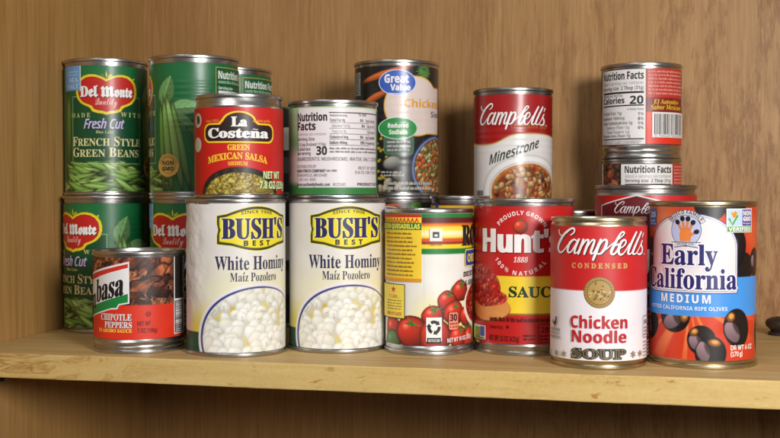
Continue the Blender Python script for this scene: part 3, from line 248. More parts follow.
  'n': (410,[[114,227,114,0,53,0,53,379,112,379,112,287,102,287,129,339,152,362,180,376,211,384,257,382,295,369,316,353,341,321,354,276,357,0,296,0,295,252,288,281,273,304,252,320,225,328,189,327,161,317,126,283]]),
  'o': (415,[[207,-8,168,-4,133,8,102,27,76,53,42,123,34,187,42,253,56,291,76,323,102,349,133,369,168,380,207,384,247,380,282,369,314,349,339,323,359,291,373,253,381,187,367,103,350,68,327,39,299,16,265,1],[207,46,248,53,288,83,311,131,319,187,311,245,288,292,248,323,207,330,167,323,127,292,104,245,96,187,104,131,127,83,167,53]]),
  'p': (424,[[53,-143,53,379,112,379,112,319,118,319,149,357,181,377,229,384,282,376,313,361,351,325,383,255,390,189,383,122,370,84,340,39,313,16,282,1,216,-8,164,9,114,59,114,-143],[220,47,258,54,297,83,320,130,328,189,320,248,297,294,259,323,220,330,182,323,144,296,121,250,113,189,121,128,144,82,183,53]]),
  'q': (424,[[372,-143,311,-143,311,59,261,9,209,-8,142,1,111,16,85,39,55,84,42,122,35,165,37,234,64,309,85,338,127,369,177,383,233,380,269,363,307,319,313,319,313,379,372,379],[205,47,242,53,280,82,304,128,312,189,304,250,281,296,242,323,205,330,166,323,127,294,104,248,96,189,104,130,128,83,166,54]]),
  'r': (259,[[53,0,53,379,112,379,115,321,134,351,163,374,200,384,243,384,243,322,196,325,168,319,137,298,121,275,114,237,114,0]]),
  's': (365,[[182,-8,125,-1,79,21,48,58,36,94,94,107,108,75,124,60,156,48,181,45,234,56,264,85,266,118,248,141,97,190,72,208,51,244,50,299,73,341,128,375,187,384,230,380,274,361,305,330,324,290,268,277,256,301,234,322,201,332,162,330,140,322,117,303,109,277,114,255,149,230,249,204,295,181,322,149,331,107,319,58,284,20,231,-3]]),
  't': (227,[[204,379,204,327,6,327,6,379],[65,471,126,471,130,73,141,57,153,52,202,54,213,2,168,-4,133,0,104,12,82,32,69,59]]),
  'u': (410,[[182,-5,140,1,104,18,76,47,63,72,53,139,53,379,114,379,114,144,117,112,129,86,158,59,185,51,231,54,265,73,288,106,296,140,296,379,357,379,357,0,298,0,298,92,307,92,300,72,269,27,230,3]]),
  'v': (389,[[163,0,17,379,84,379,175,128,206,21,184,21,219,141,305,379,371,379,226,0]]),
  'w': (567,[[138,0,23,379,87,379,162,101,175,41,165,41,252,379,316,379,390,100,402,41,391,41,413,135,480,379,545,379,429,0,368,0,277,338,291,338,199,0]]),
  'x': (379,[[21,0,171,218,171,171,29,379,100,379,207,206,175,206,282,379,352,379,209,169,209,214,358,0,287,0,211,117,173,182,179,182,205,182,91,0]]),
  'y': (389,[[47,-139,61,-86,98,-90,125,-79,143,-54,163,-1,17,379,84,379,170,141,206,21,184,21,219,141,305,379,371,379,194,-80,170,-114,139,-136,91,-145]]),
  'z': (380,[[42,0,42,46,254,320,48,323,48,379,333,379,333,331,126,56,339,56,339,0]]),
  '0': (453,[[227,-7,165,4,130,24,101,53,78,91,61,138,48,254,61,370,78,417,101,455,130,484,165,504,227,516,288,504,323,484,352,455,375,417,392,370,405,254,392,138,375,91,352,53,323,24,289,4],[227,50,267,58,309,97,335,163,344,254,335,346,309,412,267,451,227,460,186,451,144,412,118,346,109,254,118,163,144,97,186,58]]),
  '1': (453,[[76,0,76,55,391,55,391,0],[276,509,276,0,212,0,209,448,86,358,86,427,198,509]]),
  '2': (453,[[64,0,64,47,282,282,311,327,320,362,316,402,296,433,264,453,224,460,191,455,156,436,135,404,127,362,66,362,69,397,86,442,105,468,143,496,190,512,225,516,260,513,306,497,343,469,361,445,378,403,381,372,375,328,361,296,313,230,153,57,389,57,389,0]]),
  '3': (453,[[218,-7,148,4,92,35,55,84,44,132,109,132,121,95,148,68,196,51,243,52,285,66,315,93,327,122,327,166,310,205,285,228,235,245,157,248,157,268,157,299,288,452,70,452,70,509,372,509,372,461,211,278,211,289,273,287,308,276,350,248,371,222,389,178,392,127,385,95,361,53,324,21,275,0]]),
  '4': (453,[[40,105,40,158,247,509,311,509,109,166,413,163,413,105],[282,0,282,318,343,318,343,254,343,0]]),
  '5': (453,[[221,-7,170,0,114,28,75,73,60,130,122,130,138,89,182,57,221,50,256,55,294,78,319,115,328,162,319,210,284,256,242,275,187,274,149,261,128,246,104,249,67,253,96,509,366,509,366,452,151,452,134,301,168,321,208,332,256,332,294,321,326,302,361,266,379,231,389,192,390,144,383,108,349,48,293,7]]),
  '6': (453,[[226,-7,157,7,104,47,71,107,64,143,66,192,80,239,108,295,252,509,322,509,151,261,145,261,165,288,196,307,226,314,270,311,302,302,341,277,370,240,382,210,389,157,385,121,359,58,324,23,295,7],[226,48,259,54,295,76,319,111,327,157,323,193,302,231,269,256,226,265,183,257,150,231,130,193,125,158,133,112,157,76,193,54]]),
  '7': (453,[[97,0,323,452,62,452,62,509,391,509,391,449,165,0]]),
  '8': (453,[[226,-7,169,0,107,28,66,75,52,135,57,172,77,216,110,248,153,265,102,296,78,335,70,380,83,437,109,472,146,498,176,509,226,516,277,509,306,498,343,472,369,437,382,380,374,335,350,296,300,265,342,248,375,216,396,172,401,135,387,75,346,28,284,0],[226,49,264,53,303,71,328,100,337,139,331,170,309,204,273,227,226,235,179,227,143,204,121,170,115,139,124,100,149,71,189,53],[226,290,266,296,296,316,315,347,319,376,315,404,297,434,266,453,226,460,186,453,155,434,137,404,133,376,137,347,156,316,186,296]]),
  '9': (453,[[226,516,295,502,349,462,381,402,388,366,386,317,373,270,344,214,200,0,130,0,301,248,307,248,287,221,257,202,226,195,183,198,151,207,112,232,83,269,71,299,64,352,67,388,94,450,128,485,158,502],[226,460,193,455,157,433,134,397,125,352,130,316,150,278,184,252,226,243,259,248,295,270,319,305,327,350,319,397,295,433,259,455]]),
  ' ': (188,[]),
  '.': (188,[[95,-4,63,9,50,41,63,73,95,87,128,73,141,41,128,9]]),
  ',': (188,[[38,-119,68,71,137,71,84,-119]]),
  '-': (453,[[337,244,337,188,114,188,114,244]]),
  ':': (188,[[95,-4,63,9,50,41,63,73,95,87,128,73,141,41,128,9],[95,271,63,284,50,316,63,349,95,362,128,349,141,316,128,284]]),
  '/': (249,[[235,533,71,-76,14,-76,178,533]]),
  '(': (273,[[89,207,93,276,111,372,140,463,177,539,236,539,184,405,155,269,152,188,164,96,188,16,236,-96,177,-96,145,-36,103,85]]),
  ')': (273,[[37,-96,99,59,113,116,122,189,118,269,102,359,75,451,37,539,61,539,97,539,142,441,177,299,183,176,161,53,113,-67,97,-96]]),
  '%': (676,[[175,283,140,288,104,310,82,345,75,388,79,445,98,482,130,508,175,517,211,512,246,490,268,455,276,407,271,355,253,318,221,292],[175,327,201,334,212,346,223,392,222,430,213,454,201,466,175,473,144,461,131,439,127,412,129,369,138,346,149,334],[501,-10,466,-4,430,18,408,52,400,95,405,152,423,190,456,215,501,225,536,219,572,197,594,163,601,115,597,63,578,25,546,0],[501,35,519,38,538,53,549,100,547,138,538,162,527,174,501,180,469,169,457,146,453,120,454,77,464,53,483,38],[132,0,482,509,540,509,191,0]]),
  '*': (453,[[201,223,206,331,114,272,89,315,186,365,89,415,114,459,206,400,201,509,250,509,246,400,337,459,362,415,266,365,362,315,337,272,246,331,250,223]]),
  "'": (206,[[78,318,70,509,136,509,128,318]]),
  '&': (448,[[197,-7,142,0,84,29,47,75,34,133,43,180,67,217,228,345,255,375,262,405,256,431,231,455,201,461,168,453,145,431,137,399,145,363,175,319,438,0,364,0,113,303,87,344,77,376,78,424,91,458,114,485,146,504,185,513,229,511,266,499,294,478,314,449,323,416,318,370,291,325,142,208,105,166,97,140,99,112,109,87,127,67,162,50,193,46,228,51,262,65,301,95,324,127,344,179,349,224,408,224,404,172,392,131,371,92,333,47,299,20,271,7]]),
  '®': (463,[[231,118,154,134,91,177,48,240,33,317,48,394,91,457,154,500,231,516,309,500,372,457,415,394,430,317,415,240,372,177,309,134],[231,166,279,174,332,205,369,255,382,317,375,364,343,418,293,454,231,467,170,454,120,418,88,364,81,317,88,270,120,216,170,179],[273,226,228,312,273,312,319,226],[161,226,161,409,258,408,284,399,308,372,308,328,293,306,266,290,185,287,185,319,243,319,257,327,265,339,265,361,257,372,243,378,203,378,203,226]]),
  '°': (316,[[158,283,122,289,81,312,53,351,43,397,49,434,73,475,111,503,158,513,205,503,243,475,267,434,273,397,267,362,243,321,205,293],[158,334,184,340,205,355,219,378,222,397,219,418,205,440,184,456,158,462,138,458,116,445,100,424,95,397,100,372,116,351,138,337]]),
 },
}


# ------------------------------------------------------------------ lettering
_gcache = {}
def glyph(font, ch):
    key = (font, ch)
    if key not in _gcache:
        s = FONTS[font].get(ch) or FONTS['N'].get(ch) or FONTS['N'][' ']
        loops = [[(l[i] / 1000, l[i + 1] / 1000) for i in range(0, len(l), 2)] for l in s[1]]
        _gcache[key] = (s[0] / 1000, loops)
    return _gcache[key]

def cap_height(font):
    for ch in 'HMQC':
        if ch in FONTS[font]: return max(p[1] for l in glyph(font, ch)[1] for p in l)
    return 0.45

def area(loop):
    return sum(loop[i - 1][0] * loop[i][1] - loop[i][0] * loop[i - 1][1] for i in range(len(loop))) / 2

def embolden(loops, ox, oy):
    if not loops or (abs(ox) < 1e-9 and abs(oy) < 1e-9): return loops
    big = max(loops, key=lambda l: abs(area(l)))
    sg = 1 if area(big) > 0 else -1
    res = []
    for l in loops:
        n = len(l); o = []
        for i in range(n):
            a, b, c = l[i - 1], l[i], l[(i + 1) % n]
            d1 = (b[0] - a[0], b[1] - a[1]); d2 = (c[0] - b[0], c[1] - b[1])
            L1 = math.hypot(*d1) or 1e-9; L2 = math.hypot(*d2) or 1e-9
            n1 = (d1[1] / L1, -d1[0] / L1); n2 = (d2[1] / L2, -d2[0] / L2)
            mx, my = n1[0] + n2[0], n1[1] + n2[1]
            k = max(0.55, (mx * mx + my * my) / 2)
            o.append((b[0] + sg * ox * mx / k, b[1] + sg * oy * my / k))
        if area(o) * area(l) > 0: res.append(o)
    return res

def lin(c):
    r = []
    for v in c:
        v = v / 255.0
        r.append(v / 12.92 if v <= 0.04045 else ((v + 0.055) / 1.055) ** 2.4)
    return r

def clip(poly, ax, val, keep_low):
    out = []
    n = len(poly)
    for i in range(n):
        a, b = poly[i - 1], poly[i]
        ia = (a[ax] <= val) if keep_low else (a[ax] >= val)
        ib = (b[ax] <= val) if keep_low else (b[ax] >= val)
        if ia != ib:
            t = (val - a[ax]) / (b[ax] - a[ax])
            out.append((a[0] + t * (b[0] - a[0]), a[1] + t * (b[1] - a[1])))
        if ib: out.append(b)
    return out

def slice_axis(poly, ax, step):
    lo = min(p[ax] for p in poly); hi = max(p[ax] for p in poly)
    k0 = math.floor(lo / step + 1e-6); k1 = math.ceil(hi / step - 1e-6)
    if k1 - k0 <= 1: return [poly]
    res = []
    rest = poly
    for k in range(k0 + 1, k1):
        left = clip(rest, ax, k * step, True)
        rest = clip(rest, ax, k * step, False)
        if len(left) >= 3: res.append(left)
        if len(rest) < 3: return res
    res.append(rest)
    return res

# ------------------------------------------------------------------ numpy painter for the printed pictures
def vnoise(U, V, s, seed, sv=None):
    rs = np.random.RandomState(seed); T = rs.rand(128, 128)
    x = U / s + 64.3; y = V / (sv or s) + 31.7
    xi = np.floor(x).astype(int); yi = np.floor(y).astype(int)
    fx = x - xi; fy = y - yi
    fx = fx * fx * (3 - 2 * fx); fy = fy * fy * (3 - 2 * fy)
    g = lambda a, b: T[a % 128, b % 128]
    return (g(xi, yi) * (1 - fx) + g(xi + 1, yi) * fx) * (1 - fy) + (g(xi, yi + 1) * (1 - fx) + g(xi + 1, yi + 1) * fx) * fy

def fbm(U, V, s, seed, n=4, sv=None):
    t = 0; a = 0.5
    for k in range(n):
        t = t + a * vnoise(U, V, s / 2 ** k, seed + k, (sv or s) / 2 ** k); a *= 0.5
    return t / (1 - 0.5 ** n)

def sstep(a, b, x):
    t = np.clip((x - a) / (b - a), 0, 1)
    return t * t * (3 - 2 * t)

class Paint:
    def __init__(s, U, V):
        s.U, s.V = U, V
        s.c = np.zeros(U.shape + (3,)) + 200.0
    def all(s, col): s.c[:] = col
    def mix(s, m, col):
        s.c = s.c + (np.asarray(col, float) - s.c) * np.clip(m, 0, 1)[..., None]
    def rect(s, u0, v0, u1, v1, soft=0.25):
        return sstep(-soft, soft, s.U - u0) * sstep(-soft, soft, u1 - s.U) * sstep(-soft, soft, s.V - v0) * sstep(-soft, soft, v1 - s.V)
    def above(s, v, soft=0.25): return sstep(-soft, soft, s.V - v)
    def ell(s, cu, cv, a, b, rot=0, soft=0.35):
        x, y = s.loc(cu, cv, rot)
        d = (np.sqrt((x / a) ** 2 + (y / b) ** 2 + 1e-9) - 1) * min(a, b)
        return sstep(soft, -soft, d)
    def loc(s, cu, cv, rot):
        dx, dy = s.U - cu, s.V - cv
        c, n = math.cos(rot), math.sin(rot)
        return dx * c + dy * n, -dx * n + dy * c
    def win(s, cu, cv, r):
        us = s.U[0]; vs = s.V[:, 0]
        i0, i1 = np.searchsorted(us, [cu - r, cu + r]); j0, j1 = np.searchsorted(vs, [cv - r, cv + r])
        return slice(j0, j1), slice(i0, i1)
    def blob(s, cu, cv, a, b, rot, col, clipm=None, amb=0.45, spec=0.0, edge=0.35, wob=0.0, seed=0, lx=-0.35, ly=0.55, stripe=0):
        w = s.win(cu, cv, max(a, b) * 1.25 + 1)
        U, V = s.U[w], s.V[w]
        if U.size == 0: return
        dx, dy = U - cu, V - cv
        c, n = math.cos(rot), math.sin(rot)
        x, y = (dx * c + dy * n) / a, (-dx * n + dy * c) / b
        r = np.sqrt(x * x + y * y)
        if wob:
            th = np.arctan2(y, x)
            r = r / (1 + wob * (np.sin(3 * th + seed) + 0.6 * np.sin(5 * th + 2.1 * seed)) * 0.6)
        nz = np.sqrt(np.clip(1 - r * r, 0, 1))
        gx, gy = x * c - y * n, x * n + y * c
        l = np.clip(gx * lx + gy * ly + nz * 0.75, 0, 1.3)
        sh = amb + (1 - amb) * l
        sh = sh * (1 - edge * sstep(0.72, 1.0, r))
        if stripe: sh = sh * (1 + stripe * np.sin(y * 9 + x * 2))
        cc = np.asarray(col, float) * sh[..., None]
        if spec:
            cc = cc + 255 * spec * np.exp(-((gx + 0.32) ** 2 + (gy - 0.38) ** 2) / 0.035)[..., None]
        soft = 0.3 / min(a, b)
        m = sstep(1 + soft, 1 - soft, r)
        if clipm is not None: m = m * clipm[w]
        s.c[w] = s.c[w] + (np.clip(cc, 0, 255) - s.c[w]) * m[..., None]
    def leaf(s, cu, cv, ln, wd, rot, col, clipm=None, vein=1.25):
        x, y = s.loc(cu, cv, rot)
        x = x / ln; y = y / wd
        e = np.clip(1 - x * x, 0, 1) ** 0.8 * (1 - 0.25 * x)
        d = (e - np.abs(y)) * wd
        m = sstep(0, 0.5, d) * (np.abs(x) < 1)
        if clipm is not None: m = m * clipm
        sh = 0.86 + 0.10 * np.sign(y) + 0.03 * np.sin(x * 15 - np.abs(y) * 9)
        sh = np.where(np.abs(y) < 0.06, vein, sh)
        cc = np.clip(np.asarray(col, float) * sh[..., None], 0, 255)
        s.c = s.c + (cc - s.c) * m[..., None]

def scatter(rng, n, f):
    for _ in range(n): f(rng)

# ------------------------------------------------------------------ label artwork
class Label:
    """Printed wrap of one can: u = arc length from the artwork's middle, v = height above the can's foot, both in mm."""
    def __init__(s, dia, h, v0, v1, paint, res=0.55, disp=None, inset=0.75, ribbed=False, seed=0, dents=(), seam=None):
        s.r = dia / 2 - inset; s.h = h; s.v0, s.v1 = v0, v1
        s.paint = paint; s.res = res; sd = int(dia * 7 + h * 3 + seed) % 50
        def skin(U, V):
            """paper never lies quite flat: ripple, dents of the tin, the glued overlap"""
            d = 0.26 * (fbm(U, V, 17, sd, 2, 30) - .5)
            if disp: d = d + disp(U, V)
            for du, dv, dep, sg in dents: d = d - dep * np.exp(-((U - du) ** 2 + (V - dv) ** 2) / (sg * sg))
            if seam is not None: d = d + 0.16 * sstep(seam - .25, seam + .25, U) * sstep(seam + 13, seam + 9, U)
            return d
        s.disp = skin
        s.el = []; s.base = 0.07 if ribbed else 0.04; s.dl = 0.02 if ribbed else 0.012
        s.vs = 0.5 if ribbed else 4.0
    def add(s, tris, col):
        s.el.append((tris, lin(col)))
    def loops(s, loops, col):
        t = s.tess(loops)
        if t: s.add(t, col)
    @staticmethod
    def tess(loops):
        """triangles inside the loops (non-zero winding)"""
        vs = []; es = []
        for l in loops:
            n = len(vs)
            q = [p for i, p in enumerate(l) if abs(p[0] - l[i - 1][0]) + abs(p[1] - l[i - 1][1]) > 1e-5]
            if len(q) < 3: continue
            vs += [Vector(p) for p in q]
            es += [(n + i, n + (i + 1) % len(q)) for i in range(len(q))]
        if len(vs) < 3: return []
        ov, oe, of = delaunay_2d_cdt(vs, es, [], 0, 1e-5)[:3]
        res = []
        bb = [(min(p[0] for p in l), max(p[0] for p in l), min(p[1] for p in l), max(p[1] for p in l), l) for l in loops]
        for f in of:
            x = sum(ov[i][0] for i in f) / len(f); y = sum(ov[i][1] for i in f) / len(f)
            w = 0
            for xa, xb, ya, yb, l in bb:
                if x < xa or x > xb or y < ya or y > yb: continue
                for i in range(len(l)):
                    (ax, ay), (bx, by) = l[i - 1], l[i]
                    if (ay <= y) != (by <= y):
                        if ax + (y - ay) / (by - ay) * (bx - ax) > x: w += 1 if by > ay else -1
            if w: res.append([(ov[i][0], ov[i][1]) for i in f])
        return res
    def poly(s, pts, col):
        if len(pts) and not isinstance(pts[0], (tuple, list)): pts = list(zip(pts[0::2], pts[1::2]))
        s.loops([list(pts)], col)
    def rect(s, u0, v0, u1, v1, col): s.poly([(u0, v0), (u1, v0), (u1, v1), (u0, v1)], col)
    @staticmethod
    def rr_pts(u0, v0, u1, v1, rad, n=6):
        rad = min(rad, abs(u1 - u0) / 2, abs(v1 - v0) / 2); o = []
        for cx, cy, a in ((u1 - rad, v0 + rad, -90), (u1 - rad, v1 - rad, 0), (u0 + rad, v1 - rad, 90), (u0 + rad, v0 + rad, 180)):
            for k in range(n + 1):
                t = math.radians(a + 90 * k / n); o.append((cx + rad * math.cos(t), cy + rad * math.sin(t)))
        return o
    def rrect(s, u0, v0, u1, v1, rad, col): s.poly(s.rr_pts(u0, v0, u1, v1, rad), col)
    @staticmethod
    def ell_pts(cu, cv, a, b, rot=0, n=40, t0=0, t1=2 * PI):
        o = []
        for k in range(n):
            t = t0 + (t1 - t0) * k / n
            x, y = a * math.cos(t), b * math.sin(t)
            o.append((cu + x * math.cos(rot) - y * math.sin(rot), cv + x * math.sin(rot) + y * math.cos(rot)))
        return o
    def ell(s, cu, cv, a, b, col, rot=0): s.poly(s.ell_pts(cu, cv, a, b, rot), col)
    def ring(s, pts, w, col, closed=True):
        n = len(pts); tris = []
        L = []; R = []
        for i in range(n):
            a = pts[i - 1] if (closed or i > 0) else pts[i]
            c = pts[(i + 1) % n] if (closed or i < n - 1) else pts[i]
            dx, dy = c[0] - a[0], c[1] - a[1]; l = math.hypot(dx, dy) or 1e-9
            nx, ny = -dy / l * w / 2, dx / l * w / 2
            L.append((pts[i][0] + nx, pts[i][1] + ny)); R.append((pts[i][0] - nx, pts[i][1] - ny))
        for i in range(n if closed else n - 1):
            j = (i + 1) % n
            tris.append([L[i], R[i], R[j], L[j]])
        s.add(tris, col)
    def line(s, u0, v0, u1, v1, w, col): s.ring([(u0, v0), (u1, v1)], w, col, False)
    def text(s, t, font, u0, v0, u1, v1, col, bold=0.0, boldy=None, shear=0.0, slope=0.0, bow=0.0, track=0.0, capref=None, dx=0, dy=0, grow=None, mirror90=False, small=None):
        pen = 0; items = []
        for k, ch in enumerate(t):
            sc = 1.0
            if small and ch in small: sc = small[ch] if isinstance(small, dict) else 0.78
            cc = ch.upper() if sc != 1.0 else ch
            adv, lp = glyph(font, cc)
            if font in 'SNI' and ch in 'ñí':
                adv, lp = glyph(font, 'n' if ch == 'ñ' else 'i')
                xs = [p[0] for l in lp for p in l]; m = (min(xs) + max(xs)) / 2; K = cap_height(font) / .68
                if ch == 'ñ': lp = lp + [[(m + a * K, b * K) for a, b in ((-.2, .54), (-.2, .62), (-.08, .69), (.08, .63), (.2, .69), (.2, .61), (.08, .54), (-.08, .60))][::-1]]
                else: lp = [l for l in lp if min(p[1] for p in l) < 0.2] + [[(m + a * K, b * K) for a, b in ((-.06, .53), (.04, .74), (.19, .72), (.04, .53))]]
            items.append([[(pen + (x + y * shear) * sc, y * sc) for x, y in l] for l in lp])
            pen += adv * sc + track
        ink = [p for it in items for l in it for p in l]
        if not ink: return
        x0 = min(p[0] for p in ink); x1 = max(p[0] for p in ink)
        top = cap_height(font) if capref else max(p[1] for p in ink)
        if u1 is None: u1 = u0 + (v1 - v0) / top * (x1 - x0)
        sx = (u1 - u0) / (x1 - x0); sy = (v1 - v0) / top
        by = bold if boldy is None else boldy
        groups = []
        for it in items:
            if not it: continue
            q = [[(u0 + (x - x0) * sx, v0 + y * sy) for x, y in l] for l in it]
            q = embolden(q, bold, by)
            if not q: continue
            lo = min(p[0] for l in q for p in l); hi = max(p[0] for l in q for p in l)
            r = []
            for l in q:
                rl = []
                for u, v in l:
                    f = (u - u0) / (u1 - u0) * 2 - 1
                    vv = v + slope * (u - u0) + bow * (1 - f * f)
                    if mirror90:
                        rl.append((u0 - (v - v0) + dx, v0 + (u - u0) + dy))
                    else: rl.append((u + dx, vv + dy))
                r.append(rl)
            if groups and lo < groups[-1][1] + .02: groups[-1][0].extend(r); groups[-1][1] = max(hi, groups[-1][1])
            else: groups.append([r, hi])
        for r, hi in groups:
            tr = s.tess(r)
            if tr: s.el.append((tr, lin(col), True))
        s.el.append(None)
    def arc(s, t, font, cu, cv, R, a0, a1, hgt, col, bold=0.0, inside=False):
        """text on a circle between clock angles a0..a1 (degrees, 90 = top)"""
        advs = [glyph(font, c)[0] for c in t]; tot = sum(advs); pen = 0
        cap = cap_height(font)
        for c, ad in zip(t, advs):
            f = (pen + ad / 2) / tot; pen += ad
            a = math.radians(a0 + (a1 - a0) * f)
            lp = glyph(font, c)[1]
            if not lp: continue
            k = hgt / cap
            wid = abs(math.radians(a1 - a0)) * R / tot
            kx = min(k, wid * 1.0)
            q = embolden([[((x - ad / 2) * kx, (y - (cap if inside else 0)) * k) for x, y in l] for l in lp], bold, bold)
            rot = a - PI / 2 if not inside else a + PI / 2
            ox, oy = cu + R * math.cos(a), cv + R * math.sin(a)
            r = [[(ox + x * math.cos(rot) - y * math.sin(rot), oy + x * math.sin(rot) + y * math.cos(rot)) for x, y in l] for l in q]
            tr = s.tess(r)
            if tr: s.el.append((tr, lin(col), True))
        s.el.append(None)
    def strokes(s, paths, col, dx=0.0, dy=0.0):
        """brush lettering: paths of (u, v, width) joined into one outline"""
        lp = []
        for pts in paths:
            sm = []
            n = len(pts)
            for i in range(n - 1):
                p0, p1, p2, p3 = pts[max(0, i - 1)], pts[i], pts[i + 1], pts[min(n - 1, i + 2)]
                for q in range(5):
                    t = q / 5
                    sm.append(tuple(.5 * (2 * p1[k] + (p2[k] - p0[k]) * t + (2 * p0[k] - 5 * p1[k] + 4 * p2[k] - p3[k]) * t * t + (3 * p1[k] - p0[k] - 3 * p2[k] + p3[k]) * t ** 3) for k in range(3)))
            sm.append(pts[-1])
            for i, (x, y, w) in enumerate(sm):
                lp.append([(x + dx + w / 2 * math.cos(.3 + 2 * PI * k / 8), y + dy + w / 2 * math.sin(.3 + 2 * PI * k / 8)) for k in range(8)])
                if i:
                    a, b, c = sm[i - 1]
                    l = math.hypot(x - a, y - b) or 1e-6
                    nx, ny = -(y - b) / l / 2, (x - a) / l / 2
                    q = [(a + nx * c + dx, b + ny * c + dy), (a - nx * c + dx, b - ny * c + dy), (x - nx * w + dx, y - ny * w + dy), (x + nx * w + dx, y + ny * w + dy)]
                    if area(q) < 0: q = q[::-1]
                    lp.append(q)
        s.el.append((s.tess(lp), lin(col), True)); s.el.append(None)
    def greek(s, u0, v0, u1, v1, n, col, seed=1, fill=0.5, ragged=0.15):
        """n lines of unreadably small print"""
        rng = random.Random(seed); st = (v1 - v0) / n; tr = []
        for k in range(n):
            vb = v1 - (k + 1) * st + st * 0.25
            u = u0; end = u1 - rng.random() * ragged * (u1 - u0)
            while u < end - 0.4:
                w = min(rng.uniform(0.8, 3.2) * min(1.5, st * 0.6), end - u)
                x = u
                while x < u + w - 0.2:
                    g = rng.uniform(0.25, 0.5) * min(1.2, st * .6)
                    hh = st * fill * rng.uniform(0.75, 1.25)
                    tr.append([(x, vb), (x + g, vb), (x + g, vb + hh), (x, vb + hh)])
                    x += g + 0.13 * min(1.2, st * .6)
                u += w + 0.45 * min(1.5, st * 0.6)
        s.add(tr, col)
    def barcode(s, u0, v0, u1, v1, seed=3, col=(25, 25, 30), horiz=False):
        rng = random.Random(seed); tr = []
        lo, hi = (v0, v1) if horiz else (u0, u1)
        x = lo
        while x < hi - 0.3:
            w = rng.choice((0.35, 0.35, 0.7, 1.0)); w = min(w, hi - x)
            tr.append([(u0, x), (u1, x), (u1, x + w), (u0, x + w)] if horiz else [(x, v0), (x + w, v0), (x + w, v1), (x, v1)])
            x += w + rng.choice((0.35, 0.5, 0.8))
        s.add(tr, col)
    # -- mesh
    def wrap(s, u, v, off):
        d = s.disp(u, v)
        R = s.r + d + off
        a = u / s.r - PI / 2
        e = 0.15
        du = (s.disp(u + e, v) - s.disp(u - e, v)) / (2 * e); dv = (s.disp(u, v + e) - s.disp(u, v - e)) / (2 * e)
        ca, sa = np.cos(a), np.sin(a)
        P = np.stack([R * ca, R * sa, v], -1) * MM
        N = np.stack([ca + du * sa, sa - du * ca, -dv], -1)
        N /= np.linalg.norm(N, axis=-1, keepdims=True)
        return P, N
    def build(s, name, mat):
        nu = int(round(2 * PI * s.r / s.res)); nv = max(2, int(round((s.v1 - s.v0) / s.res)) + 1)
        us = (np.arange(nu + 1) / nu * 2 - 1) * PI * s.r; vs = np.linspace(s.v0, s.v1, nv)
        U, V = np.meshgrid(us, vs)
        pt = Paint(U, V); s.paint(pt)
        c = np.clip(pt.c, 0, 255) / 255
        c = np.where(c <= 0.04045, c / 12.92, ((c + 0.055) / 1.055) ** 2.4)
        P, N = s.wrap(U, V, np.zeros_like(U))
        verts = [P.reshape(-1, 3)]; nors = [N.reshape(-1, 3)]; cols = [c.reshape(-1, 3)]
        jj, ii = np.meshgrid(np.arange(nv - 1), np.arange(nu), indexing='ij')
        q = jj * (nu + 1) + ii
        quads = np.stack([q, q + 1, q + nu + 2, q + nu + 1], -1).reshape(-1, 4)
        loopv = [quads.reshape(-1)]; sizes = [np.full(len(quads), 4)]
        nvert = P.shape[0] * P.shape[1]
        lay = 0; fu = []; fo = []; fc = []; fs = []
        for e in s.el:
            if e is None: lay += 1; continue
            for t in e[0]:
                for a in slice_axis(t, 0, 1.25):
                    for b in slice_axis(a, 1, s.vs):
                        if len(b) < 3: continue
                        if area(b) < 0: b = b[::-1]
                        fu.extend(b); fo.extend([s.base + lay * s.dl] * len(b)); fc.extend([e[1]] * len(b)); fs.append(len(b))
            if len(e) == 2: lay += 1
        if fu:
            fu = np.array(fu); fu[:, 1] = np.clip(fu[:, 1], s.v0, s.v1)
            P2, N2 = s.wrap(fu[:, 0], fu[:, 1], np.array(fo))
            verts.append(P2); nors.append(N2); cols.append(np.array(fc))
            loopv.append(np.arange(len(fu)) + nvert); sizes.append(np.array(fs))
        verts = np.concatenate(verts); nors = np.concatenate(nors); cols = np.concatenate(cols)
        loopv = np.concatenate(loopv); sizes = np.concatenate(sizes)
        me = bpy.data.meshes.new(name)
        me.vertices.add(len(verts)); me.vertices.foreach_set('co', verts.astype(np.float32).ravel())
        me.loops.add(len(loopv)); me.loops.foreach_set('vertex_index', loopv.astype(np.int32))
        me.polygons.add(len(sizes))
        st = np.concatenate([[0], np.cumsum(sizes)[:-1]])
        me.polygons.foreach_set('loop_start', st.astype(np.int32))
        me.update(calc_edges=True)
        me.polygons.foreach_set('use_smooth', np.ones(len(sizes), bool))
        at = me.color_attributes.new('Col', 'FLOAT_COLOR', 'POINT')
        at.data.foreach_set('color', np.concatenate([cols, np.ones((len(cols), 1))], 1).astype(np.float32).ravel())
        me.normals_split_custom_set_from_vertices(nors.astype(np.float32).tolist())
        me.materials.append(mat)
        return me

# ------------------------------------------------------------------ materials
def new_mat(name):
    m = bpy.data.materials.new(name); m.use_nodes = True
    nt = m.node_tree; b = nt.nodes['Principled BSDF']
    return m, nt, b
def node(nt, t, **kw):
    n = nt.nodes.new(t)
    for k, v in kw.items():
        if k in n.inputs: n.inputs[k].default_value = v
        else: setattr(n, k, v)
    return n
def ramp(nt, pts):
    r = nt.nodes.new('ShaderNodeValToRGB'); e = r.color_ramp.elements
    while len(e) < len(pts): e.new(0.5)
    for el, (p, c) in zip(e, pts):
        el.position = p; el.color = (*c, 1) if len(c) == 3 else c
    return r

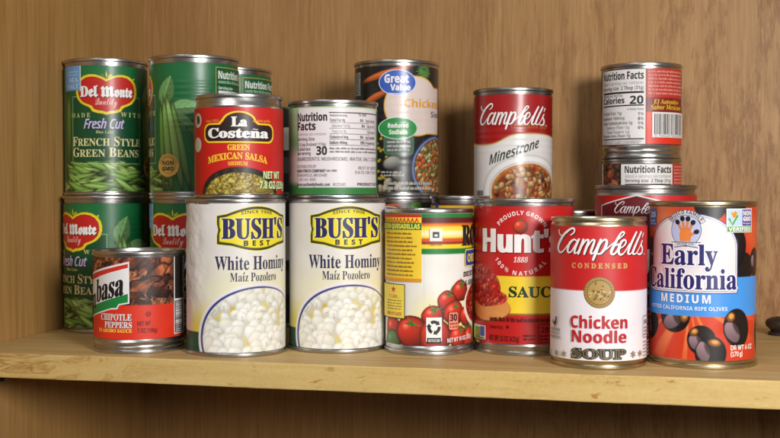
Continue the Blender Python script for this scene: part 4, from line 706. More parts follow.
def paper_mat(name, rough=0.36, coat=0.15):
    m, nt, b = new_mat(name)
    a = node(nt, 'ShaderNodeAttribute', attribute_name='Col')
    tc = node(nt, 'ShaderNodeTexCoord')
    n1 = node(nt, 'ShaderNodeTexNoise', Scale=55.0, Detail=5.0)
    nt.links.new(tc.outputs['Object'], n1.inputs['Vector'])
    mr = node(nt, 'ShaderNodeMapRange'); mr.inputs[3].default_value = 0.90; mr.inputs[4].default_value = 1.06
    nt.links.new(n1.outputs['Fac'], mr.inputs[0])
    mx = node(nt, 'ShaderNodeVectorMath', operation='SCALE')
    nt.links.new(a.outputs['Color'], mx.inputs[0]); nt.links.new(mr.outputs[0], mx.inputs['Scale'])
    nt.links.new(mx.outputs[0], b.inputs['Base Color'])
    r2 = node(nt, 'ShaderNodeMapRange'); r2.inputs[3].default_value = rough - 0.08; r2.inputs[4].default_value = rough + 0.12
    nt.links.new(n1.outputs['Fac'], r2.inputs[0]); nt.links.new(r2.outputs[0], b.inputs['Roughness'])
    n2 = node(nt, 'ShaderNodeTexNoise', Scale=90.0, Detail=3.0)
    nt.links.new(tc.outputs['Object'], n2.inputs['Vector'])
    bp = node(nt, 'ShaderNodeBump', Strength=0.10, Distance=0.001)
    nt.links.new(n2.outputs['Fac'], bp.inputs['Height']); nt.links.new(bp.outputs[0], b.inputs['Normal'])
    b.inputs['Coat Weight'].default_value = coat; b.inputs['Coat Roughness'].default_value = 0.22
    return m

def metal_mat(name, c, rough=0.24):
    m, nt, b = new_mat(name)
    b.inputs['Metallic'].default_value = 1.0
    tc = node(nt, 'ShaderNodeTexCoord')
    mp = node(nt, 'ShaderNodeMapping'); mp.inputs['Scale'].default_value = (1, 1, 14)
    nt.links.new(tc.outputs['Object'], mp.inputs[0])
    n = node(nt, 'ShaderNodeTexNoise', Scale=60.0, Detail=6.0, Roughness=0.65)
    nt.links.new(mp.outputs[0], n.inputs['Vector'])
    r = ramp(nt, [(0.3, tuple(v * 0.72 for v in c)), (0.7, c)])
    nt.links.new(n.outputs['Fac'], r.inputs[0]); nt.links.new(r.outputs[0], b.inputs['Base Color'])
    mr = node(nt, 'ShaderNodeMapRange'); mr.inputs[3].default_value = rough - 0.06; mr.inputs[4].default_value = rough + 0.14
    nt.links.new(n.outputs['Fac'], mr.inputs[0]); nt.links.new(mr.outputs[0], b.inputs['Roughness'])
    bp = node(nt, 'ShaderNodeBump', Strength=0.12, Distance=0.0006)
    nt.links.new(n.outputs['Fac'], bp.inputs['Height']); nt.links.new(bp.outputs[0], b.inputs['Normal'])
    return m

def wood_mat(name, cols, axis, fine=160.0, broad=9.0, rough=0.5, blotch=0.0, bump=0.15, spec=0.25, seed=0.0):
    """grain runs along `axis` (0=x, 1=y, 2=z)"""
    m, nt, b = new_mat(name)
    L = nt.links.new
    tc = node(nt, 'ShaderNodeTexCoord')
    def mapped(along, across):
        mp = node(nt, 'ShaderNodeMapping')
        s = [across] * 3; s[axis] = along
        mp.inputs['Scale'].default_value = s; mp.inputs['Location'].default_value = (seed, seed * 1.7, seed * 0.6)
        L(tc.outputs['Object'], mp.inputs[0]); return mp
    # gentle bend of the grain
    wob = node(nt, 'ShaderNodeTexNoise', Scale=1.0, Detail=2.0); L(mapped(3.0, 6.0).outputs[0], wob.inputs['Vector'])
    sub = node(nt, 'ShaderNodeVectorMath', operation='SUBTRACT'); sub.inputs[1].default_value = (0.5, 0.5, 0.5)
    L(wob.outputs['Color'], sub.inputs[0])
    def bent(along, across, amt):
        mp = mapped(along, across)
        sc = node(nt, 'ShaderNodeVectorMath', operation='SCALE'); sc.inputs['Scale'].default_value = amt
        L(sub.outputs[0], sc.inputs[0])
        ad = node(nt, 'ShaderNodeVectorMath', operation='ADD'); L(mp.outputs[0], ad.inputs[0]); L(sc.outputs[0], ad.inputs[1])
        return ad
    nA = node(nt, 'ShaderNodeTexNoise', Scale=1.0, Detail=4.0, Roughness=0.55); L(bent(broad * 0.12, broad * 2.2, 1.6).outputs[0], nA.inputs['Vector'])
    nB = node(nt, 'ShaderNodeTexNoise', Scale=1.0, Detail=6.0, Roughness=0.7); L(bent(fine * 0.05, fine, 1.2).outputs[0], nB.inputs['Vector'])
    nC = node(nt, 'ShaderNodeTexNoise', Scale=1.0, Detail=3.0, Roughness=0.6); L(bent(fine * 0.08, fine * 2.6, 1.0).outputs[0], nC.inputs['Vector'])
    def madd(a, k, bsock):
        q = node(nt, 'ShaderNodeMath', operation='MULTIPLY_ADD'); q.inputs[1].default_value = k
        L(a, q.inputs[0])
        if bsock is None: q.inputs[2].default_value = 0
        else: L(bsock, q.inputs[2])
        return q.outputs[0]
    f = madd(nA.outputs['Fac'], 0.26, None)
    f = madd(nB.outputs['Fac'], 0.40, f)
    f = madd(nC.outputs['Fac'], 0.34, f)
    r = ramp(nt, [(0.34, cols[0]), (0.5, cols[1]), (0.66, cols[2])])
    L(f, r.inputs[0])
    out = r.outputs[0]
    if blotch:
        # long broken dark dashes of open pores, denser towards +x
        nD = node(nt, 'ShaderNodeTexNoise', Scale=1.0, Detail=5.0, Roughness=0.72); L(bent(5.5, 34.0, 2.2).outputs[0], nD.inputs['Vector'])
        rd = ramp(nt, [(0.49, (0, 0, 0)), (0.56, (1, 1, 1))]); L(nD.outputs['Fac'], rd.inputs[0])
        nE = node(nt, 'ShaderNodeTexNoise', Scale=1.0, Detail=4.0, Roughness=0.8); L(bent(55.0, 320.0, 1.0).outputs[0], nE.inputs['Vector'])
        re = ramp(nt, [(0.40, (0.1, 0.1, 0.1)), (0.54, (1, 1, 1))]); L(nE.outputs['Fac'], re.inputs[0])
        sx = node(nt, 'ShaderNodeSeparateXYZ'); L(tc.outputs['Object'], sx.inputs[0])
        gr = node(nt, 'ShaderNodeMapRange'); gr.inputs[1].default_value = -0.28; gr.inputs[2].default_value = 0.22; gr.inputs[3].default_value = 0.10; gr.inputs[4].default_value = blotch
        L(sx.outputs[0], gr.inputs[0])
        m1 = node(nt, 'ShaderNodeMath', operation='MULTIPLY'); L(rd.outputs[0], m1.inputs[0]); L(re.outputs[0], m1.inputs[1])
        m2 = node(nt, 'ShaderNodeMath', operation='MULTIPLY'); L(m1.outputs[0], m2.inputs[0]); L(gr.outputs[0], m2.inputs[1])
        mx = node(nt, 'ShaderNodeMix', data_type='RGBA', blend_type='MULTIPLY')
        L(m2.outputs[0], mx.inputs[0]); L(out, mx.inputs[6]); mx.inputs[7].default_value = (0.60, 0.47, 0.36, 1)
        out = mx.outputs[2]
    L(out, b.inputs['Base Color'])
    b.inputs['Roughness'].default_value = rough
    b.inputs['Specular IOR Level'].default_value = spec
    bp = node(nt, 'ShaderNodeBump', Strength=bump, Distance=0.002)
    L(f, bp.inputs['Height']); L(bp.outputs[0], b.inputs['Normal'])
    return m

def plain_mat(name, c, rough=0.5, metallic=0.0):
    m, nt, b = new_mat(name)
    n = node(nt, 'ShaderNodeTexNoise', Scale=80.0, Detail=4.0)
    tc = node(nt, 'ShaderNodeTexCoord'); nt.links.new(tc.outputs['Object'], n.inputs['Vector'])
    r = ramp(nt, [(0.3, tuple(v * 0.7 for v in c)), (0.7, tuple(min(1, v * 1.2) for v in c))])
    nt.links.new(n.outputs['Fac'], r.inputs[0]); nt.links.new(r.outputs[0], b.inputs['Base Color'])
    b.inputs['Roughness'].default_value = rough; b.inputs['Metallic'].default_value = metallic
    return m

M_TIN = metal_mat('tinplate', (0.58, 0.565, 0.55), 0.25)
M_DARKTIN = metal_mat('dull_tinplate', (0.40, 0.38, 0.36), 0.30)
M_GOLD = metal_mat('gold_lacquered_tinplate', (0.60, 0.50, 0.33), 0.27)
M_PAPER = paper_mat('printed_paper', 0.47, 0.06)
M_GLOSS = paper_mat('glossy_printed_paper', 0.38, 0.12)
M_GLOSS2 = paper_mat('printed_film', 0.34, 0.20)

# ------------------------------------------------------------------ mesh helpers
def link(name, me, parent=None):
    o = bpy.data.objects.new(name, me); COL.objects.link(o)
    if parent: o.parent = parent
    return o
def lathe(name, prof, mat, seg=96, sharp=38):
    """prof: (r, z) in mm, from bottom to top on the outside"""
    vs = []; fs = []; n = len(prof)
    for k in range(seg):
        a = 2 * PI * k / seg
        for r, z in prof: vs.append((r * math.cos(a) * MM, r * math.sin(a) * MM, z * MM))
    for k in range(seg):
        k2 = (k + 1) % seg
        for j in range(n - 1):
            a, b_, c, d = k * n + j, k2 * n + j, k2 * n + j + 1, k * n + j + 1
            f = [a, b_, c, d]
            if prof[j][0] < 1e-6: f = [a, c, d]
            elif prof[j + 1][0] < 1e-6: f = [a, b_, c]
            fs.append(f)
    me = bpy.data.meshes.new(name); me.from_pydata(vs, [], fs); me.validate()
    me.polygons.foreach_set('use_smooth', np.ones(len(me.polygons), bool))
    me.set_sharp_from_angle(angle=math.radians(sharp))
    me.materials.append(mat); me.update()
    return me
def arcp(cx, cz, r, a0, a1, n):
    return [(cx + r * math.cos(math.radians(a0 + (a1 - a0) * k / n)), cz + r * math.sin(math.radians(a0 + (a1 - a0) * k / n))) for k in range(n + 1)]

def tag(o, label, cat, group=None):
    o['label'] = label; o['category'] = cat
    if group: o['group'] = group

def can(name, pose, label, art, mat, tin=M_TIN, lidmat=None, top=None, bottom=None, rim_h=2.9, group=None, cat='can', body_prof=None, ring=True):
    """pose = x, y, z, diameter, height (mm), turn (deg).  A can: body, bottom rim, top rim, lid, printed label."""
    x, y, z, d, h, rot = pose
    root = bpy.data.objects.new(name, None); COL.objects.link(root)
    root.empty_display_size = 0.02
    root.location = (x * MM, y * MM, z * MM); root.rotation_euler = (0, 0, math.radians(rot))
    tag(root, label, cat, group)
    R = d / 2; rb = R - 1.1
    tn = top or []; bn = bottom or []
    # bottom double seam
    rb_in = bn[0][0] if bn else rb
    rt_in = tn[-1][0] if tn else rb
    Rb = rb_in + 1.1; Rt = rt_in + 1.1
    lo = [(0.01, 2.4), (Rb - 6, 2.4), (Rb - 3.2, 1.6), (Rb - 2.1, 0.9), (Rb - 1.5, 0.1)] + arcp(Rb - 0.8, 0.8, 0.8, -95, 0, 5) + arcp(Rb - 0.6, rim_h - 0.6, 0.6, 0, 80, 4) + [(rb_in, rim_h + 0.25)]
    link('rim', lathe('rim', lo, tin), root)
    bp = [(rb_in - 0.05, rim_h - 0.2)] + [(r, zz) for r, zz in bn] + (body_prof or [(rb, (bn[-1][1] + 1 if bn else rim_h + 1)), (rb - 1.2, (bn[-1][1] if bn else rim_h) + 6), (rb - 1.2, (h - rim_h if not tn else h + tn[0][1]) - 6), (rb, h - rim_h - 1 if not tn else h + tn[0][1] - 1)]) + [(r, h + zz) for r, zz in tn] + [(rt_in - 0.05, h - rim_h + 0.2)]
    link('body', lathe('body', bp, tin), root)
    hi = [(rt_in, h - rim_h - 0.25)] + arcp(Rt - 0.6, h - rim_h + 0.6, 0.6, -80, 0, 4) + arcp(Rt - 0.85, h - 0.85, 0.85, 0, 100, 6) + [(Rt - 1.7, h - 0.7), (Rt - 1.9, h - 3.4)]
    link('rim', lathe('rim', hi, tin), root)
    ri = Rt - 1.9
    lid = [(ri + 0.02, h - 3.3), (ri - 0.9, h - 3.9), (ri - 2.0, h - 3.4), (ri - 3.2, h - 2.6), (ri - 5, h - 2.6), (ri - 6, h - 3.1), (ri - 8, h - 3.1), (ri - 9, h - 2.7), (ri - 13, h - 2.7), (ri - 14, h - 3.1), (0.01, h - 3.1)]
    lm = lathe('lid', lid[::-1], lidmat or tin)
    lo_ = link('lid', lm, root)
    if ring:
        tab = []
        me = bpy.data.meshes.new('pull_tab')
        tp = Label.ell_pts(0, -(ri - 15) , 7.5, 11, 0, 28); ti = Label.ell_pts(0, -(ri - 14), 4.6, 6, 0, 28)
        vs = [(p[0] * MM, p[1] * MM, (h - 1.9 + zz) * MM) for zz in (0, 0.8) for loop in (tp, ti) for p in loop]
        n = 28; fs = []
        for k in range(n):
            j = (k + 1) % n
            fs += [(2 * n + k, 2 * n + j, 3 * n + j, 3 * n + k), (k, n + k, n + j, j), (k, j, 2 * n + j, 2 * n + k), (n + k, 3 * n + k, 3 * n + j, n + j)]
        me.from_pydata(vs, [], fs); me.validate(); me.materials.append(tin)
        link('pull_tab', me, lo_)
    if art: link('paper_label', art if isinstance(art, bpy.types.Mesh) else art.build('paper_label', mat), root)
    root['dims'] = (d, h)
    return root

def copy_can(src, pose, label, group=None, name=None):
    x, y, z, d, h, rot = pose
    r = src.copy(); COL.objects.link(r)
    r.location = (x * MM, y * MM, z * MM); r.rotation_euler = (0, 0, math.radians(rot))
    d0, h0 = src['dims']
    r.scale = (d / d0, d / d0, h / h0)
    r['label'] = label
    if group: r['group'] = group
    for ch in list(src.children):
        c = ch.copy(); COL.objects.link(c); c.parent = r
        for g in ch.children:
            k = g.copy(); COL.objects.link(k); k.parent = c
    return r

# ================================================================== the cans
WHITE = (236, 232, 230)

# ---- chipotle peppers: brown pepper photograph above, orange-red below
def pt_chip(p):
    p.all((88, 44, 26))
    U, V = p.U, p.V
    n = fbm(U + 7 * vnoise(U, V, 10, 5), V + 7 * vnoise(U, V, 10, 6), 8, 3)
    p.mix(sstep(.45, .75, n), (150, 84, 50)); p.mix(sstep(.42, .25, n), (48, 22, 14))
    rng = random.Random(8)
    for k in range(70):
        u = -110 + (k % 16) * 14.5 + rng.uniform(-5, 5) + (k // 16) * 5; v = 78 - (k // 16) * 9.5 + rng.uniform(-3, 3)
        p.blob(u, v, rng.uniform(10, 16), rng.uniform(5.5, 8.5), rng.uniform(-.7, 1.1), rng.choice(((150, 74, 44), (128, 60, 36), (172, 94, 58), (112, 48, 30))), amb=.30, edge=.75, wob=.32, seed=k)
    wu = U + 9 * vnoise(U, V, 11, 41) + 4 * vnoise(U, V, 5, 44); wv = V + 9 * vnoise(U, V, 11, 42) + 4 * vnoise(U, V, 5, 45)
    f1 = fbm(wu * .8 + wv * .6, wv * .8 - wu * .6, 13, 51, 4, 5.5)
    rdg = 1 - np.abs(2 * f1 - 1) * 2.2
    p.c *= (0.62 + 0.70 * sstep(.25, .8, f1))[..., None]
    p.mix(sstep(.80, .97, rdg) * sstep(.42, .62, vnoise(U, V, 7, 60)) * .75, (222, 150, 102))
    p.mix(sstep(.86, 1.0, 1 - np.abs(2 * fbm(wu, wv, 9, 71, 3) - 1) * 2.4) * .55, (58, 24, 14))
    p.c *= (0.86 + 0.28 * fbm(U, V, 2.2, 81, 2))[..., None]
    p.mix(sstep(.3, -.3, V - 36.4), (222, 50, 24))
    # the back: plain red text block above the bar code
    p.mix(p.rect(-98, 38, -55, 74), (184, 50, 38)); p.mix(p.rect(-98, 36.5, -55, 48), (124, 26, 18))
L = Label(69.8, 76.0, 11, 71.3, pt_chip, res=0.5)
# slanted brand panel
L.poly([-51.67, 55.50, -51.88, 58.42, -40.25, 61.03, -22.51, 65.14, -7.21, 68.60, -7.15, 37.60, -14.76, 36.35, -16.64, 33.27, -22.28, 32.92, -33.90, 29.62, -51.91, 24.92, -51.66, 22.86], (238, 236, 236))
L.poly([-51.88, 56.90, -40.27, 59.53, -22.52, 63.66, -8.10, 66.97, -8.11, 64.02, -22.55, 60.33, -38.35, 55.89, -51.87, 52.72], (214, 46, 34))
L.poly([-51.87, 32.57, -38.64, 35.99, -22.69, 40.69, -8.22, 44.84, -8.25, 38.49, -15.48, 37.22, -17.29, 34.21, -21.36, 34.07, -35.36, 30.25, -51.87, 25.87], (20, 132, 62))
L.text('basa', 'S', -38.51, 37.42, -11.97, 54.03, (20, 16, 18), bold=.5, boldy=.15, slope=0.25, shear=.1)
L.text('m', 'S', -51.82, 31.01, -40.22, 41.67, (20, 16, 18), bold=.45, boldy=.2, slope=0.22)
for c, dx, dy in (((60, 12, 8), .35, -.3), (WHITE, 0, 0)):
    L.text('CHIPOTLE', 'S', -32.05, 25.04, -5.59, 29.78, c, bold=.06, dx=dx, dy=dy)
    L.text('PEPPERS', 'S', -28.07, 19.46, -5.40, 23.90, c, bold=.06, dx=dx, dy=dy)
L.text('IN ADOBO SAUCE', 'S', -34.77, 16.13, -5.42, 18.65, (246, 214, 70), bold=.05)
L.ring(Label.ell_pts(6.51, 29.61, 1.7, 1.7, n=20), .45, (60, 12, 8)); L.text('U', 'N', 5.56, 28.57, 7.47, 30.64, (60, 12, 8))
L.text('NET WT', 'N', -1.49, 21.14, 8.18, 24.40, (70, 14, 8)); L.text('7 OZ (198g)', 'N', -1.52, 15.92, 13.46, 19.26, (70, 14, 8))
L.rect(28.57, 12.97, 45.33, 72.55, (234, 232, 232)); L.rect(29.39, 13.73, 42.47, 38.03, (40, 34, 32)); L.rect(29.59, 39.55, 42.93, 71.41, (40, 34, 32))
L.text('NUTRITION', 'N', 46.8, 44, 76, 49.5, (234, 232, 232), mirror90=True)
L.barcode(30.36, 14.51, 40.06, 37.28, 5, (234, 232, 232), True)
L.rect(68.43, 9.93, 117.35, 71.18, (30, 26, 24)); L.rect(70.30, 10.41, 116.86, 70.70, (226, 222, 220))
K = (28, 26, 26); G = (120, 116, 114)
L.text('Nutrition Facts', 'N', 73.83, 62.88, 115.24, 69.27, K, bold=.12)
L.text('About 6 servings per container', 'R', 73.90, 58.57, 115.27, 61.44, G); L.text('Serving size  2 Tbsp (31g)', 'N', 73.95, 54.57, 115.46, 57.60, K)
L.rect(73.99, 51.53, 115.48, 53.13, K)
L.text('Amount per serving', 'N', 74.02, 49.28, 97.29, 51.38, G); L.text('Calories', 'N', 74.07, 43.89, 99.12, 48.89, K, bold=.1); L.text('20', 'N', 103.88, 43.00, 115.02, 49.52, K, bold=.12)
L.rect(74.11, 41.46, 115.53, 42.50, K)
L.text('% Daily Value', 'N', 101.78, 38.08, 115.38, 39.99, G)
L.text('Total Fat 1g', 'N', 74.18, 34.80, 96.45, 37.38, G); L.text('1%', 'N', 110.58, 33.87, 115.24, 36.42, K)
L.text('Sodium 160mg', 'N', 74.22, 30.84, 99.19, 33.42, G); L.text('8%', 'N', 110.60, 30.06, 115.26, 32.60, K)
L.text('Total Carbohydrate 2g', 'N', 74.27, 26.95, 106.08, 29.52, G); L.text('1%', 'N', 110.62, 26.40, 115.28, 28.94, K)
L.text('Dietary Fiber 0g', 'R', 79.55, 23.42, 103.57, 25.83, G); L.text('0%', 'N', 110.63, 22.90, 115.30, 25.29, K)
L.text('Total Sugars 1g', 'R', 79.58, 19.88, 103.59, 22.29, G); L.text('Protein less than 1g', 'N', 74.38, 16.70, 104.46, 19.11, G)
L.rect(74.41, 14.73, 115.68, 15.69, K)
L.greek(74.44, 11.22, 115.20, 14.10, 2, (140, 136, 134), 4)
L.greek(118.66, 49.70, 158.33, 69.98, 7, (236, 150, 136), 7, .5, .1)
L.text('El Autentico', 'S', 123.41, 42.97, 149.91, 46.56, (236, 190, 50), shear=.2); L.text('Sabor Mexicano', 'S', 120.86, 38.49, 154.97, 42.32, (236, 190, 50), shear=.2)
L.rect(122.31, 16.21, 163.77, 36.31, (228, 224, 222)); L.barcode(124.04, 18.62, 156.73, 35.05, 9)
L.text('0 70560 95412 3', 'R', 124.44, 16.54, 155.52, 18.30, K)
root_chip = can('chipotle_can', (-377.3, 778.2, 0.0, 69.8, 76.0, 25.9), 'short can of chipotle peppers with white slanted logo panel, left end of front row', L, M_PAPER,
    bottom=[(33.0, 3.6), (33.4, 4.6), (34.0, 5.2), (33.6, 6.2), (33.8, 7.4), (34.4, 8.6)], group='cans of chipotle peppers')
copy_can(root_chip, (-2.6, 987.5, 0.0, 69.5, 76.5, -149.8), 'chipotle pepper can at the foot of its stack, hidden by the wide soup can', 'cans of chipotle peppers')
copy_can(root_chip, (-2.6, 987.5, 76.5, 69.5, 72.3, -146.8), 'chipotle pepper can in the middle of its stack, only a strip of nutrition panel showing', 'cans of chipotle peppers')
copy_can(root_chip, (-2.8, 981.4, 148.8, 69.5, 80.0, -189.8), 'topmost chipotle pepper can of the tall stack, showing nutrition facts and bar code', 'cans of chipotle peppers')

# ---- white hominy
def pt_hominy(p):
    U, V = p.U, p.V
    p.all((229, 224, 219))
    g = sstep(82, 30, V) * (0.45 + 0.55 * sstep(-75, -20, U)) * sstep(62, 20, np.abs(U))
    p.mix(g * .55, (244, 236, 150)); 
    g2 = sstep(44, 16, V) * sstep(62, 44, np.abs(U + 2)); p.mix(g2, (226, 204, 62))
    p.mix(sstep(.25, -.25, V - 17.5), (14, 74, 46))
    cu, cv = 1.5, 13.5
    p.mix(p.ell(cu, cv, 48.5, 40.0), (236, 230, 230)); p.mix(p.ell(cu, cv, 46.0, 37.6), (52, 56, 130))
    m = p.ell(cu + .8, cv - .4, 44.8, 36.6)
    p.mix(m, (224, 206, 122)); p.mix(m * sstep(.45, .7, fbm(U, V, 12, 3)), (206, 180, 84))
    rng = random.Random(12)
    pts = []
    for row in range(12):
        v = 52 - row * 4.9
        for k in range(14):
            pts.append((-48 + k * 7.6 + rng.uniform(-2.6, 2.6) + (row % 2) * 3.5, v + rng.uniform(-1.8, 1.8)))
    for u, v in pts:
        far = float(sstep(10, 50, np.array(v))) * .28
        a = rng.uniform(4.8, 7.0) * (1 - far); b = a * rng.uniform(.76, .98)
        rot = rng.uniform(0, 3); t = rng.random()
        if rng.random() < .20 and v < 38:
            continue
        p.blob(u + .4, v - .7, a * 1.05, b * 1.05, rot, (228, 221, 192), m, amb=.95, edge=.04)
        p.blob(u, v, a, b, rot, (247 - 5 * t, 246 - 7 * t, 241 - 16 * t), m, amb=.85, edge=.06, wob=.09, seed=u, spec=.02)
        if rng.random() < .35:
            p.blob(u + rng.uniform(-1, 1), v - b * .25, a * .4, .5, rot, (218, 210, 178), m, amb=.9, edge=.4)
    p.mix(m * sstep(34, 50, V) * .35, (232, 228, 214))
def crinkle(U, V):
    k = sstep(-34, -50, U) * sstep(-95, -80, U) * sstep(24, 50, V)
    return k * 1.3 * (fbm(U, V, 9, 77, 3) - .5)
L = Label(75.6, 115.0, 3.4, 111.6, pt_hominy, res=0.5, dents=((26, 40, .4, 7), (-30, 70, .3, 9)))
def badge(g):
    """rounded plate with an arched top and bottom"""
    u0, u1, va, vb = -29.5 - g, 29.5 + g, 82.7 - g, 101.9 + g
    t = []
    t += [(u0, va), (-19, va - 1.2)] + [(-19 + 38 * k / 12, va - 1.2 - 3.6 * math.sin(PI * k / 12)) for k in range(1, 12)] + [(19, va - 1.2), (u1, va)]
    t += [(u1, va + 6), (u1 - 1.0, (va + vb) / 2), (u1, vb - 6), (u1, vb), (23, vb + 1.2)] + [(23 - 46 * k / 14, vb + 1.2 + 5.6 * math.sin(PI * k / 14)) for k in range(1, 14)] + [(-23, vb + 1.2), (u0, vb), (u0, vb - 6), (u0 + 1.0, (va + vb) / 2), (u0, va + 6)]
    return t
L.poly(badge(1.0), (250, 232, 60)); L.poly(badge(.6), (58, 62, 36)); L.poly(badge(-.9), (128, 122, 30)); L.poly(badge(-1.4), (240, 220, 34))
L.text("BUSH'S", 'S', -26.6, 86.0, 26.6, 101.6, (246, 240, 150), bold=1.0, boldy=.5)
L.text("BUSH'S", 'S', -26.2, 86.0, 26.2, 101.4, (38, 34, 92), bold=.62, boldy=.1)
L.text('SINCE 1908', 'N', -12.5, 103.2, 12.5, 105.4, (70, 70, 40), bow=1.4)
L.text('BEST', 'N', -10.5, 80.9, 10.5, 84.6, (30, 30, 40), bold=.12, track=.28)
L.text('White Hominy', 'S', -31.77, 63.54, 29.67, 73.19, (44, 40, 78), capref=.70, bold=.04)
L.text('Maíz Pozolero', 'S', -20.50, 55.06, 17.23, 61.30, (44, 40, 78), capref=.70, bold=-.02)
L.greek(96, 30, 118, 95, 14, (90, 84, 70), 5); L.greek(-118, 30, -80, 95, 14, (120, 112, 100), 15)
G_H = 'cans of white hominy'
root_bB = can('hominy_can', (-230.9, 819.4, 0.0, 75.6, 115.0, 29.7), 'white hominy can with smooth label, second hominy can from the chipotle can', L, M_PAPER, group=G_H)
LA = Label(75.6, 115.0, 3.4, 111.6, pt_hominy, res=0.5, disp=crinkle, seed=21, dents=((-40, 66, .5, 8), (-46, 84, .4, 6), (-6, 36, .35, 7)))
LA.el = L.el
root_bA = can('hominy_can', (-300.2, 783.2, 0.0, 76.2, 115.0, 45.9), 'white hominy can right beside the short chipotle can, with the salsa can on top', LA, M_PAPER, group=G_H)

# ---- diced tomatoes & chillies, side of the label with a recipe panel
def pt_rotel(p):
    U, V = p.U, p.V
    p.all((234, 231, 224))
    p.mix(sstep(52, 22, V) * sstep(-24, 5, U) * .8, (246, 226, 110))
    # yellow bands with a pale glow
    p.mix(p.rect(-200, 75, 200, 104), (240, 212, 40)); p.mix(np.exp(-((V - 89.6) / 2.6) ** 2) * .9, (250, 244, 214))
    p.mix(p.rect(-200, 96.6, 200, 101.2), (96, 26, 22)); p.mix(p.rect(-200, 95.0, 200, 97.0, 1.0), (224, 110, 36))
    p.mix(p.rect(-200, 83.4, 200, 86.0, .8), (214, 84, 40)); p.mix(p.rect(-200, 81.6, 200, 83.6, .5), (150, 40, 26))
    p.mix(p.rect(-200, 101.0, 200, 104.2), (24, 122, 56)); p.mix(p.rect(-200, 74.4, 200, 78.4), (24, 122, 56))
    p.mix(p.rect(-200, 104.2, 200, 110), (206, 196, 160))
    # tomatoes
    def tom(u, v, a, b, seed):
        p.blob(u, v, a, b, 0, (226, 58, 38), amb=.5, spec=.34, edge=.4, wob=.05, seed=seed)
    for k in range(8): p.leaf(34 + 1.5 * k, 20 + 4 * (k % 4), 7, 1.8, .6 + k * .5, (70, 134, 54))
    for u, v, a, b, s in ((-32, 18, 10, 10, 1), (26, 47, 8.5, 8, 3), (14, 40, 8, 7.5, 9), (20, 31, 9.5, 9, 4), (3, 29, 8.5, 8, 11), (33, 28, 8, 8, 6)): tom(u, v, a, b, s)
    p.blob(-33, 8, 11, 10, .4, (106, 142, 86), amb=.45, spec=.15)
    tom(-14, 17, 13, 12.5, 5); tom(5, 14, 12.5, 13, 7)
    for k in range(5): p.leaf(29 + 2 * k, 12 + 3 * (k % 3), 6, 1.7, .6 + k * .5, (52, 120, 48))
    tom(24, 13, 9, 8.5, 8); tom(38, 11, 9, 9, 2)
    # bowl of diced tomato further round
    p.mix(p.ell(49, 36, 19, 17), (240, 230, 214)); p.mix(p.ell(49, 37, 16.5, 14.5), (120, 20, 14)); m = p.ell(49, 37, 16.5, 14.5)
    rng = random.Random(5)
    for k in range(130):
        p.blob(49 + rng.uniform(-17, 17), 37 + rng.uniform(-15, 15), rng.uniform(1.6, 3), rng.uniform(1.3, 2.2), rng.uniform(0, 3), rng.choice(((214, 52, 34), (190, 36, 24), (226, 86, 52))), m, amb=.5, spec=.25)
L = Label(67.2, 107.5, 7.2, 104.6, pt_rotel, res=0.45, seam=-3.6, dents=((8, 60, .35, 8), (-26, 40, .3, 6)))
def star_leaf(u, v, r, col=(44, 112, 46), n=6, seed=0):
    rng = random.Random(seed)
    for k in range(n):
        a = 2 * PI * k / n + rng.uniform(-.3, .3); r_ = r; rr = r * rng.uniform(.55, 1.05)
        L.poly([(u + .11 * r * math.cos(a + 1.6), v + .11 * r * math.sin(a + 1.6)), (u + .5 * rr * math.cos(a + .10), v + .5 * rr * math.sin(a + .10)), (u + rr * math.cos(a), v + rr * math.sin(a)), (u + .5 * rr * math.cos(a - .10), v + .5 * rr * math.sin(a - .10)), (u + .11 * r * math.cos(a - 1.6), v + .11 * r * math.sin(a - 1.6))], col if k % 2 else tuple(int(c * 1.25) for c in col))
star_leaf(-13.5, 23.5, 9, seed=1); star_leaf(4, 33.5, 7.5, seed=2); star_leaf(15, 44.5, 6.5, seed=3); star_leaf(21, 36, 6, seed=4); star_leaf(26, 18, 5.5, seed=5); star_leaf(27, 52, 6, seed=6)
L.line(15, 45, 18.5, 51, .8, (60, 110, 50))
# recipe panel
L.rect(-52, 56.4, -5.4, 103.0, (244, 206, 56)); L.rect(-52, 53.8, -5.4, 56.4, (222, 150, 40))
for k in range(20):
    u = -50 + k * 3.3
    if u < -8: L.poly([(u, 97.4), (u + 3.2, 97.4), (u + 1.6, 101.2)], (206, 40, 30)); L.poly([(u + .9, 97.4), (u + 2.3, 97.4), (u + 1.6, 99.3)], (240, 212, 40))
L.rect(-52, 101.4, -5.4, 103.4, (206, 40, 30))
L.rect(-52, 92.2, -5.4, 97.2, (30, 118, 56))
L.text('CHICKEN QUESADILLAS', 'N', -49, 93.0, -6.6, 96.4, (246, 226, 90), bold=.1)
L.greek(-40, 57.5, -8.5, 91.0, 11, (150, 112, 40), 2, .38, .15)
L.rect(-52, 26.4, -18.2, 52.0, (60, 50, 24)); L.rect(-52, 27.0, -18.8, 51.4, (246, 222, 80))
L.poly([(-29.5 + (2.9 if k % 2 == 0 else 1.2) * math.sin(PI * k / 5), 47.8 + (2.9 if k % 2 == 0 else 1.2) * math.cos(PI * k / 5)) for k in range(10)], (206, 40, 30))
L.text('1 CAN...', 'N', -35, 41.4, -23, 44.0, (200, 50, 30)); L.greek(-38, 32.5, -21, 40.6, 4, (150, 118, 50), 3, .4, .1); L.text('OPEN UP FLAVOR', 'N', -38, 28.6, -21, 31.2, (204, 50, 30))
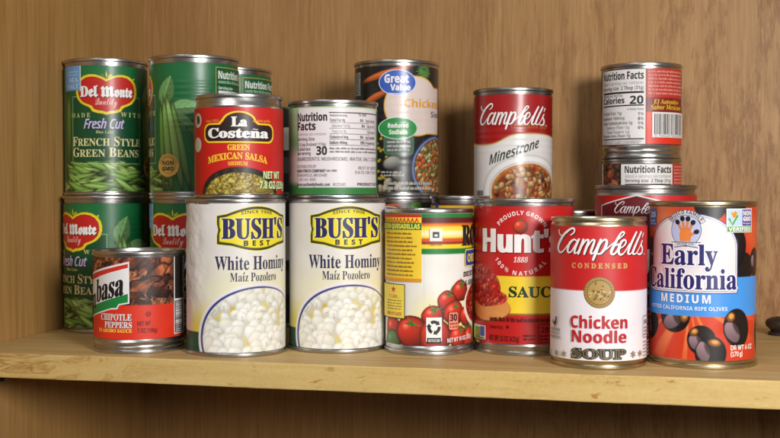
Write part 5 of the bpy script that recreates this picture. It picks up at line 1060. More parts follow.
# marks on the white field
L.rect(0.45, 83.93, 9.65, 93.13, (232, 230, 224)); L.rect(2.64, 86.41, 7.37, 90.79, (40, 38, 36)); L.rect(3.82, 87.43, 6.18, 88.89, (232, 230, 224)); L.text('made in USA', 'R', 0.75, 80.72, 9.35, 82.32, (110, 100, 60))
L.text('RO*TEL', 'S', 26.9, 80.4, 86, 97.2, (24, 20, 18), bold=.42, boldy=.1)
L.rrect(29.6, 64.6, 70, 77.6, 2, (236, 214, 60)); L.rrect(30.5, 65.5, 69, 76.7, 1.5, (34, 64, 150)); L.text('ORIGINAL', 'N', 33, 68, 66, 74, (240, 214, 60), bold=.1)
L.text('DICED TOMATOES', 'N', 28.5, 57.2, 68, 61.0, (40, 30, 24), slope=.05); L.text('& GREEN CHILIES', 'N', 30, 50.6, 69, 54.4, (40, 30, 24), slope=.05)
L.rect(-1.98, 10.63, 9.26, 28.21, (236, 234, 230))
a, b, c, d = -0.95, 14.59, 8.20, 26.60
L.rect(a - .4, b - 5.2, c + .4, b - 1.2, (30, 28, 28)); L.text('RECYCLE CAN', 'N', a + .6, b - 4.2, c - .6, b - 2.2, WHITE)
mu, mv = (a + c) / 2, (b + d) / 2 + .4
for k in range(3):
    t = 2 * PI * k / 3 + PI / 2
    ptsr = [(mu + 3.6 * math.cos(t + .85 * (q / 6 - .5) * 1.5), mv + 4.0 * math.sin(t + .85 * (q / 6 - .5) * 1.5)) for q in range(7)]
    L.ring(ptsr, 2.3, (24, 24, 24), False)
    e = ptsr[0]; dx, dy = ptsr[0][0] - ptsr[1][0], ptsr[0][1] - ptsr[1][1]; l = math.hypot(dx, dy); dx /= l; dy /= l
    L.poly([(e[0] - dy * 2.1, e[1] + dx * 2.1), (e[0] + dx * 2.4, e[1] + dy * 2.4), (e[0] + dy * 2.1, e[1] - dx * 2.1)], (24, 24, 24))
L.rrect(14.29, 18.59, 22.80, 31.85, 1.6, (150, 50, 36)); L.rrect(14.70, 18.96, 22.31, 31.48, 1.4, (238, 140, 116))
L.text('30', 'N', 15.44, 25.37, 21.44, 30.23, (60, 24, 20), bold=.15); L.greek(15.28, 19.62, 21.83, 24.33, 2, (110, 40, 30), 6, .5, .05)
L.text('NET WT 10 OZ (283g)', 'N', 13.26, 9.53, 38.06, 12.64, WHITE, slope=.08)
can('diced_tomato_can', (-158.9, 819.8, 0.0, 67.2, 107.5, 11.0), 'tomato can with yellow and green bands, recipe panel and recycling mark', L, M_PAPER, rim_h=3.2, bottom=[(32.9, 3.6), (33.0, 5.2)])

# ---- tomato sauce, red label with white curved slogan
def pt_hunts(p):
    U, V = p.U, p.V
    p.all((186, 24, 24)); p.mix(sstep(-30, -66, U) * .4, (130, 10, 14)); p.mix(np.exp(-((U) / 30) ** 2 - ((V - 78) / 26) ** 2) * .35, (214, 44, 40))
    p.mix(p.rect(-24, 30.6, 60, 58.4), (238, 206, 52)); p.mix(p.rect(-24, 30.0, 60, 31.2, .4), (150, 120, 30))
    # bowl of crushed tomato
    p.mix(p.ell(-31, 34, 21.5, 10.5), (120, 66, 28)); p.mix(p.ell(-30.5, 34.6, 20.8, 9.8), (220, 146, 78))
    n = fbm(U, V * 3, 9, 4); p.mix(p.ell(-30, 34.6, 20, 9.5) * sstep(.4, .7, n) * .5, (224, 160, 92))
    rng = random.Random(3)
    m = np.clip(p.ell(-31, 42, 19, 6.5) + p.ell(-33, 49, 15.5, 14) + p.ell(-36, 57, 11, 9.5), 0, 1)
    p.mix(m, (186, 30, 22))
    for k in range(240):
        u, v = rng.uniform(-52, -11), rng.uniform(30, 66)
        p.blob(u, v, rng.uniform(1.2, 3.2), rng.uniform(1, 2.2), rng.uniform(0, 3), rng.choice(((226, 74, 54), (206, 48, 36), (236, 106, 80), (186, 34, 26))), m, amb=.6, spec=.2, edge=.2)
    p.blob(1.6 - 4, 94.5, 5.6, 5.2, 0, (226, 70, 40), amb=.5, spec=.3)
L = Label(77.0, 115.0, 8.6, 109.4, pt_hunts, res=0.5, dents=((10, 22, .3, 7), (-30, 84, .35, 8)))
hu, hv = -1.89, 82.33
L.arc('PROUDLY GROWN', 'N', hu, hv, 20.8, 143, 33, 3.1, (240, 226, 222), bold=.0)
L.arc('100% NATURAL', 'N', hu, hv, 20.4, 208, 325, 3.1, (240, 226, 222), bold=.0, inside=True)
for k in range(5):
    t = PI / 2 + (k - 2) * .75
    L.poly([(-2.4 - .6, 98.6), (-2.4 + 3.4 * math.cos(t), 98.8 + 2.6 * math.sin(t) - .6), (-2.4 + .6, 98.6)], (50, 110, 44))
for c, dx, dy in (((110, 8, 10), .7, -.6), ((246, 240, 238), 0, 0)):
    L.text("Hunt's", 'N', -34.19, 75.69, 28.44, 92.89, c, bold=1.0, boldy=.05, dx=dx, dy=dy, capref=.72)

L.text('1888', 'S', -7.34, 68.55, 3.20, 72.63, (240, 226, 222), shear=.25)
L.text('SAUCE', 'S', -10.66, 43.19, 28.62, 50.78, (24, 58, 34), bold=.22)
L.greek(-26.76, 23.85, 21.16, 27.65, 1, (84, 8, 10), 3, .7, 0); L.text('TOMATOES', 'N', -26.74, 19.27, -15.27, 21.48, (84, 8, 10)); L.ell(-11.74, 21.02, 1.2, 1.2, (84, 8, 10))
L.text('NET WT 15 OZ (425g)', 'R', -26.92, 10.45, -3.16, 14.57, (74, 8, 10), bold=.12)
L.rrect(-50.92, 10.22, -31.21, 20.58, .8, (232, 232, 226)); L.rect(-47.40, 11.58, -38.25, 19.11, (90, 170, 90)); L.rect(-37.95, 12.43, -32.14, 19.91, (70, 100, 170)); L.rect(-47.37, 10.54, -32.13, 11.89, (60, 140, 60))
L.poly([-45.80, 15.21, -42.31, 12.00, -37.96, 18.83, -42.32, 14.57], (240, 150, 40))
L.greek(-0.26, 11.20, 9.24, 16.32, 2, (84, 8, 10), 8, .5, .1)
L.ring(Label.rr_pts(11.12, 9.93, 22.07, 23.41, 1.6), .5, (70, 8, 10)); L.text('20', 'N', 13.02, 17.12, 19.13, 21.23, (70, 8, 10)); L.greek(12.27, 10.95, 21.21, 16.08, 2, (84, 8, 10), 9)
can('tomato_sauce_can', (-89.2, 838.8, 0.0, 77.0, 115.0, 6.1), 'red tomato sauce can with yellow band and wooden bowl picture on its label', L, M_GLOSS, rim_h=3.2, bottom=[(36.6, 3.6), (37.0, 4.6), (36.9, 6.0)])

# ---- chicken noodle soup, half red half white
def pt_noodle(p):
    V = p.V
    p.all((236, 228, 232)); p.mix(sstep(-.25, .25, V - 53.2), (198, 28, 30))
L = Label(68.0, 102.5, 6.0, 96.6, pt_noodle, res=0.55, dents=((-20, 24, .3, 6), (24, 78, .3, 7)))
SCRIPT = [
    [(102, 42, 13), (103, 62, 11), (118, 80, 8), (146, 68, 8), (172, 42, 11), (192, 26, 14), (208, 29, 13), (211, 45, 11), (202, 62, 10), (184, 74, 8)],
    [(178, 32, 12), (142, 66, 18), (113, 112, 23), (97, 152, 24), (95, 180, 21), (107, 202, 15), (127, 196, 11), (148, 170, 9), (166, 144, 8)],
    [(226, 114, 11), (206, 106, 13), (180, 130, 19), (166, 164, 21), (163, 188, 18), (173, 201, 13), (191, 190, 10), (214, 150, 9), (236, 110, 9)],
    [(241, 104, 17), (222, 150, 18), (211, 188, 17), (214, 203, 13), (228, 199, 9), (246, 172, 8), (262, 130, 8)],
    [(272, 106, 17), (255, 156, 18), (238, 206, 16)],
    [(241, 192, 8), (268, 142, 8), (290, 109, 11), (306, 108, 14), (303, 130, 16), (290, 168, 18), (278, 206, 16)],
    [(281, 192, 8), (308, 142, 8), (330, 109, 11), (346, 108, 14), (342, 132, 16), (326, 178, 17), (323, 201, 14), (336, 202, 9), (354, 176, 8), (372, 134, 8)],
    [(389, 104, 17), (364, 176, 20), (338, 246, 17)],
    [(358, 196, 8), (378, 150, 8), (402, 112, 11), (422, 104, 14), (430, 122, 18), (418, 162, 20), (394, 198, 15), (372, 205, 10), (362, 192, 8)],
    [(420, 176, 8), (470, 132, 8), (520, 92, 8), (548, 64, 10), (545, 50, 11), (526, 58, 13), (496, 112, 19), (468, 168, 21), (460, 196, 18), (474, 208, 13), (496, 190, 13), (512, 156, 14), (508, 136, 12), (492, 146, 8)],
    [(512, 168, 8), (544, 152, 9), (562, 126, 12), (554, 106, 12), (532, 118, 16), (514, 162, 20), (512, 196, 18), (528, 211, 13), (554, 192, 9), (588, 134, 8)],
    [(637, 54, 17), (606, 118, 20), (582, 180, 20), (580, 204, 15), (594, 207, 10), (612, 188, 8), (640, 130, 8)],
    [(674, 54, 17), (644, 118, 20), (618, 180, 20), (614, 204, 15), (628, 209, 10), (648, 190, 8), (682, 118, 9)],
    [(684, 116, 12), (674, 142, 14), (684, 170, 18), (682, 198, 17), (664, 213, 13), (648, 206, 10)],
    [(692, 64, 14), (684, 92, 7)], [(699, 212, 9), (702, 213, 9)]]
def soup_script(u0, v0, u1, v1, r, sh=(64, 8, 14), fat=1.0, tilt=0.0):
    """flowing white brush lettering with a dark drop shadow; the box spans the letters from the C's foot to its top"""
    h0 = math.asin((90 / 7.09 + 545 - 599) / 50.5); h1 = math.asin((705 / 7.09 + 545 - 599) / 50.5)
    sx = (u1 - u0) / (h1 - h0); sy = (v1 - v0) / (204 - 24)
    P_ = [[(u0 + (math.asin((x / 7.09 + 545 - 599) / 50.5) - h0) * sx, v0 + (204 - y) * sy + tilt * (x - 400) / 600, w * sy * .98 * fat) for x, y, w in p] for p in SCRIPT]
    L.strokes(P_, sh, .62 * (u1 - u0) / 70, -.62 * (u1 - u0) / 70); L.strokes(P_, (244, 238, 238))
soup_script(-32.64, 78.24, 40.04, 95.28, L.r)
L.text('CONDENSED', 'S', -18.52, 68.42, 20.19, 71.78, (206, 160, 96), bold=.14, track=.22)
mu, mv = 0.71, 52.15
L.ell(mu, mv, 10.6, 10.6, (120, 92, 40)); L.ell(mu, mv, 10.1, 10.1, (176, 142, 78)); L.ring(Label.ell_pts(mu, mv, 8.2, 8.2), .45, (110, 86, 40))
rng = random.Random(2)
for k in range(42):
    a_ = rng.uniform(0, 2 * PI); r_ = rng.uniform(0, 7.2)
    L.poly(Label.ell_pts(mu + r_ * math.cos(a_), mv + r_ * math.sin(a_), rng.uniform(.5, 1.6), rng.uniform(.3, .8), rng.uniform(0, 3), 8), rng.choice(((120, 94, 46), (206, 176, 116), (140, 110, 56))))
for k in range(30):
    a_ = 2 * PI * k / 30
    L.poly(Label.ell_pts(mu + 9.1 * math.cos(a_), mv + 9.1 * math.sin(a_), .3, .5, a_, 6), (124, 98, 48))
L.text('Chicken', 'N', -18.76, 28.06, 20.01, 36.14, (190, 26, 36), bold=.06, capref=.74); L.text('Noodle', 'N', -17.91, 18.35, 19.25, 26.30, (190, 26, 36), bold=.06, capref=.74)
for c, bo in (((50, 44, 34), .78), ((186, 168, 116), -.06), ((50, 44, 34), -.30)):
    L.text('SOUP', 'S', -17.47, 7.83, 18.52, 13.90, c, bold=bo, boldy=bo * .8)
for x in ((-43.23, 8.53), (-32.41, 9.05), (-24.47, 9.36), (24.92, 10.12), (31.90, 10.17)):
    for k in range(3):
        t = PI * k / 3 + PI / 2; L.line(x[0] - 2.3 * math.cos(t), x[1] - 2.3 * math.sin(t), x[0] + 2.3 * math.cos(t), x[1] + 2.3 * math.sin(t), .75, (140, 128, 100))
cx, cy = -34.34, 30.98
L.poly([(cx - 2.6, cy + 1.2), (cx - 1.4, cy - .6), (cx + .2, cy - .4), (cx + 1.0, cy + 1.6), (cx + 1.4, cy + 3.2), (cx + 2.4, cy + 3.4), (cx + 2.9, cy + 2.4), (cx + 2.4, cy + 1.2), (cx + 2.0, cy - 1.4), (cx + .6, cy - 2.8), (cx + .5, cy - 4.4), (cx - .1, cy - 4.4), (cx - .2, cy - 2.9), (cx - 1.8, cy - 2.0), (cx - 3.0, cy - .4)], (44, 40, 40))
L.text('CHICKEN', 'N', -41.21, 24.42, -28.38, 26.22, (90, 84, 84)); L.text('WITH NO', 'N', -40.69, 21.93, -28.58, 23.59, (120, 114, 114)); L.text('ANTIBIOTICS', 'N', -43.39, 19.14, -27.71, 20.94, (90, 84, 84))
L.ring(Label.rr_pts(35.82, 20.62, 50.44, 35.37, 1.2), .45, (90, 84, 84)); L.text('60', 'N', 37.74, 29.84, 44.39, 32.87, (80, 76, 76)); L.greek(37.14, 21.56, 46.35, 28.46, 3, (120, 114, 114), 4, .5, .05); L.greek(36.62, 7.07, 50.44, 18.81, 5, (150, 144, 144), 14)
L.greek(60, 14, 96, 50, 12, (110, 104, 104), 5); L.barcode(-96, 14, -72, 40, 12)
root_cn = can('chicken_noodle_soup_can', (-30.9, 782.9, 0.0, 68.0, 102.5, 2.3), 'red and white chicken noodle soup can with gold medallion, in front beside the olive can', L, M_PAPER, tin=M_GOLD, lidmat=M_TIN, rim_h=3.0, bottom=[(31.9, 3.6), (32.6, 5.4)], top=[(32.6, -4.6), (31.9, -3.4)], group='condensed soup cans')
copy_can(root_cn, (-111.8, 961.7, 0.0, 69.5, 104.0, 156.6), 'condensed soup can hidden in the back row, carrying the minestrone can', 'condensed soup cans')

# ---- ripe olives
def pt_olive(p):
    U, V = p.U, p.V
    p.all((206, 58, 28))
    cu, cv = -8, 46
    an = np.arctan2(V - cv, U - cu); r = np.hypot(U - cu, V - cv)
    ray = sstep(.62, .95, .5 + .5 * np.sin(an * 17 + 2.0 * np.sin(an * 5 + 1))) * sstep(70, 16, r) * sstep(5, 14, r)
    p.mix(ray * .62, (246, 170, 100)); p.mix(sstep(30, 0, r) * .45, (236, 120, 60)); p.mix(sstep(.5, .9, fbm(U, V, 16, 9)) * .25, (170, 34, 18))
    p.mix(sstep(26, 4, np.hypot(U + 34, V - 100)) * .5, (246, 190, 130)); p.mix(sstep(18, 4, np.hypot(U - 44, V - 92)) * .35, (240, 150, 90))
    def olive(u, v, a, b, rot, hole=None, ref=None):
        p.blob(u, v, a, b, rot, (30, 20, 19), amb=.55, edge=.4, spec=0)
        m = p.ell(u, v, a * .95, b * .95, rot)
        if ref:
            q = p.ell(u + ref[0] * a, v + ref[1] * b, ref[2] * a * 1.1, ref[3] * b, ref[4], .5) * m
            f = sstep(v + (ref[1] - ref[3]) * b, v + (ref[1] + ref[3]) * b, V)
            p.mix(q * (.62 + .38 * f), (160, 130, 138))
            p.mix(q * p.ell(u + (ref[0] + .42) * a, v + (ref[1] + .25) * b, .30 * a, .5 * b, ref[4], .8) * .7, (40, 28, 26))
        if hole:
            p.mix(m * p.ell(u + hole[0] * a, v + hole[1] * b, hole[2] * a, hole[3] * b, hole[4]), (34, 20, 14))
            p.mix(m * p.ell(u + hole[0] * a, v + hole[1] * b, hole[2] * a * .86, hole[3] * b * .86, hole[4]), (130, 78, 32))
            p.mix(m * p.ell(u + hole[0] * a + .3, v + hole[1] * b + .5, hole[2] * a * .5, hole[3] * b * .5, hole[4], .8), (226, 160, 78))
    for k in range(12):
        olive(-118 + k * 6.2 + (k % 3) * 3, 20 + (k * 37) % 80, 9, 11, k * .5, (-.4, .6, .3, .2, .4), (-.4, -.1, .35, .5, .3))
    olive(31.94, 68.13, 9, 10.5, 0); olive(23.88, 80.55, 8.5, 13.5, -.25, (-.6, .55, .3, .2, .5), (-.35, 0, .4, .6, -.3)); olive(24.08, 105.52, 9, 9, 0, None, (-.5, -.2, .3, .5, 0)); olive(54.93, 20.92, 9, 14, .1)
    olive(5.41, 112.96, 11.5, 13, 0); olive(-46.10, 80.30, 7, 8.5, 0, (.3, -.5, .35, .25, 0)); olive(45.05, 71.63, 8, 10, 0, None, (-.4, .1, .3, .4, 0))
    olive(-19.29, 34.95, 11.4, 11.0, .15, (.66, .05, .30, .44, -.2), (-.15, -.3, .62, .45, .5))
    p.mix(p.rect(-200, 35.6, 200, 62.2), (70, 148, 226))
    olive(-0.19, 19.46, 9.6, 10.2, .3, (-.52, .55, .36, .28, .5), (-.42, -.15, .38, .55, .5))
    olive(6.05, 10.83, 10.6, 11.6, -.1, (.22, .62, .48, .24, -.15), (-.5, .1, .36, .62, .3))
    olive(25.11, 27.71, 10.8, 13.2, .2, (-.5, .58, .36, .28, .6), (-.38, -.2, .42, .6, .6))
L = Label(74.0, 113.5, 5.2, 109.6, pt_olive, res=0.45, dents=((14, 24, .25, 6), (-16, 96, .3, 8)))
# arched white panel
def arch(g):
    cu, cv = -8.46, 81.80; ru, rv = 31.5, 21.8
    base = 53.0
    return [(cu + ru + g, base - g)] + [(cu + (ru + g) * math.cos(t), cv + (rv + g) * math.sin(t)) for t in [PI * k / 30 for k in range(31)]] + [(cu - ru - g, base - g)]
L.poly(arch(1.9), (66, 62, 120)); L.poly(arch(1.3), (228, 222, 228)); L.poly(arch(.5), (150, 146, 176)); L.poly(arch(0), (232, 225, 226))
# round emblem with a hand wearing olives
eu, ev = -11.20, 94.89
n0 = len(L.el)
L.ell(eu, ev, 13.6, 14.6, (232, 230, 232)); L.ell(eu, ev, 12.4, 13.4, (70, 66, 110)); L.ell(eu, ev, 11.9, 12.9, (186, 192, 226))
hand = (232, 132, 62); hs = (186, 84, 34)
L.poly([(eu - 4.6, ev - 9), (eu + 4.0, ev - 9), (eu + 4.6, ev - 2), (eu + 3.6, ev + 1.2), (eu - 3.8, ev + 1.2), (eu - 5.2, ev - 2.5)], hand)
for k, (dx, dy, ln, ang) in enumerate(((-3.6, .2, 7.0, 2.05), (-1.4, .8, 8.6, 1.72), (.9, .8, 8.4, 1.45), (3.0, .2, 6.6, 1.12), (3.8, -4.2, 5.6, .55))):
    x, y = eu + dx, ev + dy; ex, ey = x + ln * math.cos(ang), y + ln * math.sin(ang)
    L.line(x, y, ex, ey, 2.0, hs); L.line(x, y, ex, ey, 1.6, hand); L.ell(ex, ey, 1.9, 2.2, (34, 26, 28), ang - PI / 2)
L.ring(Label.ell_pts(eu, ev - 1, 15.6, 15.2, 0, 24, math.radians(28), math.radians(152)), 4.4, (70, 66, 90), False); L.ring(Label.ell_pts(eu, ev - 1, 15.6, 15.2, 0, 24, math.radians(29), math.radians(151)), 3.7, (214, 208, 210), False)
L.arc('MUSCO FAMILY', 'N', eu, ev - 1, 14.2, 146, 34, 2.9, (60, 56, 84), bold=.05)
L.poly([(eu - 14.5, ev - 13.4), (eu - 11.5, ev - 9.6), (eu + 11.5, ev - 9.6), (eu + 14.5, ev - 13.4), (eu + 11.5, ev - 14.6), (eu, ev - 12.8), (eu - 11.5, ev - 14.6)], (70, 66, 90)); L.poly([(eu - 13.4, ev - 13.2), (eu - 11.0, ev - 10.2), (eu + 11.0, ev - 10.2), (eu + 13.4, ev - 13.2), (eu + 11.0, ev - 14.0), (eu, ev - 12.2), (eu - 11.0, ev - 14.0)], (214, 210, 214))
L.text('OLIVE CO.', 'N', eu - 7, ev - 12.0, eu + 7, ev - 10.5, (60, 56, 84))
for k in range(n0, len(L.el)):   # the whole emblem a little smaller
    if L.el[k]: L.el[k] = ([[(eu + (p[0] - eu) * .86, ev - 1 + (p[1] - ev) * .84) for p in q] for q in L.el[k][0]],) + tuple(L.el[k][1:])
for c, bo in (((240, 236, 240), 1.1), ((40, 36, 104), .22)):
    L.text('Early', 'S', -30.24, 70.43, 9.87, 84.11, c, bold=bo, capref=.70); L.text('California', 'S', -45.92, 54.13, 23.63, 67.53, c, bold=bo, capref=.70)
L.text('MEDIUM', 'N', -29.99, 44.68, 5.49, 50.12, (240, 238, 244), bold=.1, track=.12)
L.text('PITTED CALIFORNIA RIPE OLIVES', 'N', -41.95, 39.65, 16.82, 42.23, (232, 240, 250))
L.text('DR WT 6 OZ', 'R', 19.55, 13.01, 39.47, 16.14, (246, 226, 214), bold=.14); L.text('(170 g)', 'R', 19.59, 8.77, 29.11, 12.03, (246, 226, 214), bold=.14)
# verification badge
q0, q1, q2, q3 = 15.80, 92.41, 38.68, 108.49
L.rect(q0, q1, q2, q3, (236, 238, 238)); L.rect(q0 + .6, q1 + 4.4, (q0 + q2) / 2 + .8, q3 - .6, (190, 214, 232)); L.rect((q0 + q2) / 2 + 1.1, q1 + 4.4, q2 - .6, q3 - .6, (92, 70, 150)); L.rect(q0 + .6, q1 + .5, q2 - .6, q1 + 4.0, (90, 160, 60))
L.ring([(q0 + 1.8, q1 + 9.6), (q0 + 4.4, q1 + 5.2), (q0 + 8.6, q1 + 11.6)], 1.5, (96, 168, 60), False)
L.poly([(q0 + 4.8, q1 + 10), (q0 + 3.0, q1 + 14), (q0 + 5.2, q1 + 13), (q0 + 6.2, q1 + 14.6), (q0 + 8.2, q1 + 13.4), (q0 + 6.6, q1 + 10)], (240, 150, 40))
hx = (q0 + q2) / 2 + 1.9
L.text('NON', 'N', hx, q3 - 4.6, q2 - 1.4, q3 - 1.6, WHITE, bold=.12); L.text('GMO', 'N', hx, q3 - 8.4, q2 - 1.4, q3 - 5.4, WHITE, bold=.12); L.text('Project', 'N', hx, q1 + 5.6, q2 - 1.4, q3 - 9.4, WHITE)
L.text('VERIFIED', 'N', q0 + 1.6, q1 + 1.1, q2 - 1.6, q1 + 3.4, WHITE, bold=.1)
L.rrect(-46.28, 95.98, -36.11, 108.14, 1.6, (50, 110, 200)); L.text('20', 'N', -44.27, 102.27, -37.23, 106.05, (220, 230, 244)); L.greek(-44.64, 96.68, -36.89, 100.87, 2, (190, 210, 240), 3, .5, .05)
can('olive_can', (40.3, 804.9, 0.0, 74.0, 113.5, -2.9), 'orange-red can of ripe olives with blue band, at the right end of the front row', L, M_GLOSS, tin=M_GOLD, rim_h=3.2, bottom=[(36.4, 3.6), (36.9, 5.2)])

# ---- green beans
def pt_beans(p):
    U, V = p.U, p.V
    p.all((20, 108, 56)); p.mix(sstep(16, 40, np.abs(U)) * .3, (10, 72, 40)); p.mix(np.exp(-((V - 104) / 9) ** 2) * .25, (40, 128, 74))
    p.mix(p.rect(-31, 28, 31, 84), (10, 76, 42))
    rng = random.Random(6)
    def pod(u, v, l, w, rot, c, m=None, amb=.35): p.blob(u, v, l, w, rot, c, m, amb=amb, edge=.55, spec=0.0, ly=.8)
    gr = ((158, 200, 98), (136, 186, 82), (180, 214, 124), (116, 166, 68))
    # upright pods beside the front panel
    for u in (-39.5, -36.5): pod(u, 46, 46, 2.2, PI / 2 + .02 * rng.uniform(-1, 1), (104, 140, 60))
    m = p.ell(0, 14, 37, 21.5) * (V < 32)
    p.mix(m * sstep(30, 24, V), (40, 84, 26))
    for k in range(64):
        u = rng.uniform(-36, 36); v = 2 + 25 * (1 - k / 64) ** .8 - .006 * u * u + rng.uniform(-2, 2)
        pod(u, v, rng.uniform(15, 25), rng.uniform(2.1, 3.0), rng.choice((-.5, -.35, -.2, -.3, .15, .3)) + rng.uniform(-.15, .15), rng.choice(gr), sstep(31, 28, V), .45)
    # broad leaves and long pods round the side
    p.leaf(45.5, 88, 13, 7.5, 1.25, (112, 162, 96), vein=1.15)
    p.leaf(62, 74, 14, 6.5, .1, (122, 172, 108), vein=1.15); p.leaf(59, 62, 12, 6, -.45, (100, 152, 86), vein=1.15); p.leaf(70, 50, 12, 6, -.9, (60, 116, 60), vein=1.1)
    for u, v, l, w, r, c in ((58, 42, 40, 3.4, .20, (116, 164, 78)), (52.5, 44, 42, 3.7, .17, (148, 192, 108)), (46.5, 42, 42, 3.4, .10, (126, 176, 88)), (41, 40, 40, 2.6, .05, (104, 154, 72))):
        pod(u, v, l, w, PI / 2 + r, c, None, .6)
    p.mix(sstep(.55, .8, fbm(U, V, 14, 4)) * sstep(60, 80, np.abs(U)) * .3, (8, 54, 30))
def ribs_b(U, V):
    return 0.10 * np.sin(2 * PI * V / 5.2) * sstep(52, 58, V) * sstep(100, 94, V) * sstep(36, 50, np.abs(U))
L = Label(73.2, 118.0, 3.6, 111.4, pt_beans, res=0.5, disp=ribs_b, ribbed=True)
half = [(0, 79.6), (5, 76.9), (10, 75.4), (15, 75.2), (20, 76.4), (24.5, 79.4), (27.4, 83.6), (28.5, 88), (28.6, 93), (27, 98.4), (23.4, 102.6), (19.4, 104.8), (15.6, 106.4), (14.2, 107.6), (12.4, 110.6), (8, 112.2), (3.4, 112.8), (0, 114)]
cu0, cv0 = 0.21, 87.07
def medal(g):
    o = []
    for sgn in (1, -1):
        seq = half if sgn == 1 else half[::-1][1:-1]
        for x, y in seq:
            dxm = x * .97; dym = (94 - y) * .885
            l = math.hypot(dxm, dym) or 1
            k = 1 + g / l
            o.append((cu0 + sgn * dxm * k, cv0 + dym * k))
    return o
L.ring([(-32, 27.6), (-32, 85), (32, 85), (32, 27.6)], .5, (196, 206, 170))
L.poly(medal(.5), (120, 110, 10)); L.poly(medal(.1), (236, 214, 44)); L.poly(medal(-2.3), (120, 16, 16)); L.poly(medal(-2.7), (196, 34, 30))
for k in (-1, 0, 1):
    L.poly([(cu0 + k * .6, cv0 + 13.6), (cu0 + k * 2.6 - .8, cv0 + 16.8 - abs(k)), (cu0 + k * 4.6, cv0 + 20 - 2.6 * abs(k)), (cu0 + k * 3.4 + .9, cv0 + 16 - abs(k) * .6)], (226, 206, 50))
for c, dx, dy in (((40, 4, 6), .55, -.5), ((246, 243, 242), 0, 0)):
    L.text('D', 'S', cu0 - 22.8, cv0 - 2.2, cu0 - 15.8, cv0 + 6.6, c, bold=.42, boldy=.2, dx=dx, dy=dy)
    L.text('el', 'B', cu0 - 14.8, cv0 - 2.2, cu0 - 7.2, cv0 + 6.9, c, bold=.46, boldy=.3, dx=dx, dy=dy)
    L.text('m', 'B', cu0 - 4.4, cv0 - 2.2, cu0 + 6.2, cv0 + 6.6, c, bold=.42, boldy=.2, dx=dx, dy=dy)
    L.text('onte', 'B', cu0 + 7.0, cv0 - 2.2, cu0 + 22.8, cv0 + 5.4, c, bold=.46, boldy=.3, dx=dx, dy=dy)
L.text('Quality', 'Q', cu0 - 9.4, cv0 - 9.2, cu0 + 9.0, cv0 - 3.4, (238, 200, 190), bold=.06, capref=.7)
for k in range(5): L.poly([(cu0 + 24.6 + .9 * math.cos(t), cv0 + 13.6 + .9 * math.sin(t)) for t in [2 * PI * q / 8 for q in range(8)]], (214, 206, 90)) if k == 0 else None
L.rect(-43.56, 90.32, -22.75, 112.13, (110, 160, 212)); L.rect(-23.17, 89.60, -22.12, 111.66, (206, 220, 226))
L.text('SEA', 'S', -36.20, 97.48, -24.90, 101.60, (196, 220, 240)); L.text('SALT', 'S', -37.65, 92.01, -24.73, 96.13, (196, 220, 240)); L.greek(-37.86, 102.48, -24.42, 107.63, 2, (170, 200, 230), 3, .5, .1)
Y = (196, 208, 134)
L.text('MADE', 'S', -32.86, 67.15, -13.39, 70.92, Y, track=.2); L.text('WITH', 'S', 12.10, 67.83, 33.39, 71.64, Y, track=.2)
for c, dx, dy, bo in (((30, 26, 80), .4, -.4, .35), ((206, 196, 236), 0, 0, .25)):
    L.text('Fresh Cut', 'I', -19.20, 57.62, 15.15, 65.66, c, bold=bo, boldy=.15, dx=dx, dy=dy, capref=.72, shear=.12)
L.text('Blue Lake', 'S', -8.77, 53.35, 5.79, 55.74, Y)
CR = (232, 226, 164)
for t, bx, lead in (('FRENCH STYLE', (-31.43, 42.75, 31.75, 50.63), 'FS'), ('GREEN BEANS', (-30.99, 33.32, 29.77, 41.20), 'GB')):
    words = t.split(); small = {}
    tt = ' '.join(w_[0] + w_[1:].lower() for w_ in words)
    L.text(tt, 'S', *bx, CR, bold=.02, small={ch: .80 for ch in set(tt) if ch.islower()})
bu, bv = 47.20, 25.26
L.ell(bu, bv, 9.8, 9.8, (206, 168, 84)); L.ring(Label.ell_pts(bu, bv, 6.6, 6.6), .35, (90, 66, 26)); L.arc('INGREDIENTS', 'N', bu, bv, 7.2, 165, 15, 1.7, (90, 66, 26)); L.arc('NO GMO', 'N', bu, bv, 9.0, 235, 305, 1.6, (90, 66, 26), inside=True)
L.text('NON', 'N', bu - 5.2, bv + .5, bu + 5.0, bv + 3.9, (40, 34, 24), bold=.1); L.text('GMO', 'N', bu - 5.2, bv - 4.2, bu + 5.0, bv - .8, (40, 34, 24), bold=.1)
nu_, nv_ = 85.97, 108.36
L.rect(nu_, nv_ - 82, nu_ + 46, nv_, (196, 176, 90)); L.rect(nu_ + .5, nv_ - 81.5, nu_ + 45.5, nv_ - .5, (14, 88, 48))
PG = (222, 234, 222)
L.text('Nutrition Facts', 'N', nu_ + 2.5, nv_ - 9.6, nu_ + 43.5, nv_ - 3.0, PG, bold=.15); L.greek(nu_ + 2.5, nv_ - 14.5, nu_ + 40, nv_ - 11, 1, (150, 190, 156), 3, .6); L.text('Serving size', 'N', nu_ + 2.5, nv_ - 18.6, nu_ + 18, nv_ - 16, PG)
L.rect(nu_ + 2.5, nv_ - 22.4, nu_ + 43.5, nv_ - 19.8, PG); L.text('Calories', 'N', nu_ + 2.5, nv_ - 29, nu_ + 22, nv_ - 24.4, PG); L.text('20', 'N', nu_ + 34, nv_ - 29, nu_ + 43, nv_ - 23.6, PG)
L.greek(nu_ + 2.5, nv_ - 78, nu_ + 43.5, nv_ - 31, 10, (170, 206, 174), 9, .45, .1)
G_B = 'cans of green beans'
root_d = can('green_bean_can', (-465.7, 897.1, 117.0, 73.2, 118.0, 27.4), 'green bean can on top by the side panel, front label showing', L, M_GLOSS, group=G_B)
copy_can(root_d, (-461.2, 886.7, 0.0, 73.2, 117.0, -22.5), 'green bean can at the foot of the stack behind the short chipotle can', G_B)
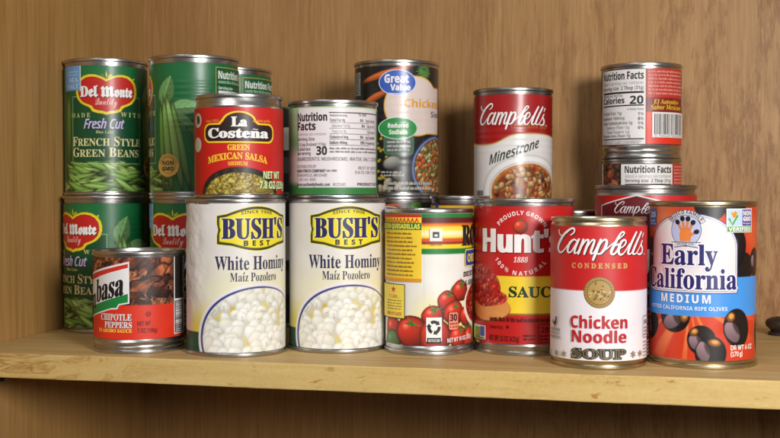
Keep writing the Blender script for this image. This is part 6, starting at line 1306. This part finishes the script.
copy_can(root_d, (-371.3, 871.6, 0.0, 75.5, 117.0, -5.9), 'lower green bean can between the chipotle can and the hominy can, mostly hidden', G_B)
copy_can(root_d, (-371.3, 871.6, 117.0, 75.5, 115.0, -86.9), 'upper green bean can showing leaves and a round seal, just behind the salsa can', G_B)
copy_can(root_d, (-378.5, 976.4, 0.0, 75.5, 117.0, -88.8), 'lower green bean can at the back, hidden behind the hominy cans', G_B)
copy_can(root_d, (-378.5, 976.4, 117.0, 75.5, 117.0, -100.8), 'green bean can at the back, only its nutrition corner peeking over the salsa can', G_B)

# ---- green mexican salsa
def pt_salsa(p):
    U, V = p.U, p.V
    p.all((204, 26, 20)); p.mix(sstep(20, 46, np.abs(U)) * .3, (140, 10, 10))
    cu, cv = 0.5, 2.5
    p.mix(p.ell(cu, cv, 31.5, 20.5), (34, 24, 16)); p.mix(p.ell(cu, cv, 30.8, 19.6) * sstep(.4, .7, fbm(U, V, 2.2, 3)), (70, 52, 32))
    m = p.ell(cu, cv - 1.2, 28, 17.6); p.mix(m, (158, 134, 44))
    n = fbm(U, V, 1.7, 8, 3); p.mix(m * sstep(.5, .72, n), (216, 196, 96)); p.mix(m * sstep(.46, .3, n), (104, 84, 22))
    rng = random.Random(4)
    for k in range(160): p.blob(rng.uniform(-28, 28), rng.uniform(0, 21), rng.uniform(.6, 1.3), rng.uniform(.4, .8), rng.uniform(0, 3), rng.choice(((230, 214, 130), (196, 176, 76), (120, 110, 30))), m, amb=.7, edge=.2)
    p.blob(19, 6.5, 11, 4.2, .18, (214, 170, 96), amb=.6, edge=.4); p.blob(19, 7.2, 8.5, 2.8, .18, (170, 146, 52), amb=.7); p.blob(34, 9.4, 9, 1.4, .15, (206, 160, 90), amb=.6)
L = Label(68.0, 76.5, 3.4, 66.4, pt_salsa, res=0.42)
def lobe(g):
    cu = 0.0; w2 = 27.2 + g; v0, v1 = 41.6 - g, 53.6 + g; vt = 62.3 + g
    r = 5.0 + g * .6
    bw = 11.6 + g
    o = []
    o += Label.ell_pts(cu + w2 - r, v0 + r, r, r, 0, 7, -PI / 2, 0) + Label.ell_pts(cu + w2 - r, v1 - r, r, r, 0, 7, 0, PI / 2)
    o += [(cu + bw + 2.5, v1)] + Label.ell_pts(cu, v1 + 1.0, bw, vt - v1 - 1.0, 0, 18, .12, PI - .12) + [(cu - bw - 2.5, v1)]
    o += Label.ell_pts(cu - w2 + r, v1 - r, r, r, 0, 7, PI / 2, PI) + Label.ell_pts(cu - w2 + r, v0 + r, r, r, 0, 7, PI, 1.5 * PI)
    return o
L.poly(lobe(1.5), (120, 60, 10)); L.poly(lobe(1.25), (246, 206, 40)); L.poly(lobe(.1), (150, 30, 10)); L.poly(lobe(-.35), (38, 20, 16))
L.text('La', 'S', -5.32, 52.44, 5.64, 59.23, (246, 242, 240), bold=.45, boldy=.15); L.text('Costeña', 'S', -23.85, 44.19, 22.45, 50.99, (246, 242, 240), bold=.5, boldy=.18, capref=.70)
L.text('GREEN', 'S', -8.32, 35.22, 7.64, 39.27, (246, 200, 44), bold=.14)
L.text('MEXICAN SALSA', 'S', -24.34, 25.38, 21.81, 30.16, (246, 200, 44), bold=.14, bow=3.4); L.text('MEDIUM', 'S', -8.06, 24.08, 6.13, 26.68, (246, 200, 44), bold=.06, bow=.3)
L.text('since 1923', 'S', -26.25, 55.70, -15.18, 57.44, (226, 170, 60)); L.text('premium quality', 'S', 10.10, 55.89, 24.86, 57.64, (226, 170, 60))
for c, dx, dy, bo in (((40, 60, 20), .3, -.3, .3), ((206, 232, 176), 0, 0, .12)):
    L.text('NET WT', 'N', 18.53, 14.70, 35.57, 19.85, c, bold=bo, dx=dx, dy=dy); L.text('7.8 OZ (220g)', 'N', 15.30, 7.34, 45.43, 12.79, c, bold=bo, dx=dx, dy=dy)
for yy in (120.6, 145):
    a, b = [(-36.80, 57.44), (-36.97, 39.49)][yy > 130]
    L.ell(a, b, 5.4, 5.4, (206, 190, 170)); L.ell(a + .6, b + .4, 2.4, 3.4, (70, 56, 44), .4) if yy < 130 else L.ell(a, b, 3.0, 3.2, (190, 196, 150)); L.ring([(a - 1.8, b - 3), (a + .4, b), (a + 2.0, b + 2.2)], 1.0, (60, 48, 38), False) if yy < 130 else None
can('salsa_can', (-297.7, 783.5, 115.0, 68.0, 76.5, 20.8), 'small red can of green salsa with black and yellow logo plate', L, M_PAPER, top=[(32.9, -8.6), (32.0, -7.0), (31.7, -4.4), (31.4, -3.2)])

# ---- mushrooms, the nutrition side of the label
def pt_mush(p):
    U, V = p.U, p.V
    p.all((48, 124, 58)); p.mix(sstep(22, 60, V) * sstep(-24, -34, U), (176, 206, 158)); p.mix(sstep(45, 30, V) * sstep(-26, -30, U) * sstep(8, 14, V), (206, 204, 196)); p.mix(p.above(67.4, .4), (170, 206, 140))
    p.mix(p.rect(-29.6, 8.4, 44, 67.6), (230, 221, 224))
L = Label(69.8, 74.0, 3.2, 68.6, pt_mush, res=0.6)
K = (34, 32, 34); G = (120, 114, 118)
L.text('Nutrition', 'N', -30.25, 58.10, -4.47, 64.22, K, bold=.16); L.text('Facts', 'N', -30.27, 51.22, -13.48, 57.21, K, bold=.16)
L.text('4 servings per container', 'R', -30.29, 47.20, -4.94, 49.29, G); L.text('Serving Size', 'N', -30.30, 43.29, -14.16, 45.84, K); L.text('1/2 cup Drained (113g)', 'N', -30.32, 39.28, -5.25, 41.83, (70, 66, 70))
L.text('Calories', 'N', -30.33, 35.84, -17.55, 38.39, K); L.text('per serving', 'N', -30.34, 32.68, -17.55, 35.24, K); L.text('30', 'N', -12.70, 32.62, -4.65, 38.88, K, bold=.15)
L.rect(-2.97, 63.72, 49.75, 64.46, K)
L.text('Amount/serving', 'N', -2.52, 61.21, 10.63, 62.99, K); L.text('% DV', 'N', 20.43, 61.84, 28.01, 63.64, K)
for k, (t, w_, pc) in enumerate((('Total Fat 0g', 'N', '0%'), ('Saturated Fat 0g', 'R', '0%'), ('Trans Fat 0g', 'R', ''), ('Cholesterol 0mg', 'N', '0%'), ('Sodium 400mg', 'N', '18%'))):
    y = 121.4 + k * 5.65
    v_ = [(-2.53, 57.33, 9.06, 59.71), (-1.04, 53.19, 12.69, 55.57), (-1.05, 49.00, 9.83, 51.39), (-2.54, 44.83, 11.40, 47.22), (-2.55, 40.66, 10.61, 43.04)][k]
    L.text(t, w_, *v_, K if w_ == 'N' else G)
    if pc: L.text(pc, 'N', v_[0] + 24.2, v_[1], v_[0] + (27.4 if len(pc) == 2 else 28.6), v_[3], K)
    L.rect(v_[0] - (1.6 if w_ == 'R' else 0), v_[1] - .95, v_[0] + 34, v_[1] - .6, (90, 84, 88))
    L.text(('Total Carb. 4g', 'Dietary Fiber 2g', 'Total Sugars 1g', 'Incl. 0g Added', 'Protein 3g')[k], w_, v_[0] + 29.6, v_[1], v_[0] + 42, v_[3], G)
L.greek(-2.56, 33.65, 51.90, 38.59, 2, (140, 134, 138), 5, .5, .25)
L.text('INGREDIENTS: MUSHROOMS, WATER, SALT, CITRIC ACID', 'R', -30.35, 28.29, 51.89, 30.97, (96, 90, 94))
L.text('DISTRIBUTED BY', 'R', -30.37, 22.88, -12.56, 25.13, G); L.text('NASH FINCH COMPANY', 'N', -30.38, 19.54, -5.58, 21.94, (70, 66, 70)); L.greek(-4.82, 19.48, 3.69, 21.87, 1, (150, 144, 148), 3, .6, 0); L.text('MINNEAPOLIS, MN 55400', 'R', -30.39, 16.40, -4.53, 18.64, G)
L.text('1-800-451-8500', 'R', -30.40, 13.28, -13.06, 15.38, G); L.text('www.ourfamilyfoods.com', 'N', -30.41, 9.36, -2.29, 11.90, (90, 84, 88)); L.text('M1221601', 'R', -0.05, 9.49, 9.48, 11.73, G)
L.text('BEST IF USED BY', 'R', 19.85, 21.86, 45.83, 24.14, G); L.text('DATE ON TOP OF LID', 'R', 17.17, 18.52, 51.90, 20.78, G); L.text('PRODUCT OF INDIA', 'N', 18.93, 9.59, 51.89, 11.87, (70, 66, 70))
can('mushroom_can', (-235.4, 823.1, 115.0, 69.8, 74.0, 16.0), 'short mushroom can showing a pale nutrition panel with green edges, on a hominy can', L, M_PAPER)

# ---- chicken noodle soup, black label with vegetables
def pt_veg(p):
    U, V = p.U, p.V
    p.all((24, 24, 24)); p.mix(sstep(.5, .8, fbm(U, V, 9, 2)) * .5, (46, 44, 40))
    def carrot(u, v, l, w, rot):
        p.blob(u, v, l, w, rot, (226, 112, 50), amb=.5, edge=.5, stripe=.07)
    carrot(-9.07, 104.84, 27, 3.3, .26); carrot(-20.35, 84.34, 17, 3.4, .42); carrot(-35.01, 69.63, 12, 2.6, .5)
    for k in range(9): p.leaf(*(25.71, 107.79), 9, 1.4, .1 + k * .35, (92, 138, 66))
    rng = random.Random(14)
    for k in range(34): p.blob(*[(q + rng.uniform(-1, 1) * s_) for q, s_ in zip((-15.46, 32.80), (9, 22))], 1.5, 1.4, 0, (220, 188, 60), amb=.5)
    p.blob(*(-3.85, 28.42), 9, 6.5, .3, (176, 172, 164), amb=.3, edge=.6); p.blob(*(1.29, 17.31), 6, 4, -.3, (150, 140, 120), amb=.3, edge=.6)
    for k in range(7): p.blob(*[(q + rng.uniform(-1, 1) * s_) for q, s_ in zip((-9.08, 8.78), (12, 4))], 4.5, 3.2, rng.uniform(0, 3), (206, 190, 160), amb=.35, edge=.5)
    # cream panel
    cu, cv = 17.35, 77.35
    for g, c in ((1.0, (226, 170, 50)), (0, (222, 204, 196))):
        m = np.clip(p.ell(cu, cv, 27.5 + g, 25 + g) + p.rect(cu + 2, cv - 23 - g, cu + 31 + g, cv + 16 + g, 1.0), 0, 1); p.mix(m, c)
    # bowl
    bu, bv = 42.60, 23.80
    p.mix(p.ell(bu, bv, 30, 29), (52, 66, 118)); p.mix(p.ell(bu, bv, 28.8, 27.6), (128, 144, 186)); p.mix(p.ell(bu, bv, 27.6, 26.4), (60, 70, 110)); m = p.ell(bu, bv, 26.4, 25.2); p.mix(m, (120, 96, 44))
    for k in range(330):
        a = rng.uniform(0, 2 * PI); r = 27 * math.sqrt(rng.random())
        c = rng.choice(((226, 206, 150), (206, 178, 110), (226, 110, 40), (214, 96, 34), (96, 124, 52), (232, 220, 180), (186, 150, 84)))
        o = c[0] > 210 and c[1] < 115 and rng.random() < .6
        p.blob(bu + r * math.cos(a), bv + r * math.sin(a), 3.0 if o else rng.uniform(1.6, 4.2), 2.5 if o else rng.uniform(1.0, 1.9), rng.uniform(0, 3), c, m, amb=.5, edge=.35)
def ribs_g(U, V): return 0.06 * np.sin(2 * PI * V / 6.5) * sstep(24, 30, V) * sstep(92, 86, V)
L = Label(75.5, 117.0, 3.4, 111.6, pt_veg, res=0.42, disp=ribs_g, ribbed=True)
lu, lv = 0.85, 97.22
L.ell(lu, lv, 16.6, 11.0, (214, 220, 236)); L.ell(lu, lv, 15.9, 10.4, (56, 92, 186))
L.text('Great', 'N', lu - 11.2, lv - .2, lu + 9.6, lv + 6.8, WHITE, bold=.18); L.text('Value', 'N', lu - 6.0, lv - 6.8, lu + 11.2, lv - 1.4, WHITE, bold=.18); L.ring([(lu - 8, lv - 9.2), (lu, lv - 9.8), (lu + 7, lv - 9.0)], .8, (190, 206, 240), False)
L.text('Chicken', 'N', 6.44, 76.33, 47.63, 83.02, (226, 156, 36), bold=.05, capref=.74); L.text('Soup', 'N', 34.22, 68.22, 56.34, 73.44, (110, 104, 104))
L.rrect(-11.21, 35.25, 15.26, 55.73, 4, (50, 128, 70)); L.rrect(-10.50, 35.85, 14.51, 55.22, 3.6, (84, 92, 86)); L.greek(-8.19, 37.81, 12.67, 48.05, 3, (190, 196, 190), 3, .45, .15)
gu, gv = 1.28, 58.12
L.ell(gu, gv, 17.4, 9.6, (206, 226, 206)); L.ell(gu, gv, 16.7, 9.0, (42, 142, 70)); L.text('Reduced', 'N', gu - 8.6, gv + .4, gu + 8.8, gv + 4.4, WHITE, bold=.08); L.text('Sodium', 'N', gu - 7.6, gv - 5.2, gu + 7.8, gv - 1.2, WHITE, bold=.08)
L.greek(-13.59, 16.46, 7.33, 21.93, 2, (200, 200, 196), 6, .5, .2); L.greek(-10.86, 4.50, 36.71, 13.06, 2, (196, 192, 180), 16, .55, .1)
L.rect(-53.13, 87.52, -36.61, 107.55, (150, 156, 150)); L.greek(-51.52, 88.41, -37.29, 106.70, 8, (60, 64, 60), 5, .5, .05)
G_V = 'cans with black vegetable labels'
root_g = can('vegetable_soup_can', (-214.3, 954.0, 116.5, 75.5, 117.0, 12.7), 'black labelled can with carrots, blue oval logo and bowl of food in the picture', L, M_GLOSS2, group=G_V)
copy_can(root_g, (-214.3, 954.0, 0.0, 75.5, 116.5, 0.7), 'black labelled can under the carrot-label can, a sliver of blue oval showing', G_V)

# ---- minestrone
def pt_mine(p):
    U, V = p.U, p.V
    p.all((224, 219, 216))
    wave = 61.0 + 4.8 * np.tanh((U + 8) / 9) - .0022 * np.clip(U - 14, 0, 99) ** 2 + .003 * np.clip(-U - 20, 0, 99) ** 2
    p.mix(sstep(-.3, .3, V - wave), (164, 20, 24)); p.mix(np.exp(-((V - wave) / .7) ** 2), (196, 150, 70)); p.mix(sstep(18, 38, np.abs(U)) * (V > wave) * .35, (110, 8, 12))
    cu, cv = 13.94, 16.11
    for g, c in ((9, (206, 202, 200)), (6.6, (232, 229, 226)), (2.2, (196, 190, 186)), (1.0, (226, 220, 214))): p.mix(p.ell(cu, cv, 33 + g * 1.1, 24 + g * .9), c)
    m = p.ell(cu, cv, 33, 24); p.mix(m, (126, 58, 22)); p.mix(m * (1 - p.ell(cu, cv - 1, 31, 22.4, 0, 1.5)), (206, 130, 60))
    p.mix(m * sstep(.45, .75, fbm(U, V, 6, 3)), (172, 92, 36))
    rng = random.Random(9)
    for k in range(120):
        a = rng.uniform(0, 2 * PI); r = math.sqrt(rng.random())
        u, v = cu + 30 * r * math.cos(a), cv + 22 * r * math.sin(a)
        t = rng.random()
        if t < .34: p.blob(u, v, rng.uniform(3, 4.4), rng.uniform(2.2, 3.2), rng.uniform(0, 3), (220, 172, 112), m, amb=.5, spec=.12)
        elif t < .58: p.blob(u, v, rng.uniform(2.5, 3.8), rng.uniform(2, 2.6), rng.uniform(0, 3), (206, 104, 44), m, amb=.5, spec=.15)
        elif t < .68: p.blob(u, v, rng.uniform(3, 4.2), rng.uniform(1.8, 2.4), rng.uniform(0, 3), (110, 52, 34), m, amb=.45, spec=.25)
        elif t < .92: p.blob(u, v, rng.uniform(3, 6), rng.uniform(1.4, 2.2), rng.uniform(0, 3), (206, 142, 76), m, amb=.5, spec=.1)
        else: p.blob(u, v, rng.uniform(1.6, 2.6), 1.2, rng.uniform(0, 3), (124, 124, 56), m, amb=.5)
    p.mix(m * sstep(.55, .8, fbm(U, V, 9, 13)) * .5, (150, 76, 30))
def ribs_m(U, V): return 0.09 * np.sin(2 * PI * V / 5.5) * sstep(44, 50, V) * sstep(78, 72, V)
L = Label(69.5, 104.5, 4.0, 98.6, pt_mine, res=0.45, disp=ribs_m, ribbed=True)
soup_script(-32.66, 73.57, 33.68, 91.06, L.r, (86, 4, 8), .92)
L.text('CONDENSED SOUP', 'N', -1.71, 69.95, 34.59, 72.98, (176, 116, 44), track=.1)
L.text('Minestrone', 'I', -21.21, 39.21, 23.69, 47.30, (46, 58, 44), bold=.2, slope=.33, shear=.05, capref=.72)
L.rrect(-37.60, 12.19, -28.03, 17.52, .8, (120, 116, 112))
can('minestrone_can', (-111.8, 961.7, 104.0, 69.5, 104.5, 6.6), 'minestrone soup can with white wave under red, standing alone high before the back wall', L, M_GLOSS2, tin=M_DARKTIN)

# ---- wide soup can with maroon panel
def pt_chunk(p):
    U, V = p.U, p.V
    p.all((198, 24, 28)); p.mix(sstep(14, 40, np.abs(U)) * .25, (130, 8, 16)); p.mix(np.exp(-((U - 26) / 7) ** 2) * .25, (214, 70, 70))  # shade painted into the red towards both sides, plus a paler upright streak
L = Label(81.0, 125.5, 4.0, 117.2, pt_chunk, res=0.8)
def hexa(g): 
    au, av = -6.85, 117.92; bu, bv = -40.41, 109.72; 
    w_ = au - bu + g
    return [(au - w_, 30 - g), (au + w_, 30 - g), (au + w_, bv + g * .6), (au, av + g), (au - w_, bv + g * .6)]
L.poly(hexa(0), (226, 216, 216)); L.poly(hexa(-1.1), (100, 22, 30))
soup_script(-25.09, 103.82, 14.11, 112.71, L.r, (40, 4, 8), .8)
L.text('CHUNKY', 'N', -26, 56, 34, 76, WHITE, bold=.3); L.greek(-20, 40, 28, 52, 2, (226, 180, 90), 3)
can('chunky_soup_can', (1.2, 903.9, 0.0, 81.0, 125.5, -0.1), 'wide red soup can with stepped silver neck and white-edged maroon panel', L, M_GLOSS, tin=M_DARKTIN, top=[(39.4, -8.4), (38.4, -7.0), (38.2, -5.4), (38.6, -3.4)], rim_h=3.4)

# ---- mostly hidden cans in the back row
def pt_yel(p):
    p.all((236, 200, 44)); p.mix(p.above(109.0), (90, 26, 26)); p.mix(p.rect(-200, 60, 200, 100.5), (150, 26, 24)); p.mix(p.rect(-24, 106, -19.6, 113, .3), (50, 70, 150))
L = Label(50.0, 117.0, 3.4, 110.4, pt_yel, res=1.0)
L.text('TOMATO', 'S', -16, 70, 16, 84, WHITE, bold=.3)
can('tomato_paste_can', (-149.8, 908.5, 0.0, 50.0, 117.0, 9.4), 'slim can with yellow band near its rim, mostly hidden behind the tomato sauce can', L, M_PAPER)
def pt_grn(p):
    p.all((22, 84, 48)); p.mix(p.rect(-200, 97, 200, 99), (196, 190, 120))
L = Label(44.0, 105.0, 3.4, 101.8, pt_grn, res=1.0)
L.text('PEAS', 'S', -12, 60, 12, 74, WHITE, bold=.3)
can('vegetable_can', (-57.0, 930.0, 0.0, 44.0, 105.0, 3.5), 'slim dark green can glimpsed beside the wide maroon panel can', L, M_PAPER, tin=M_TIN)
def pt_blk(p):
    p.all((26, 28, 27)); p.mix(p.rect(-200, 20, 200, 34), (70, 76, 70))
L = Label(67.0, 78.0, 3.4, 74.6, pt_blk, res=1.0)
L.rect(-20, 40, 20, 60, (190, 184, 170)); L.text('SOUP', 'S', -14, 44, 14, 56, (30, 30, 30), bold=.2)
root_k = can('black_label_can', (-300.0, 956.5, 117.0, 67.0, 78.0, 17.4), 'dark labelled can barely visible between the salsa can and the mushroom can', L, M_PAPER, tin=M_DARKTIN, group='plain dark labelled cans')
copy_can(root_k, (-300.0, 956.5, 0.0, 67.0, 117.0, 17.4), 'dark labelled can hidden behind the two hominy cans, under the other dark can', 'plain dark labelled cans')


# ------------------------------------------------------------------ the cupboard
def box(name, x0, y0, z0, x1, y1, z1, mat, bev=0.0, kind='structure'):
    import bmesh
    bm = bmesh.new()
    bmesh.ops.create_cube(bm, size=1)
    for v in bm.verts:
        v.co = Vector((x0 + (v.co.x + .5) * (x1 - x0), y0 + (v.co.y + .5) * (y1 - y0), z0 + (v.co.z + .5) * (z1 - z0)))
    if bev: bmesh.ops.bevel(bm, geom=list(bm.edges), offset=bev, segments=3, affect='EDGES', profile=0.6)
    me = bpy.data.meshes.new(name); bm.to_mesh(me); bm.free()
    me.materials.append(mat)
    o = link(name, me)
    if kind: o['kind'] = kind
    return o

M_BACK = wood_mat('oak_veneer', ((0.250, 0.125, 0.041), (0.348, 0.186, 0.066), (0.435, 0.250, 0.102)), 2, fine=300, broad=8, rough=0.44, blotch=1.0, bump=0.05, seed=1.3)
M_SIDE = wood_mat('oak_side_veneer', ((0.28, 0.142, 0.040), (0.40, 0.219, 0.069), (0.49, 0.287, 0.104)), 2, fine=150, broad=11, rough=0.48, bump=0.05, seed=4.1)
M_SHELF = wood_mat('pine_shelf', ((0.38, 0.22, 0.082), (0.59, 0.41, 0.17), (0.67, 0.495, 0.235)), 0, fine=150, broad=34, rough=0.5, spec=0.12, bump=0.12, seed=2.2)

def edge_mat():
    """sawn front edge of the pine board: long soft grain, fuzzy saw marks, a few brown nicks, darker figured wood at the left end"""
    m, nt, b = new_mat('sawn_shelf_edge'); L = nt.links.new
    tc = node(nt, 'ShaderNodeTexCoord')
    def nz(scale, rot, detail, rough, dist=0.0, loc=0.0):
        mp = node(nt, 'ShaderNodeMapping'); mp.inputs['Scale'].default_value = scale; mp.inputs['Rotation'].default_value = (0, rot, 0); mp.inputs['Location'].default_value = (loc, 0, loc)
        L(tc.outputs['Object'], mp.inputs[0])
        n = node(nt, 'ShaderNodeTexNoise', Scale=1.0, Detail=detail, Roughness=rough, Distortion=dist); L(mp.outputs[0], n.inputs['Vector']); return n.outputs['Fac']
    grain = nz((16, 16, 210), 0.06, 5.0, 0.62, 0.6)
    fuzz = nz((330, 330, 420), 0.5, 4.0, 0.7)
    broad = nz((7, 7, 26), 0.12, 3.0, 0.5, 1.0, 3.0)
    q = node(nt, 'ShaderNodeMath', operation='MULTIPLY_ADD'); q.inputs[1].default_value = 0.42; q.inputs[2].default_value = 0; L(grain, q.inputs[0])
    q2 = node(nt, 'ShaderNodeMath', operation='MULTIPLY_ADD'); q2.inputs[1].default_value = 0.30; L(broad, q2.inputs[0]); L(q.outputs[0], q2.inputs[2])
    q3 = node(nt, 'ShaderNodeMath', operation='MULTIPLY_ADD'); q3.inputs[1].default_value = 0.28; L(fuzz, q3.inputs[0]); L(q2.outputs[0], q3.inputs[2])
    r1 = ramp(nt, [(0.33, (0.42, 0.245, 0.068)), (0.46, (0.575, 0.388, 0.135)), (0.64, (0.65, 0.475, 0.195))]); L(q3.outputs[0], r1.inputs[0])
    nick = nz((60, 60, 150), 0.3, 4.0, 0.75, 0.5, 7.0)
    r2 = ramp(nt, [(0.62, (1, 1, 1)), (0.69, (0.62, 0.40, 0.20))]); L(nick, r2.inputs[0])
    mx = node(nt, 'ShaderNodeMix', data_type='RGBA', blend_type='MULTIPLY'); mx.inputs[0].default_value = 0.8
    L(r1.outputs[0], mx.inputs[6]); L(r2.outputs[0], mx.inputs[7])
    sx = node(nt, 'ShaderNodeSeparateXYZ'); L(tc.outputs['Object'], sx.inputs[0])
    g = node(nt, 'ShaderNodeMapRange'); g.inputs[1].default_value = -0.47; g.inputs[2].default_value = -0.30; g.inputs[3].default_value = 1; g.inputs[4].default_value = 0
    L(sx.outputs[0], g.inputs[0])
    fig = nz((20, 20, 75), -0.7, 2.0, 0.5, 1.8, 1.0)
    r3 = ramp(nt, [(0.47, (0, 0, 0)), (0.53, (1, 1, 1)), (0.58, (0.25, 0.25, 0.25)), (0.66, (0.9, 0.9, 0.9))]); L(fig, r3.inputs[0])
    mm = node(nt, 'ShaderNodeMath', operation='MULTIPLY'); L(g.outputs[0], mm.inputs[0]); L(r3.outputs[0], mm.inputs[1])
    mx2 = node(nt, 'ShaderNodeMix', data_type='RGBA', blend_type='MULTIPLY'); L(mm.outputs[0], mx2.inputs[0]); L(mx.outputs[2], mx2.inputs[6]); mx2.inputs[7].default_value = (0.62, 0.44, 0.28, 1)
    L(mx2.outputs[2], b.inputs['Base Color'])
    b.inputs['Roughness'].default_value = 0.6; b.inputs['Specular IOR Level'].default_value = 0.25
    bp = node(nt, 'ShaderNodeBump', Strength=0.30, Distance=0.001); L(q3.outputs[0], bp.inputs['Height']); L(bp.outputs[0], b.inputs['Normal'])
    return m
M_EDGE = edge_mat()

BACK = 1.040; SIDE = -0.4985; FRONT = 0.731
box('back_wall', SIDE - 0.02, BACK, -0.55, 0.75, BACK + 0.012, 0.75, M_BACK)
box('side_wall', SIDE - 0.02, 0.600, -0.55, SIDE, BACK - 0.0005, 0.75, M_SIDE)
sh = box('shelf', SIDE + 0.0008, FRONT, -0.0185, 0.75, BACK - 0.001, 0.0, M_SHELF)
def soften_shelf():
    """real board: rounded, slightly worn front arris"""
    import bmesh
    me = sh.data; bm = bmesh.new(); bm.from_mesh(me)
    es = [e for e in bm.edges if all(abs(v.co.y - FRONT) < 1e-5 for v in e.verts) and abs(e.verts[0].co.z - e.verts[1].co.z) < 1e-5]
    bmesh.ops.bevel(bm, geom=es, offset=0.0011, segments=3, affect='EDGES', profile=0.5)
    for k in range(1, 150):
        x = SIDE + (0.75 - SIDE) * k / 150
        bmesh.ops.bisect_plane(bm, geom=bm.verts[:] + bm.edges[:] + bm.faces[:], plane_co=(x, 0, 0), plane_no=(1, 0, 0))
    rng = random.Random(4)
    for v in bm.verts:
        if v.co.y < FRONT + 0.004:
            s = 0.00018 * math.sin(v.co.x * 31) + 0.00012 * math.sin(v.co.x * 83 + 1) + rng.uniform(-.00008, .00008)
            v.co.y += s; v.co.z += 0.4 * s
    bm.to_mesh(me); bm.free()
    me.materials.append(M_EDGE)
    for p in me.polygons:
        if p.normal.y < -0.6: p.material_index = 1
soften_shelf()

# small fittings of the cupboard
def knob_like():
    r = bpy.data.objects.new('wooden_knob', None); COL.objects.link(r)
    mk = plain_mat('dark_brown_wood', (0.032, 0.018, 0.011), 0.5)
    link('base', lathe('base', [(0.01, 0), (10.5, 0), (11.2, 0.6), (11.0, 2.2), (9.0, 3.4)], mk), r)
    link('top', lathe('top', [(8.6, 3.3), (10.0, 5.0), (12.6, 7.2), (13.4, 9.8), (12.6, 12.2), (9.4, 14.2), (5.0, 15.2), (0.01, 15.5)], mk, 96, 70), r)
    tag(r, 'dark brown round turned knob lying at the back of the shelf beside the olive can', 'knob')
    r.location = (0.1135, 0.973, 0.0)
knob_like()

def fitting(name, loc, label, cat):
    r = bpy.data.objects.new(name, None); COL.objects.link(r); r.location = loc
    mk = plain_mat('black_metal', (0.03, 0.028, 0.026), 0.4, 0.6)
    import bmesh
    bm = bmesh.new(); bmesh.ops.create_cube(bm, size=1)
    for v in bm.verts: v.co = Vector((v.co.x * .007 + .0035, v.co.y * .022, v.co.z * .010))
    bmesh.ops.bevel(bm, geom=list(bm.edges), offset=.0015, segments=2, affect='EDGES')
    me = bpy.data.meshes.new('plate'); bm.to_mesh(me); bm.free(); me.materials.append(mk); link('plate', me, r)
    pin = link('pin', lathe('pin', [(0.01, 0), (2.4, 0), (2.6, .5), (2.6, 9), (2.2, 10), (0.01, 10.2)], mk, 24), r)
    pin.rotation_euler = (0, PI / 2, 0); pin.location = (0.006, 0, 0)
    tag(r, label, cat)
fitting('shelf_support', (SIDE + 0.0003, 0.7585, -0.0243), 'small black clip under the left front corner of the shelf', 'shelf clip')
fitting('metal_catch', (SIDE + 0.0003, 0.985, -0.132), 'black metal catch low on the side panel under the shelf', 'catch')

# ------------------------------------------------------------------ light, camera, render
w = bpy.data.worlds.new('World'); scene.world = w; w.use_nodes = True
nt = w.node_tree; bg = nt.nodes['Background']
tc = node(nt, 'ShaderNodeTexCoord'); sx = node(nt, 'ShaderNodeSeparateXYZ'); nt.links.new(tc.outputs['Generated'], sx.inputs[0])
rp = ramp(nt, [(0.0, (0.24, 0.20, 0.16)), (0.45, (0.42, 0.39, 0.36)), (0.62, (0.85, 0.84, 0.83)), (1.0, (1.0, 0.99, 0.98))])
mr = node(nt, 'ShaderNodeMapRange'); mr.inputs[1].default_value = -1; mr.inputs[2].default_value = 1
nt.links.new(sx.outputs[2], mr.inputs[0]); nt.links.new(mr.outputs[0], rp.inputs[0]); nt.links.new(rp.outputs[0], bg.inputs[0])
bg.inputs[1].default_value = 0.18

def lamp(name, loc, target, size, power, col):
    l = bpy.data.lights.new(name, 'AREA'); l.shape = 'DISK' if not isinstance(size, tuple) else 'RECTANGLE'
    if isinstance(size, tuple): l.size, l.size_y = size
    else: l.size = size
    l.energy = power; l.color = col
    o = bpy.data.objects.new(name, l); COL.objects.link(o); o.location = loc
    o.rotation_euler = (Vector(target) - Vector(loc)).to_track_quat('-Z', 'Y').to_euler()
    return o
lamp('key_lamp', (0.46, -0.12, 0.315), (-0.10, 0.85, 0.10), 0.30, 12.3, (1.0, 0.985, 0.96))
lamp('fill_lamp', (-0.55, -0.75, 1.25), (-0.10, 0.85, 0.10), (0.9, 0.5), 7.8, (1.0, 0.985, 0.97))  # added dim fill from the upper left front, not an actual fixture

cam = bpy.data.cameras.new('camera'); co = bpy.data.objects.new('camera', cam); COL.objects.link(co)
co.location = (0, 0, 0.118)
co.rotation_euler = (PI / 2 - math.radians(1.276), 0, math.radians(13.0))
cam.sensor_width = 36; cam.lens = 1100 / 780 * 36
cam.clip_start = 0.01; cam.clip_end = 50
cam.dof.use_dof = True; cam.dof.focus_distance = 0.79; cam.dof.aperture_fstop = 18
scene.camera = co
scene.render.engine = 'CYCLES'
scene.cycles.use_denoising = True
scene.cycles.max_bounces = 8
scene.view_settings.view_transform = 'Standard'; scene.view_settings.look = 'None'
scene.view_settings.exposure = 0; scene.view_settings.gamma = 1
